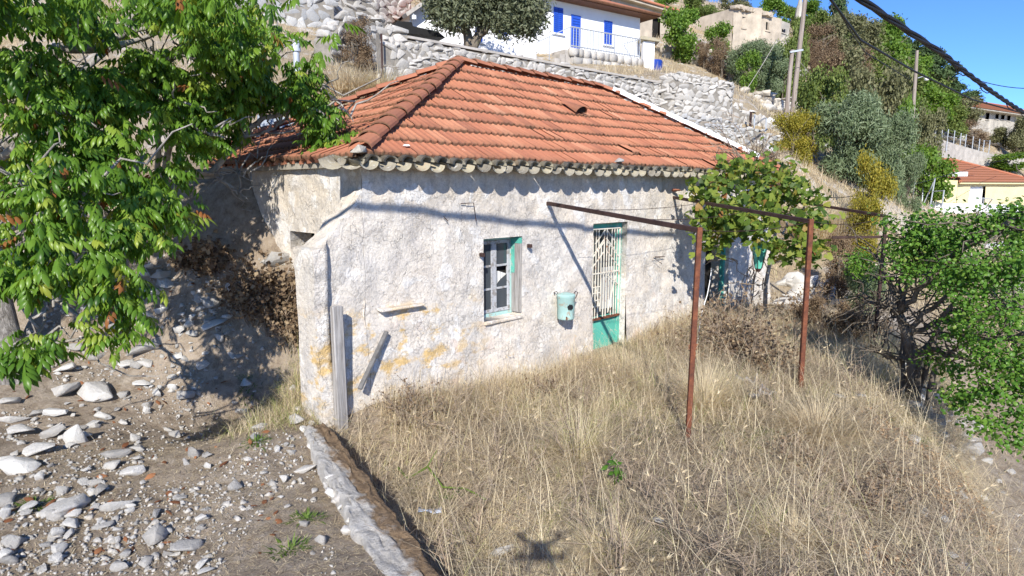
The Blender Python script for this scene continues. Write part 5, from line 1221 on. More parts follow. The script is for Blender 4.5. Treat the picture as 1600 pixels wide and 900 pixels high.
# left wing, a gable end seen almost square
ga = P(640, 70, 27.0); gd = Vector((.88, .47, 0)).normalized(); gn = Vector((gd.y, -gd.x, 0))
gp = lambda px, py, out=0: hitplane(px, py, ga + gn * out, gn)
mb = MB(); prism(mb, [gp(640, 22), gp(640, 90), gp(838, 140), gp(838, -30), gp(740, -52)], 6.5, -gn); mb.build('wing_wall', M['whiteplaster'], wh)
mb = MB(); mb.bar(gp(632, 25, .3) - wo, gp(742, -52, .3) - wo, .5, .14); mb.build('rake_board', M['concrete'], wh)
mb = MB(); a_, b_ = gp(632, 22, .4), gp(742, -56, .4); mb.add([p - wo for p in (a_, b_, b_ - gn * 7, a_ - gn * 7)], [(0, 1, 2, 3)], .5); mb.build('roof', M['tile'], wh)
def gopen(px0, py0, px1, py1, kind):
    o_ = empty(kind); o_.parent = wh; a_ = gp(px0, py0); b_ = gp(px1, py0); z0_, z1_ = gp((px0 + px1) / 2, py1).z, gp((px0 + px1) / 2, py0).z; w = (b_ - a_).length; h = z1_ - z0_
    c = Vector(((a_.x + b_.x) / 2, (a_.y + b_.y) / 2, (z0_ + z1_) / 2)) - wo; rot = Matrix(((gd.x, -gn.x, 0), (gd.y, -gn.y, 0), (0, 0, 1)))
    mb = MB(); mb.box(c + gn * .02, (w, .06, h), rot); mb.build('pane', M['glass'], o_)
    mb = MB(); [mb.box(c + gn * .05 + gd * s * w * .27, (w * .42, .04, h * .55), rot) if False else mb.box(c + gn * .05 + gd * s * w * .25 - Vector((0, 0, h * .2)), (w * .46, .04, h * .58), rot) for s in (-1, 1)]; mb.build('shutter', M['bluepaint'], o_)
    mb = MB(); mb.box(c + gn * .03 - Vector((0, 0, h / 2 + .05)), (w + .2, .16, .08), rot); mb.build('sill', M['whiteplaster'], o_)
gopen(703, 14, 722, 44, 'window'); gopen(742, 38, 753, 65, 'window'); gopen(776, 30, 793, 56, 'window')
mb = MB(); q = gp(641, 40, .1) - wo; mb.tube([q, q + gn * .4 + Vector((0, 0, .35)), q + gn * .5 + Vector((0, 0, .25))], .03, 5); mb.box(q + gn * .5 + Vector((0, 0, .2)), (.16, .16, .14)); mb.build('outdoor_lamp', M['galv'], wh)
gpil = empty('gate_pillar', 'white gate pillar with a small sloping tile cap by the stone porch', 'pillar', P(1011, 117, 36.5)); q = gpil.location
mb = MB(); mb.box((0, 0, .4), (.6, .6, 2.6)); mb.build('shaft', M['whiteplaster'], gpil)
mb = MB(); mb.box((0, 0, 1.76), (1.1, 1.0, .1), Matrix.Rotation(.14, 3, 'Y')); mb.box((-.05, 0, 1.87), (.8, .7, .1), Matrix.Rotation(.14, 3, 'Y')); mb.build('cap', M['canal'], gpil)
mb = MB(); q = P(1023, 112, 37); mb.lathe(q - Vector((0, 0, .8)), [(.0, 0), (.38, 0), (.42, 1.3), (.36, 1.4), (0, 1.42)], 14); tag(mb.build('rubbish_bin', M['bluedark']), 'dark blue bin standing beside the white gate pillar', 'bin')
mb = MB(); q = gp(652, 62, 1.2); Vd = [(-1.0, 0, .1), (-.9, 0, .5), (-.35, 0, .52), (-.3, 0, .38), (.7, 0, .3), (1.0, 0, .1)]
V = [q + gd * a_ + gn * b_ + Vector((0, 0, c_)) for b_ in (.4, -.4) for a_, _, c_ in Vd]; mb.add(V, [(0, 1, 2, 3, 4, 5), (11, 10, 9, 8, 7, 6)] + [(i, 6 + i, 6 + (i + 1) % 6, (i + 1) % 6) for i in range(6)]); tag(mb.build('garden_cover', M['black']), 'low black humped cover behind the long wall against the white house', 'cover')
# ---------------------------------------------------------------- beige house, ruin, far houses
def block(name, label, px0, py0, px1, py1, pyb, Y0, Y1, depth, mat, roofh=0, ov_=.4, openings=(), rooft='tile', omat='dark', category='house'):
    """a building whose front runs from photo column px0 (depth Y0) to px1 (depth Y1); py0/py1 eave rows, pyb base row"""
    a_ = P(px0, py0, Y0); b_ = P(px1, py1, Y1); zt_ = (a_.z + b_.z) / 2; base_ = P((px0 + px1) / 2, pyb, (Y0 + Y1) / 2); d_ = b_ - a_; d_.z = 0; L_ = d_.length; d_.normalize(); n_ = Vector((d_.y, -d_.x, 0))
    root = empty(name, label, category, Vector((a_.x, a_.y, base_.z)), math.atan2(d_.y, d_.x)); h_ = zt_ - base_.z
    hs = []
    for (x0_, y0_, x1_, y1_) in openings:
        p_, q_ = hitplane(x0_, y0_, a_, n_), hitplane(x1_, y1_, a_, n_); hs.append(((p_ - a_).dot(d_), (q_ - a_).dot(d_), q_.z - base_.z, p_.z - base_.z))
    V, F = panel(0, L_, -1.2, h_, [tuple(round(t, 4) for t in h) for h in hs], lambda x, z: np.c_[x, .05 * fbm(np.c_[x, z, 0 * x] * 1.3, 2, 4), z], .1)
    V = list(map(tuple, V)); b = len(V); V += [(0, 0.06, -1.2), (L_, 0.06, -1.2), (L_, depth, -1.2), (0, depth, -1.2), (0, 0.06, h_), (L_, 0.06, h_), (L_, depth, h_), (0, depth, h_)]
    F += [(b + 1, b + 2, b + 6, b + 5), (b + 2, b + 3, b + 7, b + 6), (b + 3, b, b + 4, b + 7)] + ([(b + 4, b + 5, b + 6, b + 7)] if roofh >= 0 else [])
    mk('wall', V, F, M[mat], root)
    for h in hs:
        o_ = empty('window' if h[2] > .5 else 'door'); o_.parent = root; mb = MB(); mb.span((h[0] - .05, .22, h[2] - .05), (h[1] + .05, .3, h[3] + .05)); mb.build('pane' if h[2] > .5 else 'leaf', M[omat], o_)  # dark ones are near-black slabs standing for shade in empty openings
        mb = MB(); mb.span((h[0] - .1, -.06, h[2] - .1), (h[1] + .1, .2, h[2] - .003)); mb.build('sill', M[mat], o_)
    if roofh > 0:
        e_ = ov_; V = [(-e_, -e_, h_), (L_ + e_, -e_, h_), (L_ + e_, depth + e_, h_), (-e_, depth + e_, h_)]; r0 = min(depth, L_) / 2 * .95; V += [(r0, depth / 2, h_ + roofh), (max(r0 + .1, L_ - r0), depth / 2, h_ + roofh)]
        # ribbed tile courses as stepped strips
        Vr, Fr, Dr = [], [], []
        def strip(A_, B_, C2, D2, nn=9):
            A_, B_, C2, D2 = map(Vector, (A_, B_, C2, D2)); nz = (B_ - A_).cross(D2 - A_).normalized()
            for i in range(nn):
                t0, t1 = i / nn, (i + 1) / nn; k_ = len(Vr); Vr.extend([A_.lerp(D2, t0) + nz * .07, B_.lerp(C2, t0) + nz * .07, B_.lerp(C2, t1), A_.lerp(D2, t1), A_.lerp(D2, t0), B_.lerp(C2, t0)]); Fr.append((k_, k_ + 1, k_ + 2, k_ + 3)); Fr.append((k_ + 4, k_ + 5, k_ + 1, k_)); Dr.extend([.25, .25, 0, 0, .9, .9])
        strip(V[0], V[1], V[5], V[4]); strip(V[1], V[2], V[5], V[5]); strip(V[2], V[3], V[4], V[5]); strip(V[3], V[0], V[4], V[4])
        ro_ = mk('roof', Vr, Fr, M[rooft], root, False, {'rnd': [.5 + .12 * math.sin(i) for i in range(len(Vr))], 'dirt': Dr})
        mb = MB(); [mb.tube([Vector(V[i]) + Vector((0, 0, .06)), Vector(V[j]) + Vector((0, 0, .06))], .11, 6, r=.3) for i, j in ((0, 4), (4, 5), (5, 1), (2, 5), (3, 4))]; mb.build('ridge', M[rooft], ro_)
        mb = MB(); mb.span((-e_ + .05, -e_ + .05, h_ - .12), (L_ + e_ - .05, depth + e_ - .05, h_ - .004)); mb.build('eave', M[mat], root)
    return root
block('beige_house', 'stained beige house with red tiled roof and dark doorway above the white house', 955, -2, 1050, 16, 66, 42, 46, 6, 'beigewall', 1.5, .45, [(1020, 26, 1031, 66), (988, 22, 997, 30)])
rn = block('ruined_house', 'roofless pale ruin with three empty window holes on the skyline', 1147, 12.5, 1222, 29, 62, 48, 51, 7, 'beigewall', -1, 0, [(1160, 27, 1165, 44), (1177, 30, 1184, 47), (1197, 34, 1202, 48)], category='ruin')
mb = MB(); Lr = 4.2
for i in range(26): mb.box((i * .16, .0, P(1147, 12.5, 48).z - rn.location.z + R.uniform(-.02, .14)), (R.uniform(.2, .4), .5, R.uniform(.15, .3)), jit=.04)
mb.build('broken_coping', M['beigewall'], rn)
block('ruined_house', 'low broken side wall joined to the roofless ruin with one dark gap', 1104, 30, 1146, 16, 58, 53, 48.6, 2.2, 'beigewall', -1, 0, [(1128, 27, 1134, 38)], category='ruin')
block('ruined_house', 'small stone outbuilding with square hole beside the end of the ruin', 1219, 32, 1234, 36, 60, 51.4, 52.4, 3, 'palewall', -1, 0, [(1222, 44, 1227, 52)], category='ruin')
mb = MB(); q = P(1249, 24, 60); mb.lathe(q - Vector((0, 0, 1.5)), [(0, 0), (.4, 0), (.38, 1.3), (.33, 1.9), (.2, 2.5), (.1, 3.0), (0, 3.1)], 9); tag(mb.build('stone_pinnacle', M['palewall']), 'pale pointed stone pinnacle on the skyline behind the tall pole', 'pinnacle')
block('far_house', 'old stone house with long low red roof under the thick cable', 1500, 160, 1640, 194, 206, 66, 78, 7, 'palewall', 1.7, .9, [(1541, 176, 1545, 187), (1556, 172, 1560, 186), (1565, 174, 1569, 187), (1574, 176, 1578, 189)])
yh = block('yellow_house', 'pale yellow house with orange hip roof and white double door', 1498, 285, 1612, 285, 326, 46, 49, 7.5, 'creamplaster', 1.75, .35, [(1516, 291, 1537, 322)], omat='whiteplaster')
block('annex', 'small flat roofed cream annex beside the yellow house', 1446, 279, 1497, 284, 322, 45, 45.6, 4, 'creamplaster', 0, 0, [(1463, 281, 1469, 288)])
mb = MB(); a_, b_ = P(1443, 272, 44.8), P(1500, 272, 45.4); mb.bar(a_ + Vector((0, 2, 0)), b_ + Vector((0, 2, 0)), 4.4, .3); tag(mb.build('flat_roof', M['whiteplaster']), 'white flat roof slab lying on the small cream annex', 'roof slab')
def boxwall(name, label, tops, thick, hpx, mat, category='wall', drop=.5):
    pts_ = [P(*t) for t in tops]; root = gz(pts_[0]); V, F = [], []
    for i, p_ in enumerate(pts_):
        d_ = pts_[min(i + 1, len(pts_) - 1)] - pts_[max(0, i - 1)]; d_.z = 0; d_.normalize(); n_ = Vector((d_.y, -d_.x, 0)) * (thick / 2); zb = p_.z - hpx * p_.y / 1000 - drop
        V += [Vector((p_.x, p_.y, zb)) + n_, p_ + n_, p_ - n_, Vector((p_.x, p_.y, zb)) - n_]
    for i in range(len(pts_) - 1): F += [(i * 4 + k_, i * 4 + (k_ + 1) % 4, i * 4 + 4 + (k_ + 1) % 4, i * 4 + 4 + k_) for k_ in range(4)]
    F += [(3, 2, 1, 0), tuple(4 * (len(pts_) - 1) + k_ for k_ in range(4))]
    o_ = mk(name, [v - root for v in V], F, M[mat]); o_.location = root; return tag(o_, label, category)
boxwall('garden_wall', 'low white garden wall in front of the yellow house', [(1421, 300, 40), (1470, 318, 39), (1530, 318, 41), (1620, 322, 43)], .3, 30, 'whiteplaster')
boxwall('garden_wall', 'white rough ended wall and gate pillar at the top of the dusty lane', [(1402, 251, 41), (1421, 247, 41.5)], .4, 60, 'whiteplaster')
boxwall('concrete_wall', 'long grey tan concrete retaining wall above the yellow house roof', [(1455, 214, 52), (1490, 226, 54), (1550, 242, 57), (1640, 250, 60)], .4, 34, 'concrete')
boxwall('white_steps', 'white rendered steps and wall seen through the evergreen shrub', [(1560, 384, 25), (1640, 372, 26)], 1.2, 40, 'whiteplaster', 'steps')
# chain link fence on the concrete wall
fe = empty('chain_link_fence', 'chain link fence of slim grey posts standing on the concrete wall', 'fence', gz(P(1480, 226, 57)))
tops = [(1416, 178, 47), (1430, 182, 48), (1446, 188, 49), (1455, 192, 49.5), (1463, 196, 50), (1473, 199, 50.5), (1482, 202, 51), (1492, 204, 52), (1502, 208, 52.6), (1510, 210, 53), (1521, 213, 53.6), (1531, 217, 54), (1538, 219, 54.3), (1547, 219, 54.6)]
tops = [(a_, b_, c_ * 1.035) for a_, b_, c_ in tops]
for t in tops:
    mb = MB(); q = P(*t); mb.tube([q - fe.location, q - Vector((0, 0, 1.75)) - fe.location], .035, 5); mb.build('post', M['galv'], fe)
mb = MB()
for k_ in range(7): mb.tube([P(*t) - Vector((0, 0, .05 + .26 * k_)) - fe.location for t in tops], .008, 3)
mb.build('netting', M['galv'], fe)
fg = empty('pipe_fence', 'grey pipe fence frame with diagonal braces by the white garden wall', 'fence', gz(P(1450, 320, 38)))
mb = MB()
def pl(a_, b_, r_=.035, nm='post'): 
    m_ = MB(); m_.tube([P(*a_) - fg.location, P(*b_) - fg.location], r_, 5); m_.build(nm, M['galv'], fg)
pl((1426, 312, 39), (1432, 264, 39)); pl((1445, 262, 39), (1440, 322, 38)); pl((1425, 262, 39.4), (1447, 274, 39), .03, 'rail'); pl((1452, 330, 37), (1461, 278, 37)); pl((1441, 323, 37.6), (1459, 284, 37.2), .03, 'brace'); pl((1470, 338, 36), (1475, 297, 36)); pl((1460, 299, 37), (1475, 298, 36), .03, 'rail'); pl((1403, 306, 40), (1411, 262, 40))
fgt = empty('iron_gate', 'small white iron gate in front of the yellow house wall', 'gate', gz(P(1545, 330, 38)))
mb = MB(); q0, q1 = P(1529, 309, 38) - fgt.location, P(1552, 311, 38) - fgt.location
for i in range(9): t_ = q0.lerp(q1, i / 8); mb.tube([t_, t_ - Vector((0, 0, 1.0))], .02, 4)
mb.tube([q0, q1], .025, 4); mb.tube([q0 - Vector((0, 0, .9)), q1 - Vector((0, 0, .9))], .025, 4); mb.build('bars', M['galv'], fgt)
# ---------------------------------------------------------------- poles and cables
def pole(name, label, b_, t_, r0, r1, lamp=False, mat='pole'):
    B_, T_ = P(*b_), P(*t_); root = empty(name, label, 'pole', B_); mb = MB(); mb.tube([Vector((0, 0, -1)), (T_ - B_) * .5, T_ - B_], [r0, (r0 + r1) / 2, r1], 10); mb.build('shaft', M[mat], root)
    return root, B_, T_
up_, b_, t_ = pole('utility_pole', 'tall leaning wooden utility pole reaching above the ruin on the hill', (1238, 168, 33), (1262, -32, 33), .125, .095)
mb = MB(); q = t_ - b_; mb.bar(q + Vector((-.7, 0, -.3)), q + Vector((.7, 0, -.3)), .1); mb.build('cross_arm', M['pole'], up_)
p2_, b2_, t2_ = pole('utility_pole', 'short wooden stay pole close beside the tall pole', (1229, 166, 32), (1238, 78, 32), .11, .09)
mb = MB(); mb.bar(t2_ - b2_ + Vector((-.15, -.1, -.12)), t2_ - b2_ + Vector((.5, 0, .0)), .08); mb.build('stay_bracket', M['galv'], p2_)
p3_, b3_, t3_ = pole('street_lamp_pole', 'wooden pole with small white street lamp in front of the wooded hill', (1426, 188, 41), (1433, 79, 41), .12, .09)
mb = MB(); q = P(1434, 122, 41) - b3_; mb.tube([q, q + Vector((.25, -.1, .08)), q + Vector((.42, -.15, -.02))], .03, 5); mb.build('lamp_arm', M['galv'], p3_)
mb = MB(); mb.lathe(q + Vector((.46, -.15, -.18)), [(0, 0), (.1, .02), (.14, .1), (.05, .2), (0, .21)], 10); mb.build('lamp', M['whiteplaster'], p3_)
def cable(name, label, pts_, rad, sag=0, n=24, mat='cable', twist=0, extra=None):
    pts_ = [Vector(p_) for p_ in pts_]; out = []
    for a_, b_ in zip(pts_[:-1], pts_[1:]):
        for i in range(n): t_ = i / n; out.append(a_.lerp(b_, t_) - Vector((0, 0, sag * 4 * t_ * (1 - t_))))
    out.append(pts_[-1]); mb = MB()
    if twist:
        for ph in range(3):
            mb.tube([p_ + Vector((math.cos(i * twist + ph * 2.09), 0, math.sin(i * twist + ph * 2.09))) * rad * .75 for i, p_ in enumerate(out)], rad * .68, 6)
        if extra: 
            for k_ in extra:   # loose lashing loops hanging under the bundle
                mb.tube([out[k_], out[k_ + 3] - Vector((0, 0, rad * 3)), out[k_ + 6] - Vector((0, 0, rad * 2.6)), out[k_ + 9]], rad * .3, 4)
    else: mb.tube(out, rad, 5)
    return tag(mb.build(name, M[mat], None, True), label, 'cable')
cl = Vector((6.276, 5.70, -.513)).normalized(); c0 = Vector((4.2313, 7.985, 4.765))
cable('overhead_cable', 'thick twisted black cable bundle crossing the blue sky', [c0 - cl * 11, c0 + cl * 3, c0 + cl * 10, c0 + cl * 26], .032, .05, 60, twist=.55, extra=(64, 78, 96, 108, 122, 140))
cable('overhead_cable', 'thinner black wire sagging below the thick twisted cable', [P(1262, -50, 16), P(1345, 63, 24), P(1430, 112, 30), P(1520, 156, 36), P(1625, 184, 42)], .042, .0, 8)
cable('overhead_cable', 'thin grey wire running down to the green hillside trees', [P(1275, -40, 20), P(1330, 50, 26), P(1352, 82, 30), P(1430, 130, 44)], .022, .0, 8)
cable('overhead_cable', 'single faint wire low in the sky above the long red roof', [P(1530, 126, 80), P(1620, 138, 84)], .05, .3, 8)
cable('telephone_wire', 'thin drooping wire leading from the grape vine past the yellow bush', [P(1225, 300, 12.5), P(1310, 309, 18), P(1390, 297, 26), P(1470, 276, 34), P(1600, 240, 46)], .014, .03, 8)
cable('guy_wire', 'pale guy wire stretched from the tall pole down to the dry slope', [P(1214, 62, 33), P(1155, 156, 31.5)], .013, .1, 6, 'concrete')
cable('guy_wire', 'short pale guy wire from the stay pole to the bushes', [P(1238, 80, 32), P(1280, 128, 34)], .012, .1, 6, 'concrete')
flue = MB(); q = P(463, 86, 16); flue.lathe(q - Vector((0, 0, 1.2)), [(0, 0), (.075, 0), (.075, 1.28), (.11, 1.28), (.11, 1.58), (0, 1.58)], 14); tag(flue.build('flue_pipe', M['galv'], None, False), 'grey steel flue pipe with cap above the walnut leaves', 'flue')
# corrugated sheet leaning behind the cottage
mb = MB(); a_, b_ = P(392, 250, 12.1), P(470, 250, 12.0); d_ = b_ - a_; L_ = d_.length; d_.normalize(); n_ = Vector((d_.y, -d_.x, 0)); V, F = [], []
for i in range(60):
    t_ = i / 59; off = n_ * (.008 * math.sin(i * .7)); V += [a_ + d_ * L_ * t_ + off - Vector((0, 0, .6)), a_ + d_ * L_ * t_ + off - n_ * .35 + Vector((0, 0, .86 - .1 * t_)), a_ + d_ * L_ * t_ + off - n_ * .36 + Vector((0, 0, .86 - .1 * t_)), a_ + d_ * L_ * t_ + off - n_ * .02 - Vector((0, 0, .6))]
for i in range(59): F += [(i * 4 + k_, i * 4 + (k_ + 1) % 4, i * 4 + 4 + (k_ + 1) % 4, i * 4 + 4 + k_) for k_ in range(4)]
tag(mk('metal_sheet', V, F, M['sheet'], None, True), 'grey metal sheet with teal streaks standing behind the tiled roof', 'sheet')
# ================================================================== vegetation on the hill
HG = 'trees and bushes on the wooded hillside'
def many(rows, name, labels, category, group):
    for i, (kind, px, pb, Y, h, w) in enumerate(rows):
        plant(kind, i % 3, px, pb, Y, h, w, name if kind != 'pine' else 'pine_tree', labels[kind], category, group + (' pine' if kind == 'pine' else '') + ' ' + kind)
hill = [ # crest pines and dark trees
 ('pine', 1302, 62, 66, 70, 46), ('pine', 1396, 110, 74, 58, 46), ('pine', 1420, 118, 76, 62, 50), ('pine', 1447, 136, 78, 62, 50), ('pine', 1470, 152, 80, 56, 50), ('pine', 1493, 172, 82, 44, 48), ('pine', 1512, 186, 84, 38, 40), ('pine', 1530, 192, 86, 30, 34), ('pine', 1546, 196, 88, 22, 30), ('pine', 1374, 100, 72, 46, 44),
 ('bright', 1388, 100, 68, 70, 60), ('green', 1275, 60, 60, 46, 50), ('green', 1330, 80, 66, 54, 60), ('green', 1352, 90, 66, 52, 60), ('bright', 1262, 40, 70, 36, 44), ('green', 1236, 40, 74, 30, 40), ('pine', 1440, 158, 74, 60, 60), ('pine', 1412, 140, 70, 62, 64), ('pine', 1468, 176, 76, 52, 60), ('pine', 1500, 196, 78, 36, 50),
 # slope
 ('dry', 1285, 96, 52, 60, 60), ('olive', 1312, 100, 54, 70, 66), ('olive', 1345, 112, 56, 70, 72), ('dry', 1290, 140, 46, 56, 60), ('olive', 1318, 150, 46, 70, 70), ('bright', 1390, 130, 60, 60, 70), ('bright', 1420, 150, 60, 62, 66), ('green', 1365, 140, 52, 62, 70), ('green', 1400, 165, 54, 62, 72),
 ('olive', 1375, 178, 42, 78, 84), ('olive', 1335, 170, 40, 60, 66), ('bright', 1425, 175, 56, 56, 60), ('green', 1452, 178, 58, 62, 62), ('olive', 1500, 196, 66, 44, 60), ('olive', 1478, 190, 64, 44, 56), ('bright', 1448, 190, 57, 56, 70), ('green', 1484, 198, 58, 46, 50), ('green', 1425, 190, 50, 44, 56), ('dry', 1258, 100, 50, 36, 44), ('dry', 1270, 120, 48, 40, 44),
 ('green', 1250, 70, 56, 40, 40), ('bright', 1400, 190, 47, 46, 60), ('olive', 1450, 197, 46, 30, 50), ('dry', 1300, 120, 50, 50, 50), ('olive', 1300, 78, 58, 56, 60), ('dry', 1335, 128, 50, 56, 60), ('green', 1385, 150, 54, 56, 66), ('pine', 1388, 122, 70, 56, 60), ('pine', 1428, 132, 76, 60, 60), ('olive', 1520, 200, 74, 26, 44)]
many(hill, 'hillside_tree', {'pine': 'dark green pine on the crest of the wooded hill', 'bright': 'bright green broadleaf tree on the wooded hill', 'green': 'mid green bushy tree on the wooded hill', 'olive': 'dusty olive green tree on the wooded hill', 'dry': 'brown dried shrub on the upper slope'}, 'tree', 'wooded hillside')
back = [('bright', 1040, 24, 52, 34, 40, 'green tree crown rising behind the beige house roof'), ('green', 1085, 30, 54, 44, 50, 'dark green tree between the beige house and the ruin'), ('bright', 1062, 76, 40, 62, 62, 'fig tree spreading green leaves beside the dark doorway of the beige house'), ('olive', 1150, 14, 56, 22, 50, 'olive green treetop behind the ruin wall'),
 ('bright', 1205, 26, 58, 28, 46, 'light green treetop above the far end of the ruin'), ('green', 1110, 36, 52, 34, 44, 'mid green tree beside the low broken ruin wall'), ('bright', 1120, 66, 44, 30, 44, 'light green shrub above the crumbling terrace wall'), ('bush', 1168, 100, 38, 33, 56, 'grey green bush below the ruin'), ('bush', 1200, 108, 38, 40, 56, 'grey green bush behind the round bright bush'), ('bright', 1170, 114, 35, 34, 38, 'round bright green bush on the dry slope under the ruin'),
 ('green', 1225, 100, 38, 40, 40, 'dark green bush next to the short stay pole'), ('green', 1245, 74, 42, 56, 40, 'slender green tree with bare limbs beside the tall pole'), ('dry', 1128, 100, 39, 44, 44, 'brown dry shrub hanging on the crumbling terrace wall'), ('dry', 1100, 84, 40, 30, 30, 'small brown brush on top of the tan terrace'),
 ('bush', 1318, 262, 22.5, 122, 104, 'big grey green bush in the middle of the slope'), ('bush', 1372, 268, 23, 108, 84, 'grey green bush next to the lane'), ('green', 1286, 215, 27, 112, 72, 'tall mid green bush behind the big grey green one'), ('bush', 1340, 225, 27, 86, 70, 'pale grey green bush higher behind the others'), ('yellow', 1238, 236, 22.5, 66, 62, 'yellow green shrub at the end of the stone walls'), ('yellow', 1262, 225, 23, 60, 56, 'thin yellowish shrub touching the big grey green bush'),
 ('yellow', 1362, 330, 18.5, 100, 62, 'yellow leaved bush by the lane'), ('yellow', 1352, 388, 16.5, 90, 66, 'lower yellow bush behind the pergola end'), ('bush', 1418, 300, 26, 60, 44, 'wispy grey green bush against the white rough wall'), ('bright', 1440, 300, 39, 74, 78, 'round lemon tree with shiny leaves by the yellow house'),
 ('bright', 1570, 258, 56, 20, 70, 'low green hedge bush above the yellow house roof'), ('dry', 1205, 262, 19, 46, 70, 'grey brown brushwood behind the far hip of the roof'), ('dry', 1310, 430, 14.5, 70, 60, 'dry brown bush behind the pergola'), ('bush', 1345, 460, 13.5, 60, 60, 'sparse green weed bush beside the evergreen shrub'), ('bright', 1412, 208, 40, 50, 40, 'light leaved sapling by the chain link fence'), ('dry', 1520, 205, 60, 20, 60, 'brown scrub above the chain link fence'), ('dry', 1475, 212, 60, 22, 50, 'second brown scrub patch behind the fence posts'), ('olive', 1560, 226, 64, 26, 44, 'dusty green shrub below the far stone house'), ('dry', 1455, 255, 50, 20, 40, 'thin brown scrub at the foot of the concrete wall'),
 ('dry', 555, 62, 20.5, 40, 60, 'dry shrub in front of the grey wall'), ('olive', 1590, 222, 62, 40, 40, 'small olive tree beside the stone house end'), ('dry', 1285, 498, 11.8, 40, 70, 'dark dead brush in the shade behind the rusty posts'), ('dry', 1330, 505, 11.2, 44, 60, 'dead brown brush in the shade under the evergreen shrub')]
for i, (kind, px, pb, Y, h, w, lab) in enumerate(back): plant(kind, i % 3, px, pb, Y, h, w, {'bush': 'bush', 'dry': 'dry_bush', 'yellow': 'yellow_bush'}.get(kind, 'green_tree'), lab, 'bush' if kind in ('bush', 'dry', 'yellow') else 'tree')
# silver olive in front of the white house
ob = P(738, 72, 24); olv = empty('olive_tree', 'grey green olive tree with forked trunk in front of the white house', 'tree', Vector((ob.x, ob.y, ob.z - .4))); ol = olv.location
mb = MB()
for pts_ in ([(738, 78, 24), (748, 55, 24), (765, 35, 24), (790, 10, 23.8)], [(735, 78, 24), (730, 52, 24), (722, 30, 24), (712, 5, 24)], [(752, 50, 24), (760, 30, 24.3), (758, 0, 24.4)]):
    f_ = []; pp = [P(*t) for t in pts_]
    for a_, b_ in zip(pp[:-1], pp[1:]): f_ += wob(a_, b_, 3, .05)[:-1]
    f_.append(pp[-1]); mb.tube([p - ol for p in f_], np.linspace(.2, .07, len(f_)), 8)
mb.build('trunk', M['barkbrown'], olv, True)
obl = [B(700, 20, 24, 30, 40, 24), B(690, 5, 24, 24, 40, 26), B(760, 12, 24, 40, 50, 26), B(810, 22, 24, 40, 50, 24), B(835, 15, 24, 22, 40, 22), B(740, -15, 24, 60, 60, 34), B(800, -20, 24, 50, 60, 36), B(720, 30, 23.6, 24, 30, 14), B(790, 40, 23.6, 26, 30, 10), B(825, 42, 24, 20, 30, 10), B(770, -60, 24, 60, 60, 30)]
cr = far_crown(5, 42000, obl, .048, 'olive', .3, 9, .16, parent=olv, asp=3.0, shell=.2); cr.location = -ol
mb = None
# ================================================================== low boundary wall
n_ = Vector((-bwd.y, bwd.x, 0)); Lw = (BW2 - BW0).length; V, F = [], []; nu, nv = 420, 29
if n_.x < 0: n_ = -n_
for i in range(nu + 1):
    s = Lw * i / nu; c = BW0 + bwd * s; wid = .13 + .05 * min(1, s / 2.5) + .02 * vnoise([[s * 2.2, 3, 0]], 3)[0]
    for j in range(nv):
        t = j / (nv - 1); off = (-1 + 2 * t) * wid; prof = -.55 if j in (0, nv - 1) else (.02 if j in (1, nv - 2) else .055)
        q = c + n_ * (off + (.022 * fbm(np.array([[s * 5, j * .25, 0]]), 4, 5, .5)[0])); z = .12 + prof + .016 * fbm(np.array([[s * 6, j * .4, 1.]]), 4, 8, .6)[0] * (j not in (0, nv - 1)); V.append((q.x, q.y, z))
for i in range(nu):
    for j in range(nv - 1): F.append((i * nv + j, i * nv + j + 1, (i + 1) * nv + j + 1, (i + 1) * nv + j))
def bwmat():
    m = N('limed_rubble'); x = m.attr('side'); n1 = m.noise(5, 8, .7); n2 = m.noise(26, 7, .75)
    c = m.ramp(n1, [(.3, (.36, .34, .31)), (.55, (.54, .52, .485)), (.75, (.68, .665, .63))]); c = m.mix(m.ramp(n2, [(.52, 0), (.72, .6)]), c, (.27, .23, .18))
    k_ = m.math('ADD', x, m.math('MULTIPLY', n1, .9)); c = m.mix(m.ramp(k_, [(.72, 0), (.88, 1)]), c, m.ramp(n2, [(.3, (.13, .085, .05)), (.7, (.31, .22, .135))]))
    m.col(c).rough(.95); m.bump(m.math('ADD', n1, m.math('MULTIPLY', n2, .5)), .05); return m.m
side_attr = np.array([(.04 + .66 * (j / (nv - 1)) * (1.1 - .7 * i / nu)) for i in range(nu + 1) for j in range(nv)])
tag(mk('boundary_wall', V, F, bwmat(), None, True, {'side': side_attr}), 'low limed rubble kerb wall edging the overgrown yard', 'wall'); bwo = bpy.data.objects[-1] if False else [o for o in bpy.data.objects if o.name.startswith('boundary_wall')][0]
nS_ = 70; sS = NR.random(nS_) * Lw; T = np.array([list(BW0 + bwd * s_ + n_ * (-.11 - .02 * min(1, s_) + NR.normal(0, .035))) for s_ in sS]); T[:, 2] = .10 + NR.normal(0, .02, nS_)
prt = []
for t_ in range(6):
    m_ = np.arange(nS_) % 6 == t_; q_ = int(m_.sum()); prt.append(inst(RKW[t_][0], RKW[t_][1], T[m_], frames(NR.normal(size=(q_, 3)) * .4 + np.array([0, 0, 1]), NR.random(q_) * 6.28) * NR.uniform(.03, .085, q_)[:, None, None]))
V, F, rr = cat(prt); mk('stonework', V, F, M['limewash'], bwo, False, {'rnd': rr})
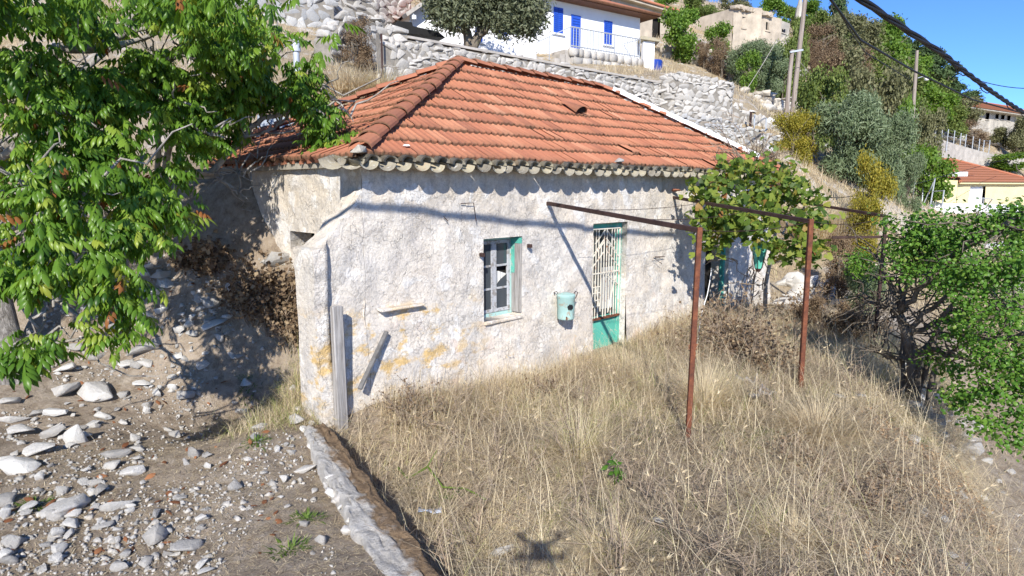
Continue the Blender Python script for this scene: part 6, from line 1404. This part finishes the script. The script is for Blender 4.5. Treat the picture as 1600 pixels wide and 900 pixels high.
# ================================================================== stones
STM = M['limestone']
rock_me = []
for i in range(20):
    o = mk('rock', RK[i][0], RK[i][1], STM); rock_me.append(o.data); COL.objects.unlink(o); bpy.data.objects.remove(o)
big = [(20,655,46,27),(33,681,42,32),(79,682,52,25),(118,693,42,40),(61,709,48,30),(27,738,62,35),(158,620,66,36),(104,613,66,24),(84,648,44,20),(138,665,32,18),(164,655,30,18),(175,731,40,22),(180,713,44,18),(209,742,36,26),(147,758,28,18),(155,771,28,20),(107,798,68,36),(178,791,60,36),(164,823,36,14),(295,859,48,28),(260,833,20,16),(289,619,34,22),(378,646,26,16),(300,716,38,24),(218,704,26,16),(273,682,28,18),(471,735,44,22),(444,751,20,18),(475,820,20,16),(501,849,24,20),(459,608,26,12),(466,643,16,16),(404,671,28,12),(393,686,18,14),(433,704,18,14),(482,680,22,14),(487,663,14,10),(222,604,32,16),(249,616,22,14),(280,780,24,12),(40,804,26,14),(9,807,26,30),(22,853,40,34),(13,882,30,30),(62,893,36,18),(231,882,26,20),(196,869,26,18),(93,862,26,22),(96,771,26,18),(62,769,20,14),(262,868,20,14),(322,895,30,14),(204,573,40,16),(102,580,36,20),(255,432,40,16),(240,462,44,18),(205,470,40,16),(275,418,26,12),(235,418,26,12),(310,470,30,14),(355,520,20,14),(372,560,24,10),(330,500,20,10),(150,560,30,14),(120,545,34,16)]
named = {0: 'grey rock at the frame edge topping the small rock pile', 3: 'rounded grey boulder closing the end of the small rock pile', 4: 'angular grey rock with flat lit face at the foot of the rock pile', 5: 'broad pale slab rock lying below the small rock pile', 6: 'largest humped white rock on the stony ground near the walnut trunk', 7: 'long flat white slab lying before the walnut trunk', 2: 'flat topped grey rock bridging two others in the pile', 1: 'grey block rock leaning on the small rock pile', 16: 'large sloping white rock below the middle of the stony ground', 17: 'long wedge shaped white rock beside the large sloping one', 19: 'white oval rock lying alone on brown earth near the lower edge', 23: 'pale flat rock alone in the middle of the brown earth', 21: 'square white rock in the fringe of the tree shadow', 26: 'light rock lying close to the low limed kerb wall', 29: 'small white lump beside the wide end of the kerb wall', 28: 'small pointed white stone halfway along the kerb wall', 30: 'white flat stone near the foot of the wall pillar', 22: 'pale stone at the shadow edge nearer the wall pillar', 42: 'tall white rock at the lower frame corner', 43: 'white rock cut by the lower frame corner', 55: 'long white rock in the shade on the bank beyond the walnut', 54: 'white rock higher on the shaded bank'}
r = random.Random(21); pos = hitgs([b[0] for b in big], [b[1] for b in big]); pp = []
def put_rock(p, w, h, label, group, sink=.25, k_=None, name='limestone_rock'):
    k_ = r.randrange(14) if k_ is None else k_; o = bpy.data.objects.new(name, rock_me[k_]); COL.objects.link(o)
    o.scale = (w * .6, w * r.uniform(.4, .66), h * r.uniform(.7, 1.0)); o.rotation_euler = (r.gauss(0, .2), r.gauss(0, .2), r.gauss(0, .5) if w > .2 else r.uniform(0, 6.28))
    o.location = (p.x, p.y, p.z + h * .5 * (1 - 2 * sink)); return tag(o, label, 'stone', group)
for i, ((px, py, w, h), p) in enumerate(zip(big, pos)):
    d = p.y; wm, hm = w * d / 1000 * 1.02, max(h * d / 1000 * .9, w * d / 1000 * .35)
    put_rock(p, wm, hm, named.get(i, 'medium white limestone rock on the brown stony ground beside the cottage'), None if i in named else 'white rocks on the stony ground', .22); pp.append((p.x, p.y, wm * .5))
# smaller stones, one by one
cand = []
while len(cand) < 215:
    px = r.uniform(0, 500); py = r.uniform(405, 895)
    wgt = (.95 if px < 330 else .4) * (1 if py < 840 else .7)
    if py > 660 and 330 < px < 440: wgt *= .35
    if py < 560 and px > 420: wgt *= .2
    if r.random() < wgt: cand.append((px, py))
for p in hitgs(*zip(*cand)):
    s = min(.2, .045 + r.expovariate(1 / .04)); put_rock(p, s * r.uniform(.8, 1.5), s * r.uniform(.6, .9), 'small white stone scattered on the brown ground beside the cottage', 'small scattered stones', .2, name='small_stone')
cand = [(r.gauss(285, 60), r.uniform(405, 610)) for _ in range(60)]
for p in hitgs(*zip(*cand)): s = min(.32, .06 + r.expovariate(1 / .07)); put_rock(p, s * r.uniform(.8, 1.4), s * .7, 'white rubble stone on the bank in the shade of the walnut tree', 'rubble on the shaded bank', .25, name='rubble_stone')
# white rock bank past the far corner and rubble along the downhill edge
cand = [(r.uniform(1222, 1325), r.uniform(438, 488)) for _ in range(44)]
for p in hitgs(*zip(*cand)): s = r.uniform(.25, .75); put_rock(p, s, s * .6, 'white rock in the bank past the far corner of the cottage', 'rocks in the white bank', .3)
cand = []
for _ in range(46):
    t = r.random(); cand.append((1400 + 115 * t + r.gauss(0, 10), 600 + 95 * t + r.uniform(-26, 14)))
for p in hitgs(*zip(*cand)): s = r.uniform(.14, .34); put_rock(p, s, s * .75, 'grey white rubble stone in the shaded edge under the evergreen shrub', 'rubble of the shaded edge', .25, name='rubble_stone')
cand = [(1455, 706), (1480, 700), (1500, 706), (1520, 716), (1540, 722), (1558, 752), (1568, 770), (1500, 775), (1530, 778), (1440, 800), (1470, 812), (1545, 800), (1590, 806), (1428, 690), (1575, 738), (1590, 860), (1480, 870), (1500, 890)]
for p in hitgs(*zip(*cand)): s = r.uniform(.08, .2); put_rock(p, s, s * .5, 'pale stone showing on the eroded sunny edge of the yard', 'stones of the sunny edge', .35)
for (px, py, s), lab in zip([(783, 877, .16), (1027, 828, .09), (690, 885, .07), (1310, 630, .12), (1345, 630, .12)], ['white lump of lime lying in the dry grass near the drone shadow', 'small white scrap of stone in the straw', 'white chip at the bottom of the yard beside the kerb wall', 'flat pale stone in the grass past the second post', 'paler flat stone close to the evergreen shrub edge']):
    p = hitg(px, py); put_rock(p + Vector((0, 0, .06)), s * 1.3, s * .5, lab, None, .1)
# fallen rubble on the dry slope behind
cand = [(r.uniform(545, 610), r.uniform(185, 215)) for _ in range(40)]
for p in hitgs(*zip(*cand)): s = r.uniform(.1, .34); put_rock(p, s, s * .7, 'rubble stone heaped against the far hip of the roof on the dry slope', 'rubble behind the roof', .15, name='rubble_stone')
cand = [(r.uniform(1150, 1330), r.uniform(110, 250)) for _ in range(44)] + [(r.uniform(1400, 1600), r.uniform(200, 262)) for _ in range(26)] + [(r.uniform(1290, 1420), r.uniform(395, 440)) for _ in range(16)]
for p in hitgs(*zip(*cand)): s = r.uniform(.012, .03) * p.y; put_rock(p, s, s * .6, 'pale rock lying in the dry grass of the slope', 'rocks on the far slope', .3, name='field_rock')
# gravel chips
cand = np.array([(r.uniform(0, 520), r.uniform(400, 900)) for _ in range(5200)]); ch = hitgs(cand[:, 0], cand[:, 1]); T = np.array([c[:] for c in ch]); k_ = fbm(T * np.array([1.3, 1.3, 0]), 3, 4) + (cand[:, 0] < 330) * .25 > -.05; T = T[k_]
nz = len(T); Mx = frames(NR.normal(size=(nz, 3)) * .3 + np.array([0, 0, 1]), NR.random(nz) * 6.28) * (NR.uniform(.006, .026, nz) * (1 + (NR.random(nz) > .9)))[:, None, None] * NR.uniform(.5, 1.5, (nz, 1, 3))
V, F, rr = inst(RK[16][0], RK[16][1], T + np.array([0, 0, .004]), Mx); tag(mk('gravel', V, F, M['rubble'], None, False, {'rnd': rr}), 'white limestone chips', None, None, 'stuff')
# ================================================================== dry grass
def blade_tmpl(bend, w=1.0):
    t = np.array([0, .35, .7, 1.0]); V = []
    for q in t: V += [(-.5 * w * (1 - q * .9), bend * q * q, q * (1 - .25 * bend * q)), (.5 * w * (1 - q * .9), bend * q * q, q * (1 - .25 * bend * q))]
    return np.array(V), np.array([(0, 1, 3, 2), (2, 3, 5, 4), (4, 5, 7, 6)])
BT = [blade_tmpl(b) for b in (.15, .4, .75, 1.1)]
def blades(T, hgt_, wid, lean, az, rr):
    """lean: tilt away from vertical in radians towards azimuth az"""
    n = len(T); zv = np.c_[np.sin(lean) * np.cos(az), np.sin(lean) * np.sin(az), np.cos(lean)]; yv = np.c_[np.cos(lean) * np.cos(az), np.cos(lean) * np.sin(az), -np.sin(lean)]; xv = np.cross(yv, zv)
    Mx = np.stack([xv * wid[:, None], yv * hgt_[:, None], zv * hgt_[:, None]], 2); out = []; k_ = NR.integers(0, len(BT), n)
    for i, (tv, tf) in enumerate(BT):
        m = k_ == i
        if m.any(): out.append(inst(tv, tf, T[m], Mx[m], rr[m]))
    return out
def in_yard(x, y):
    n = np.array([-bwd.y, bwd.x]); d = (x - BW0.x) * n[0] + (y - BW0.y) * n[1]; s = 1 if ((2 - BW0.x) * n[0] + (5 - BW0.y) * n[1]) > 0 else -1
    hx = (x - HA.x) * U.x + (y - HA.y) * U.y; hy = (x - HA.x) * VV.x + (y - HA.y) * VV.y
    return (d * s > .19) & (hy < -.06) & (edge_d(x, y) < .45)
def yard(n, seed):
    g = np.random.default_rng(seed); x = g.uniform(-2.6, 7.4, n * 4); y = g.uniform(2.9, 13.2, n * 4); m = in_yard(x, y) & (np.abs(x) < .85 * y + .5); x, y = x[m][:n], y[m][:n]; return x, y, g
parts = []
# carpet of broken straw
x, y, g = yard(80000, 1); p = np.c_[x, y, 0 * x]; dens = fbm(p * .9, 3, 61); bare = (x > 2.7) & (y < 6.8) & (fbm(p * 1.5, 3, 71) > -.05) & (edge_d(x, y) > -1.1); k_ = (dens + g.random(len(x)) * .9 > -.15) & ~(bare & (g.random(len(x)) < .75)); x, y, dens = x[k_], y[k_], dens[k_]; n = len(x)
h = g.uniform(.06, .2, n) * (1 + .5 * dens); parts += blades(np.c_[x, y, hgt(x, y) + g.uniform(-.01, .05, n)], h, g.uniform(.004, .008, n), g.uniform(.5, 1.5, n), g.random(n) * 6.28, np.clip(g.normal(.5, .2, n) + .3 * fbm(np.c_[x, y, 0 * x] * .6, 3, 45), 0, .98))
# tussocks: centres with blades fanning outward
nt_ = 900; x, y, g = yard(nt_, 2); p = np.c_[x, y, 0 * x]; edge = edge_d(x, y); hsc = np.clip(.62 + .55 * fbm(p * .7, 3, 44), .22, 1.25); near_wall = np.clip(1 - np.abs((x - HA.x) * VV.x + (y - HA.y) * VV.y) / 1.2, 0, 1); hsc = np.where((x > 3.1) & (y < 6.4), hsc * .5, hsc)
nb = g.integers(40, 120, len(x)); idx_ = np.repeat(np.arange(len(x)), nb); n = len(idx_); az = g.random(n) * 6.28; rad = g.random(n) ** .6 * .13; bx = x[idx_] + np.cos(az) * rad; by = y[idx_] + np.sin(az) * rad
hh = np.minimum(.78, np.clip(g.normal(.32, .12, n), .08, .85) * hsc[idx_]); lean = np.clip(g.normal(.75, .4, n), 0, 1.5); wind = g.random(len(x)) * 6.28; az2 = np.where(g.random(n) < .45, wind[idx_] + g.normal(0, .5, n), az)
tone = np.clip(g.normal(.55, .14, len(x)) + .42 * fbm(p * .6, 3, 45), .03, .86); tone = np.where(g.random(len(x)) < .16, g.uniform(.87, .98, len(x)), tone); tone = np.where(g.random(len(x)) < .22, g.uniform(.05, .28, len(x)), tone)
parts += blades(np.c_[bx, by, hgt(bx, by) - .01], hh, g.uniform(.0035, .0075, n), lean, az2, np.clip(tone[idx_] + g.normal(0, .11, n), 0, 1))
x, y, g = yard(24000, 6); n = len(x); pt_ = fbm(np.c_[x, y, 0 * x] * .8, 3, 33); parts += blades(np.c_[x, y, hgt(x, y) + g.uniform(0, .12, n)], g.uniform(.18, .6, n), g.uniform(.004, .008, n), np.clip(g.normal(1.2, .2, n), .6, 1.7), g.normal(0, .9, n) + 6 * fbm(np.c_[x, y, 0 * x] * .5, 2, 34), np.clip(g.normal(.45, .16, n) + .3 * pt_, 0, .92))
sx = g.uniform(0, 9.5, 9000); sy = -np.abs(g.normal(0, .35, 9000)) - .12; x = HA.x + U.x * sx + VV.x * sy; y = HA.y + U.y * sx + VV.y * sy; m_ = fbm(np.c_[x, y, 0 * x] * 1.6, 2, 88) + g.random(9000) * .5 > 0; x, y, sx = x[m_], y[m_], sx[m_]; n = len(x); parts += blades(np.c_[x, y, hgt(x, y)], g.uniform(.15, .6, n) * np.where((sx > 4) & (sx < 5.2), .6, 1), g.uniform(.0035, .007, n), np.abs(g.normal(.35, .3, n)), g.random(n) * 6.28, np.clip(g.normal(.6, .18, n), 0, .95))
# long single stalks, some broken over
x, y, g = yard(3600, 3); n = len(x); parts += blades(np.c_[x, y, hgt(x, y)], g.uniform(.3, .85, n), g.uniform(.004, .0075, n), np.abs(g.normal(.3, .3, n)), g.random(n) * 6.28, np.clip(g.normal(.74, .12, n), 0, .92))
x, y, g = yard(600, 41); n = len(x); az = g.random(n) * 6.28; ln = np.abs(g.normal(.35, .25, n)); hh = g.uniform(.35, .8, n); rr = np.clip(g.normal(.74, .1, n), 0, .9); T = np.c_[x, y, hgt(x, y)]
zv = np.c_[np.sin(ln) * np.cos(az), np.sin(ln) * np.sin(az), np.cos(ln)]; yv = np.c_[np.cos(ln) * np.cos(az), np.cos(ln) * np.sin(az), -np.sin(ln)]; xv = np.cross(yv, zv)
parts.append(inst(BT[1][0], BT[1][1], T, np.stack([xv * .005, yv * hh[:, None], zv * hh[:, None]], 2), rr)); tip = T + yv * (hh * .36)[:, None] + zv * (hh * .84)[:, None]; hd = zv * .7 + yv * .6   # seed heads
for q_ in range(5):
    a3 = g.random(n) * 6.28; dv = hd + .35 * np.c_[np.cos(a3), np.sin(a3), g.normal(0, .4, n)]; Mh = frames(dv, a3); L_ = g.uniform(.03, .07, n); parts.append(inst(BT[0][0], BT[0][1], tip, Mh * np.stack([np.full(n, .009), L_, L_], 1)[:, None, :], np.clip(rr - .12, 0, .9)))
g = np.random.default_rng(77); x = g.uniform(3, 10, 30000); y = g.uniform(3, 12, 30000); m_ = (edge_d(x, y) > .2) & (np.abs(x) < .86 * y + .4) & (fbm(np.c_[x, y, 0 * x] * 1.2, 3, 66) + g.random(30000) * .6 > .05); x, y = x[m_], y[m_]; n = len(x)
parts += blades(np.c_[x, y, hgt(x, y)], g.uniform(.05, .3, n), g.uniform(.004, .008, n), np.clip(g.normal(.9, .45, n), 0, 1.6), g.random(n) * 6.28, np.clip(g.normal(.45, .2, n), 0, 1))
V, F, rr = cat(parts); tag(mk('dry_grass', V, F, M['straw'], None, False, {'rnd': rr}), 'straw coloured dry grass filling the yard', None, None, 'stuff')
# twiggy grey and brown weed stalks among the grass
mb = MB(); x, y, g = yard(170, 5)
for a_, b_ in zip(x, y):
    zz = H(a_, b_); q = Vector((a_, b_, zz)); d0 = Vector((R.gauss(0, .35), R.gauss(0, .35), 1)).normalized(); L_ = R.uniform(.25, .62)
    for _ in range(R.randint(3, 7)):
        d1 = (d0 + Vector((R.gauss(0, .45), R.gauss(0, .45), R.gauss(0, .1)))).normalized(); pts_ = wob(q, q + d1 * L_ * R.uniform(.6, 1.1), 4, .07); mb.tube(pts_, [.0045, .004, .0032, .0025, .0015], 3, False)
        for _ in range(4):
            p0 = pts_[R.randint(1, 4)]; mb.tube([p0, p0 + Vector((R.gauss(0, .09), R.gauss(0, .09), R.gauss(.05, .06)))], [.003, .0012], 3, False)
tag(mb.build('weed_stalks', M['twig']), 'brittle leafless weed stalks', None, None, 'stuff')
# straw litter on the stony ground
g = np.random.default_rng(8); n = 70000; x = g.uniform(-6.2, .3, n); y = g.uniform(2.6, 10.5, n); nn_ = np.array([-bwd.y, bwd.x]); k_ = ~in_yard(x, y) & ((x - HA.x) * VV.x + (y - HA.y) * VV.y < .9 - 1.2 * ((x - HA.x) * U.x + (y - HA.y) * U.y > -.1)) & (np.abs(x) < .9 * y + .4); x, y = x[k_], y[k_]; n = len(x)
parts = blades(np.c_[x, y, hgt(x, y) + .006], g.uniform(.03, .12, n), g.uniform(.003, .006, n), g.uniform(1.25, 1.6, n), g.random(n) * 6.28, np.clip(g.normal(.42, .22, n), 0, .85))
# a grassy fringe at the pillar foot and side wall
n = 3200; x = g.normal(-2.45, .38, n); y = g.normal(7.1, .42, n); k_ = ~in_yard(x, y) & (x < -1.95 + (7.1 - y) * .2); x, y = x[k_], y[k_]; n = len(x)
parts += blades(np.c_[x, y, hgt(x, y)], g.uniform(.1, .42, n), g.uniform(.004, .007, n), np.abs(g.normal(.6, .4, n)), g.random(n) * 6.28, np.where(g.random(n) < .35, g.uniform(.9, 1, n), g.uniform(.3, .8, n)))
V, F, rr = cat(parts); tag(mk('straw_litter', V, F, M['straw'], None, False, {'rnd': rr}), 'broken straw strewn over the bare soil', None, None, 'stuff')
# small green weeds on the bare ground
parts = []; g = np.random.default_rng(14); wp_ = hitgs(*zip(*[(420, 630), (450, 655), (440, 600), (385, 600), (395, 590), (400, 690), (452, 860), (480, 810), (55, 790), (1175, 690), (1190, 680), (1210, 680), (1040, 845), (1020, 860), (1440, 690), (1300, 470), (700, 780), (1560, 690), (1590, 700)]))
for q in wp_:
    n = 90; az = g.random(n) * 6.28; rad = g.random(n) * .13; X_, Y_ = q.x + np.cos(az) * rad, q.y + np.sin(az) * rad; parts += blades(np.c_[X_, Y_, hgt(X_, Y_)], g.uniform(.03, .09, n), g.uniform(.01, .02, n), g.uniform(.3, 1.3, n), az, g.random(n))
V, F, rr = cat(parts); tag(mk('green_weeds', V, F, M['greenblade'], None, False, {'rnd': rr}), 'low green weeds', None, None, 'stuff')
# fallen walnut leaves
g = np.random.default_rng(15); cand = [(r.uniform(0, 440), r.uniform(440, 880)) for _ in range(150)]; T = np.array([q[:] for q in hitgs(*zip(*cand))]); n = len(T); Mx = frames(g.normal(size=(n, 3)) * .4 + np.array([0, 0, 1]), g.random(n) * 6.28) * g.uniform(.05, .11, n)[:, None, None]
V, F, rr = inst(LV, LF, T + np.array([0, 0, .015]), Mx); o = mkleaf('fallen_leaves', V, F, 'litterleaf', None, rr); tag(o, 'brown fallen walnut leaves', None, None, 'stuff')
g = np.random.default_rng(31); x = g.uniform(2.4, 5.6, 14000); y = g.uniform(3.4, 7.6, 14000); e_ = edge_d(x, y); m_ = (e_ > -.9 + .5 * fbm(np.c_[x, y, 0 * x] * 1.1, 2, 12)) & (e_ < .5) & (fbm(np.c_[x, y, 0 * x] * 1.7, 2, 13) > -.2); x, y = x[m_], y[m_]; n = len(x)
V, F, rr = inst(LV[:, :] * np.array([.7, 1, .7]), LF, np.c_[x, y, hgt(x, y) + g.uniform(.005, .05, n)], frames(g.normal(size=(n, 3)) * .5 + np.array([0, 0, 1]), g.random(n) * 6.28) * g.uniform(.025, .06, n)[:, None, None]); tag(mkleaf('leaf_litter', V, F, 'shred', None, rr), 'orange brown shredded leaf litter', None, None, 'stuff')
# dry grass over the slope behind
g = np.random.default_rng(9); n = 200000; Yq = 11 + 66 * g.random(n) ** 1.7; Xq = g.uniform(-.85, .85, n) * Yq; hx = (Xq - HA.x) * U.x + (Yq - HA.y) * U.y; hy = (Xq - HA.x) * VV.x + (Yq - HA.y) * VV.y
p = np.c_[Xq, Yq, 0 * Xq]; k_ = ~((hx > -.4) & (hx < HW + .4) & (hy > -.6) & (hy < HD + .4)) & (fbm(p * .35, 3, 91) + .6 * g.random(n) > .05) & ~((hx > 4) & (hy < 0) & (Xq < 9)); Xq, Yq = Xq[k_], Yq[k_]; n = len(Xq); sc = .5 + Yq / 45
clump = np.clip(fbm(np.c_[Xq, Yq, 0 * Xq] * .9, 2, 92), -.5, .8)
parts = blades(np.c_[Xq, Yq, hgt(Xq, Yq) - .02], np.clip(g.normal(.36, .12, n), .1, .8) * (1 + .5 * clump), g.uniform(.012, .026, n) * sc, np.abs(g.normal(.4, .3, n)), g.random(n) * 6.28, np.clip(g.normal(.58, .16, n), 0, .9))
V, F, rr = cat(parts); tag(mk('hill_grass', V, F, M['straw'], None, False, {'rnd': rr}), 'dry pale grass over the hillside', None, None, 'stuff')
# tall clumps one can tell apart
def clump_(name, label, px, py, Y, h, w, n, tone, p=None, lean=.35, wid=.006, windaz=None):
    g = np.random.default_rng(int(px)); q = p or P(px, py, Y); q = Vector((q.x, q.y, H(q.x, q.y))); az = g.random(n) * 6.28; rad = g.random(n) ** .6 * w * .45
    T = np.c_[np.cos(az) * rad, np.sin(az) * rad, np.zeros(n) - .03]; a2 = az if windaz is None else np.where(g.random(n) < .6, windaz + g.normal(0, .5, n), az)
    V, F, rr = cat(blades(T, np.clip(g.normal(h * .75, h * .2, n), h * .2, h * 1.15), g.uniform(.7, 1.3, n) * wid, np.abs(g.normal(lean, .28, n)), a2, np.clip(g.normal(tone, .12, n), 0, .93)))
    o = mk(name, V, F, M['straw'], None, False, {'rnd': rr}); o.location = q; return tag(o, label, 'grass tuft')
clump_('grass_tuft', 'tall pale grass clump on the bank between the vine and the yellow bush', 1275, 345, 17.5, 1.55, 1.5, 1600, .72, wid=.016, lean=.2)
clump_('grass_tuft', 'second tall pale grass clump leaning towards the yellow bush', 1312, 345, 17.2, 1.3, 1.2, 1200, .68, wid=.016, lean=.25)
clump_('grass_tuft', 'golden grass clump hanging at the foot of the long wall near the roof', 596, 150, 17.4, 1.0, 1.6, 1500, .78, wid=.017, lean=.6)
clump_('grass_tuft', 'paler dry grass clump under the rubble wall behind the walnut leaves', 545, 160, 17.0, .9, 1.7, 1400, .66, wid=.017, lean=.6)
clump_('grass_tuft', 'wide fountain of straw grass past the middle rusty post', 1290, 690, 6.3, .55, .55, 1500, .66, G(1280, 680), .75, .005)
clump_('grass_tuft', 'tall straw tuft at the foot of the front rusty post', 1100, 640, 7, .75, .4, 900, .74, G(1100, 640), .3, .005)
clump_('grass_tuft', 'greenish straw tuft in the middle of the yard', 905, 690, 6, .75, .4, 420, .86, G(905, 700), .5, .005)
clump_('grass_tuft', 'bleached tuft spreading below the teal door', 1000, 590, 7.5, .55, .8, 1100, .7, G(990, 580), .6, .005)
clump_('grass_tuft', 'thin grey tuft rising against the ochre stained wall', 715, 640, 7.5, .72, .5, 260, .25, G(720, 640), .25, .005)
clump_('grass_tuft', 'green yellow stalks standing at the pillar edge', 466, 560, 7, 1.0, .15, 26, .9, G(472, 640), .1, .007)
clump_('grass_tuft', 'straw tuft at the lower edge beside the drone shadow', 960, 850, 4.5, .4, .5, 900, .72, G(960, 870), .8, .0045)
clump_('grass_tuft', 'feathery straw tuft near the bottom frame edge', 1230, 850, 4.5, .42, .5, 1000, .7, G(1240, 850), .85, .0045)
# brown brush beside the shaded side wall
def near_bush(px, py, h, w, n, label, seed, mat='twig', lf='brownleaf', nl=900, lsz=.035):
    p = hitg(px, py); return twigbush('dry_bush', label, p, h, w, n, mat, seed, .008, category='bush', leaves=lf, lsz=lsz, nl=nl, sub=6)
near_bush(430, 520, .85, .3, 36, 'reddish brown dead bush against the shaded side wall', 11, nl=1900, lsz=.045); near_bush(400, 510, .7, .35, 28, 'dark dead bush lower beside the shaded side wall', 12, nl=1400, lsz=.045); near_bush(456, 545, .62, .3, 22, 'small brown bush by the pillar and side wall', 13, nl=700)
near_bush(330, 425, .45, .6, 26, 'dark brushwood added as shade on the bank under the walnut', 19, nl=1200, lsz=.05)  # bush added where only deep tree shade lies on the ground
near_bush(1150, 560, .95, .8, 60, 'tangled grey brown brush at the foot of the far doorway', 14, nl=1500); near_bush(1200, 575, .6, .9, 46, 'low tangled brown brush beside the second rusty post', 15, nl=900); near_bush(1120, 545, .8, .6, 36, 'wiry straw brown brush between door and vine', 16, nl=700)
near_bush(1265, 505, .7, .9, 50, 'dark dead brush under the pergola end', 17, nl=1300); near_bush(1340, 525, .7, .9, 50, 'thick dead brush in shade beside the evergreen trunk', 18, nl=1300)
near_bush(1360, 800, .35, 1.0, 40, 'low grey thorny bush near the eroded edge', 21, nl=500, lsz=.02); near_bush(1240, 720, .3, 1.0, 26, 'flat grey thorny weed in the yard', 22, nl=300, lsz=.02); near_bush(1400, 760, .3, 1.1, 36, 'wide grey thorn mat where the yard slopes away', 24, nl=400, lsz=.02); near_bush(860, 620, .45, .8, 26, 'wiry brown weed under the water canister', 25, nl=300, lsz=.02); near_bush(640, 660, .5, .7, 30, 'brittle brown weed at the base of the stained wall', 23, nl=500, lsz=.02)
# little green sapling in the straw
sp = hitg(960, 760); sap = empty('green_plant', 'small fresh green plant alone in the straw of the yard', 'plant', sp); mb = MB(); mb.tube([(0, 0, 0), (.01, 0, .12), (0, .01, .22)], [.005, .004, .003], 4); mb.build('stem', M['greenblade'], sap)
n = 16; T = np.c_[NR.normal(0, .03, n), NR.normal(0, .03, n), NR.uniform(.08, .24, n)]; V, F, rr = inst(LV, LF, T, frames(NR.normal(size=(n, 3)) + np.array([0, -.4, .8]), NR.random(n) * 6.28) * .085); mkleaf('leaves', V, F, 'shrubleaf', sap, rr * .4)
# dead branches, bricks, rag
for a_, b_, rad, lab in (((1150, 600), (1212, 624), .025, 'dead grey branch lying in the grass past the front post'), ((1170, 632), (1205, 626), .03, 'short charred log beside the dead branch'), ((622, 745), (760, 795), .012, 'long bent green stalk lying across the yard'), ((1325, 540), (1395, 590), .02, 'bare white branch reaching from the shaded brush')):
    p_, q_ = hitg(*a_) + Vector((0, 0, .1)), hitg(*b_) + Vector((0, 0, .08)); mb = MB(); w_ = wob(p_, q_, 7, .05); mb.tube(w_, np.linspace(rad, rad * .6, 8), 7); mb.tube([w_[3], w_[3] + Vector((.08, .1, .12))], [rad * .6, rad * .3], 5); tag(mb.build('fallen_branch', M['greywood' if rad > .015 else 'greenblade'], None, True), lab, 'branch')
q = hitg(1082, 551); mb = MB(); mb.box(q + Vector((0, 0, .1)), (.16, .1, .09), Matrix.Rotation(.6, 3, 'Z'), .01); tag(mb.build('brick', M['tile'], None, bevel=.008), 'orange brick fragment in the grass near the front post', 'brick')
q = hitg(672, 808); V = [(q.x + .07 * (i - 1.5) * 1.0, q.y + .035 * (j - 1), q.z + .05 + .015 * math.sin(i * 2 + j)) for i in range(4) for j in range(3)]; F = [(i * 3 + j, i * 3 + j + 1, i * 3 + 4 + j, i * 3 + 3 + j) for i in range(3) for j in range(2)]
o = mk('plastic_scrap', V, F, M['bluerag'], None, True); m_ = o.modifiers.new('s', 'SOLIDIFY'); m_.thickness = .004; tag(o, 'crumpled pale blue plastic scrap in the yard corner', 'litter')
# quadcopter that takes the picture: it hovers at the viewpoint and throws the small shadow in the yard
dr_ = empty('camera_drone', 'small white four armed drone hovering at the viewpoint', 'drone', (0, -.16, CAMZ + .09))
mb = MB(); mb.box((0, 0, 0), (.12, .2, .06), jit=.006); mb.build('body', M['whiteplaster'], dr_, bevel=.015)
for sx in (-1, 1):
    for sy in (-1, 1):
        mb = MB(); mb.tube([(sx * .04, sy * .06, .01), (sx * .15, sy * .14, .03)], [.02, .014], 7); mb.lathe((sx * .15, sy * .14, .02), [(0, 0), (.022, 0), (.022, .04), (0, .045)], 10); arm = mb.build('arm', M['whiteplaster'], dr_)
        mb = MB(); a_ = R.uniform(0, 3); mb.box((sx * .15, sy * .14, .068), (.235, .02, .004), Matrix.Rotation(a_, 3, 'Z')); mb.build('propeller', M['black'], arm)
    mb = MB(); mb.tube([(sx * .06, .06, -.02), (sx * .09, .06, -.12), (sx * .09, -.06, -.12), (sx * .06, -.06, -.02)], .008, 5); mb.build('landing_leg', M['whiteplaster'], dr_)
# ------------------------------------------------------------------ tidy kinds
for o in bpy.data.objects:
    if o.get('category') and not o.get('kind'): o['kind'] = 'thing'
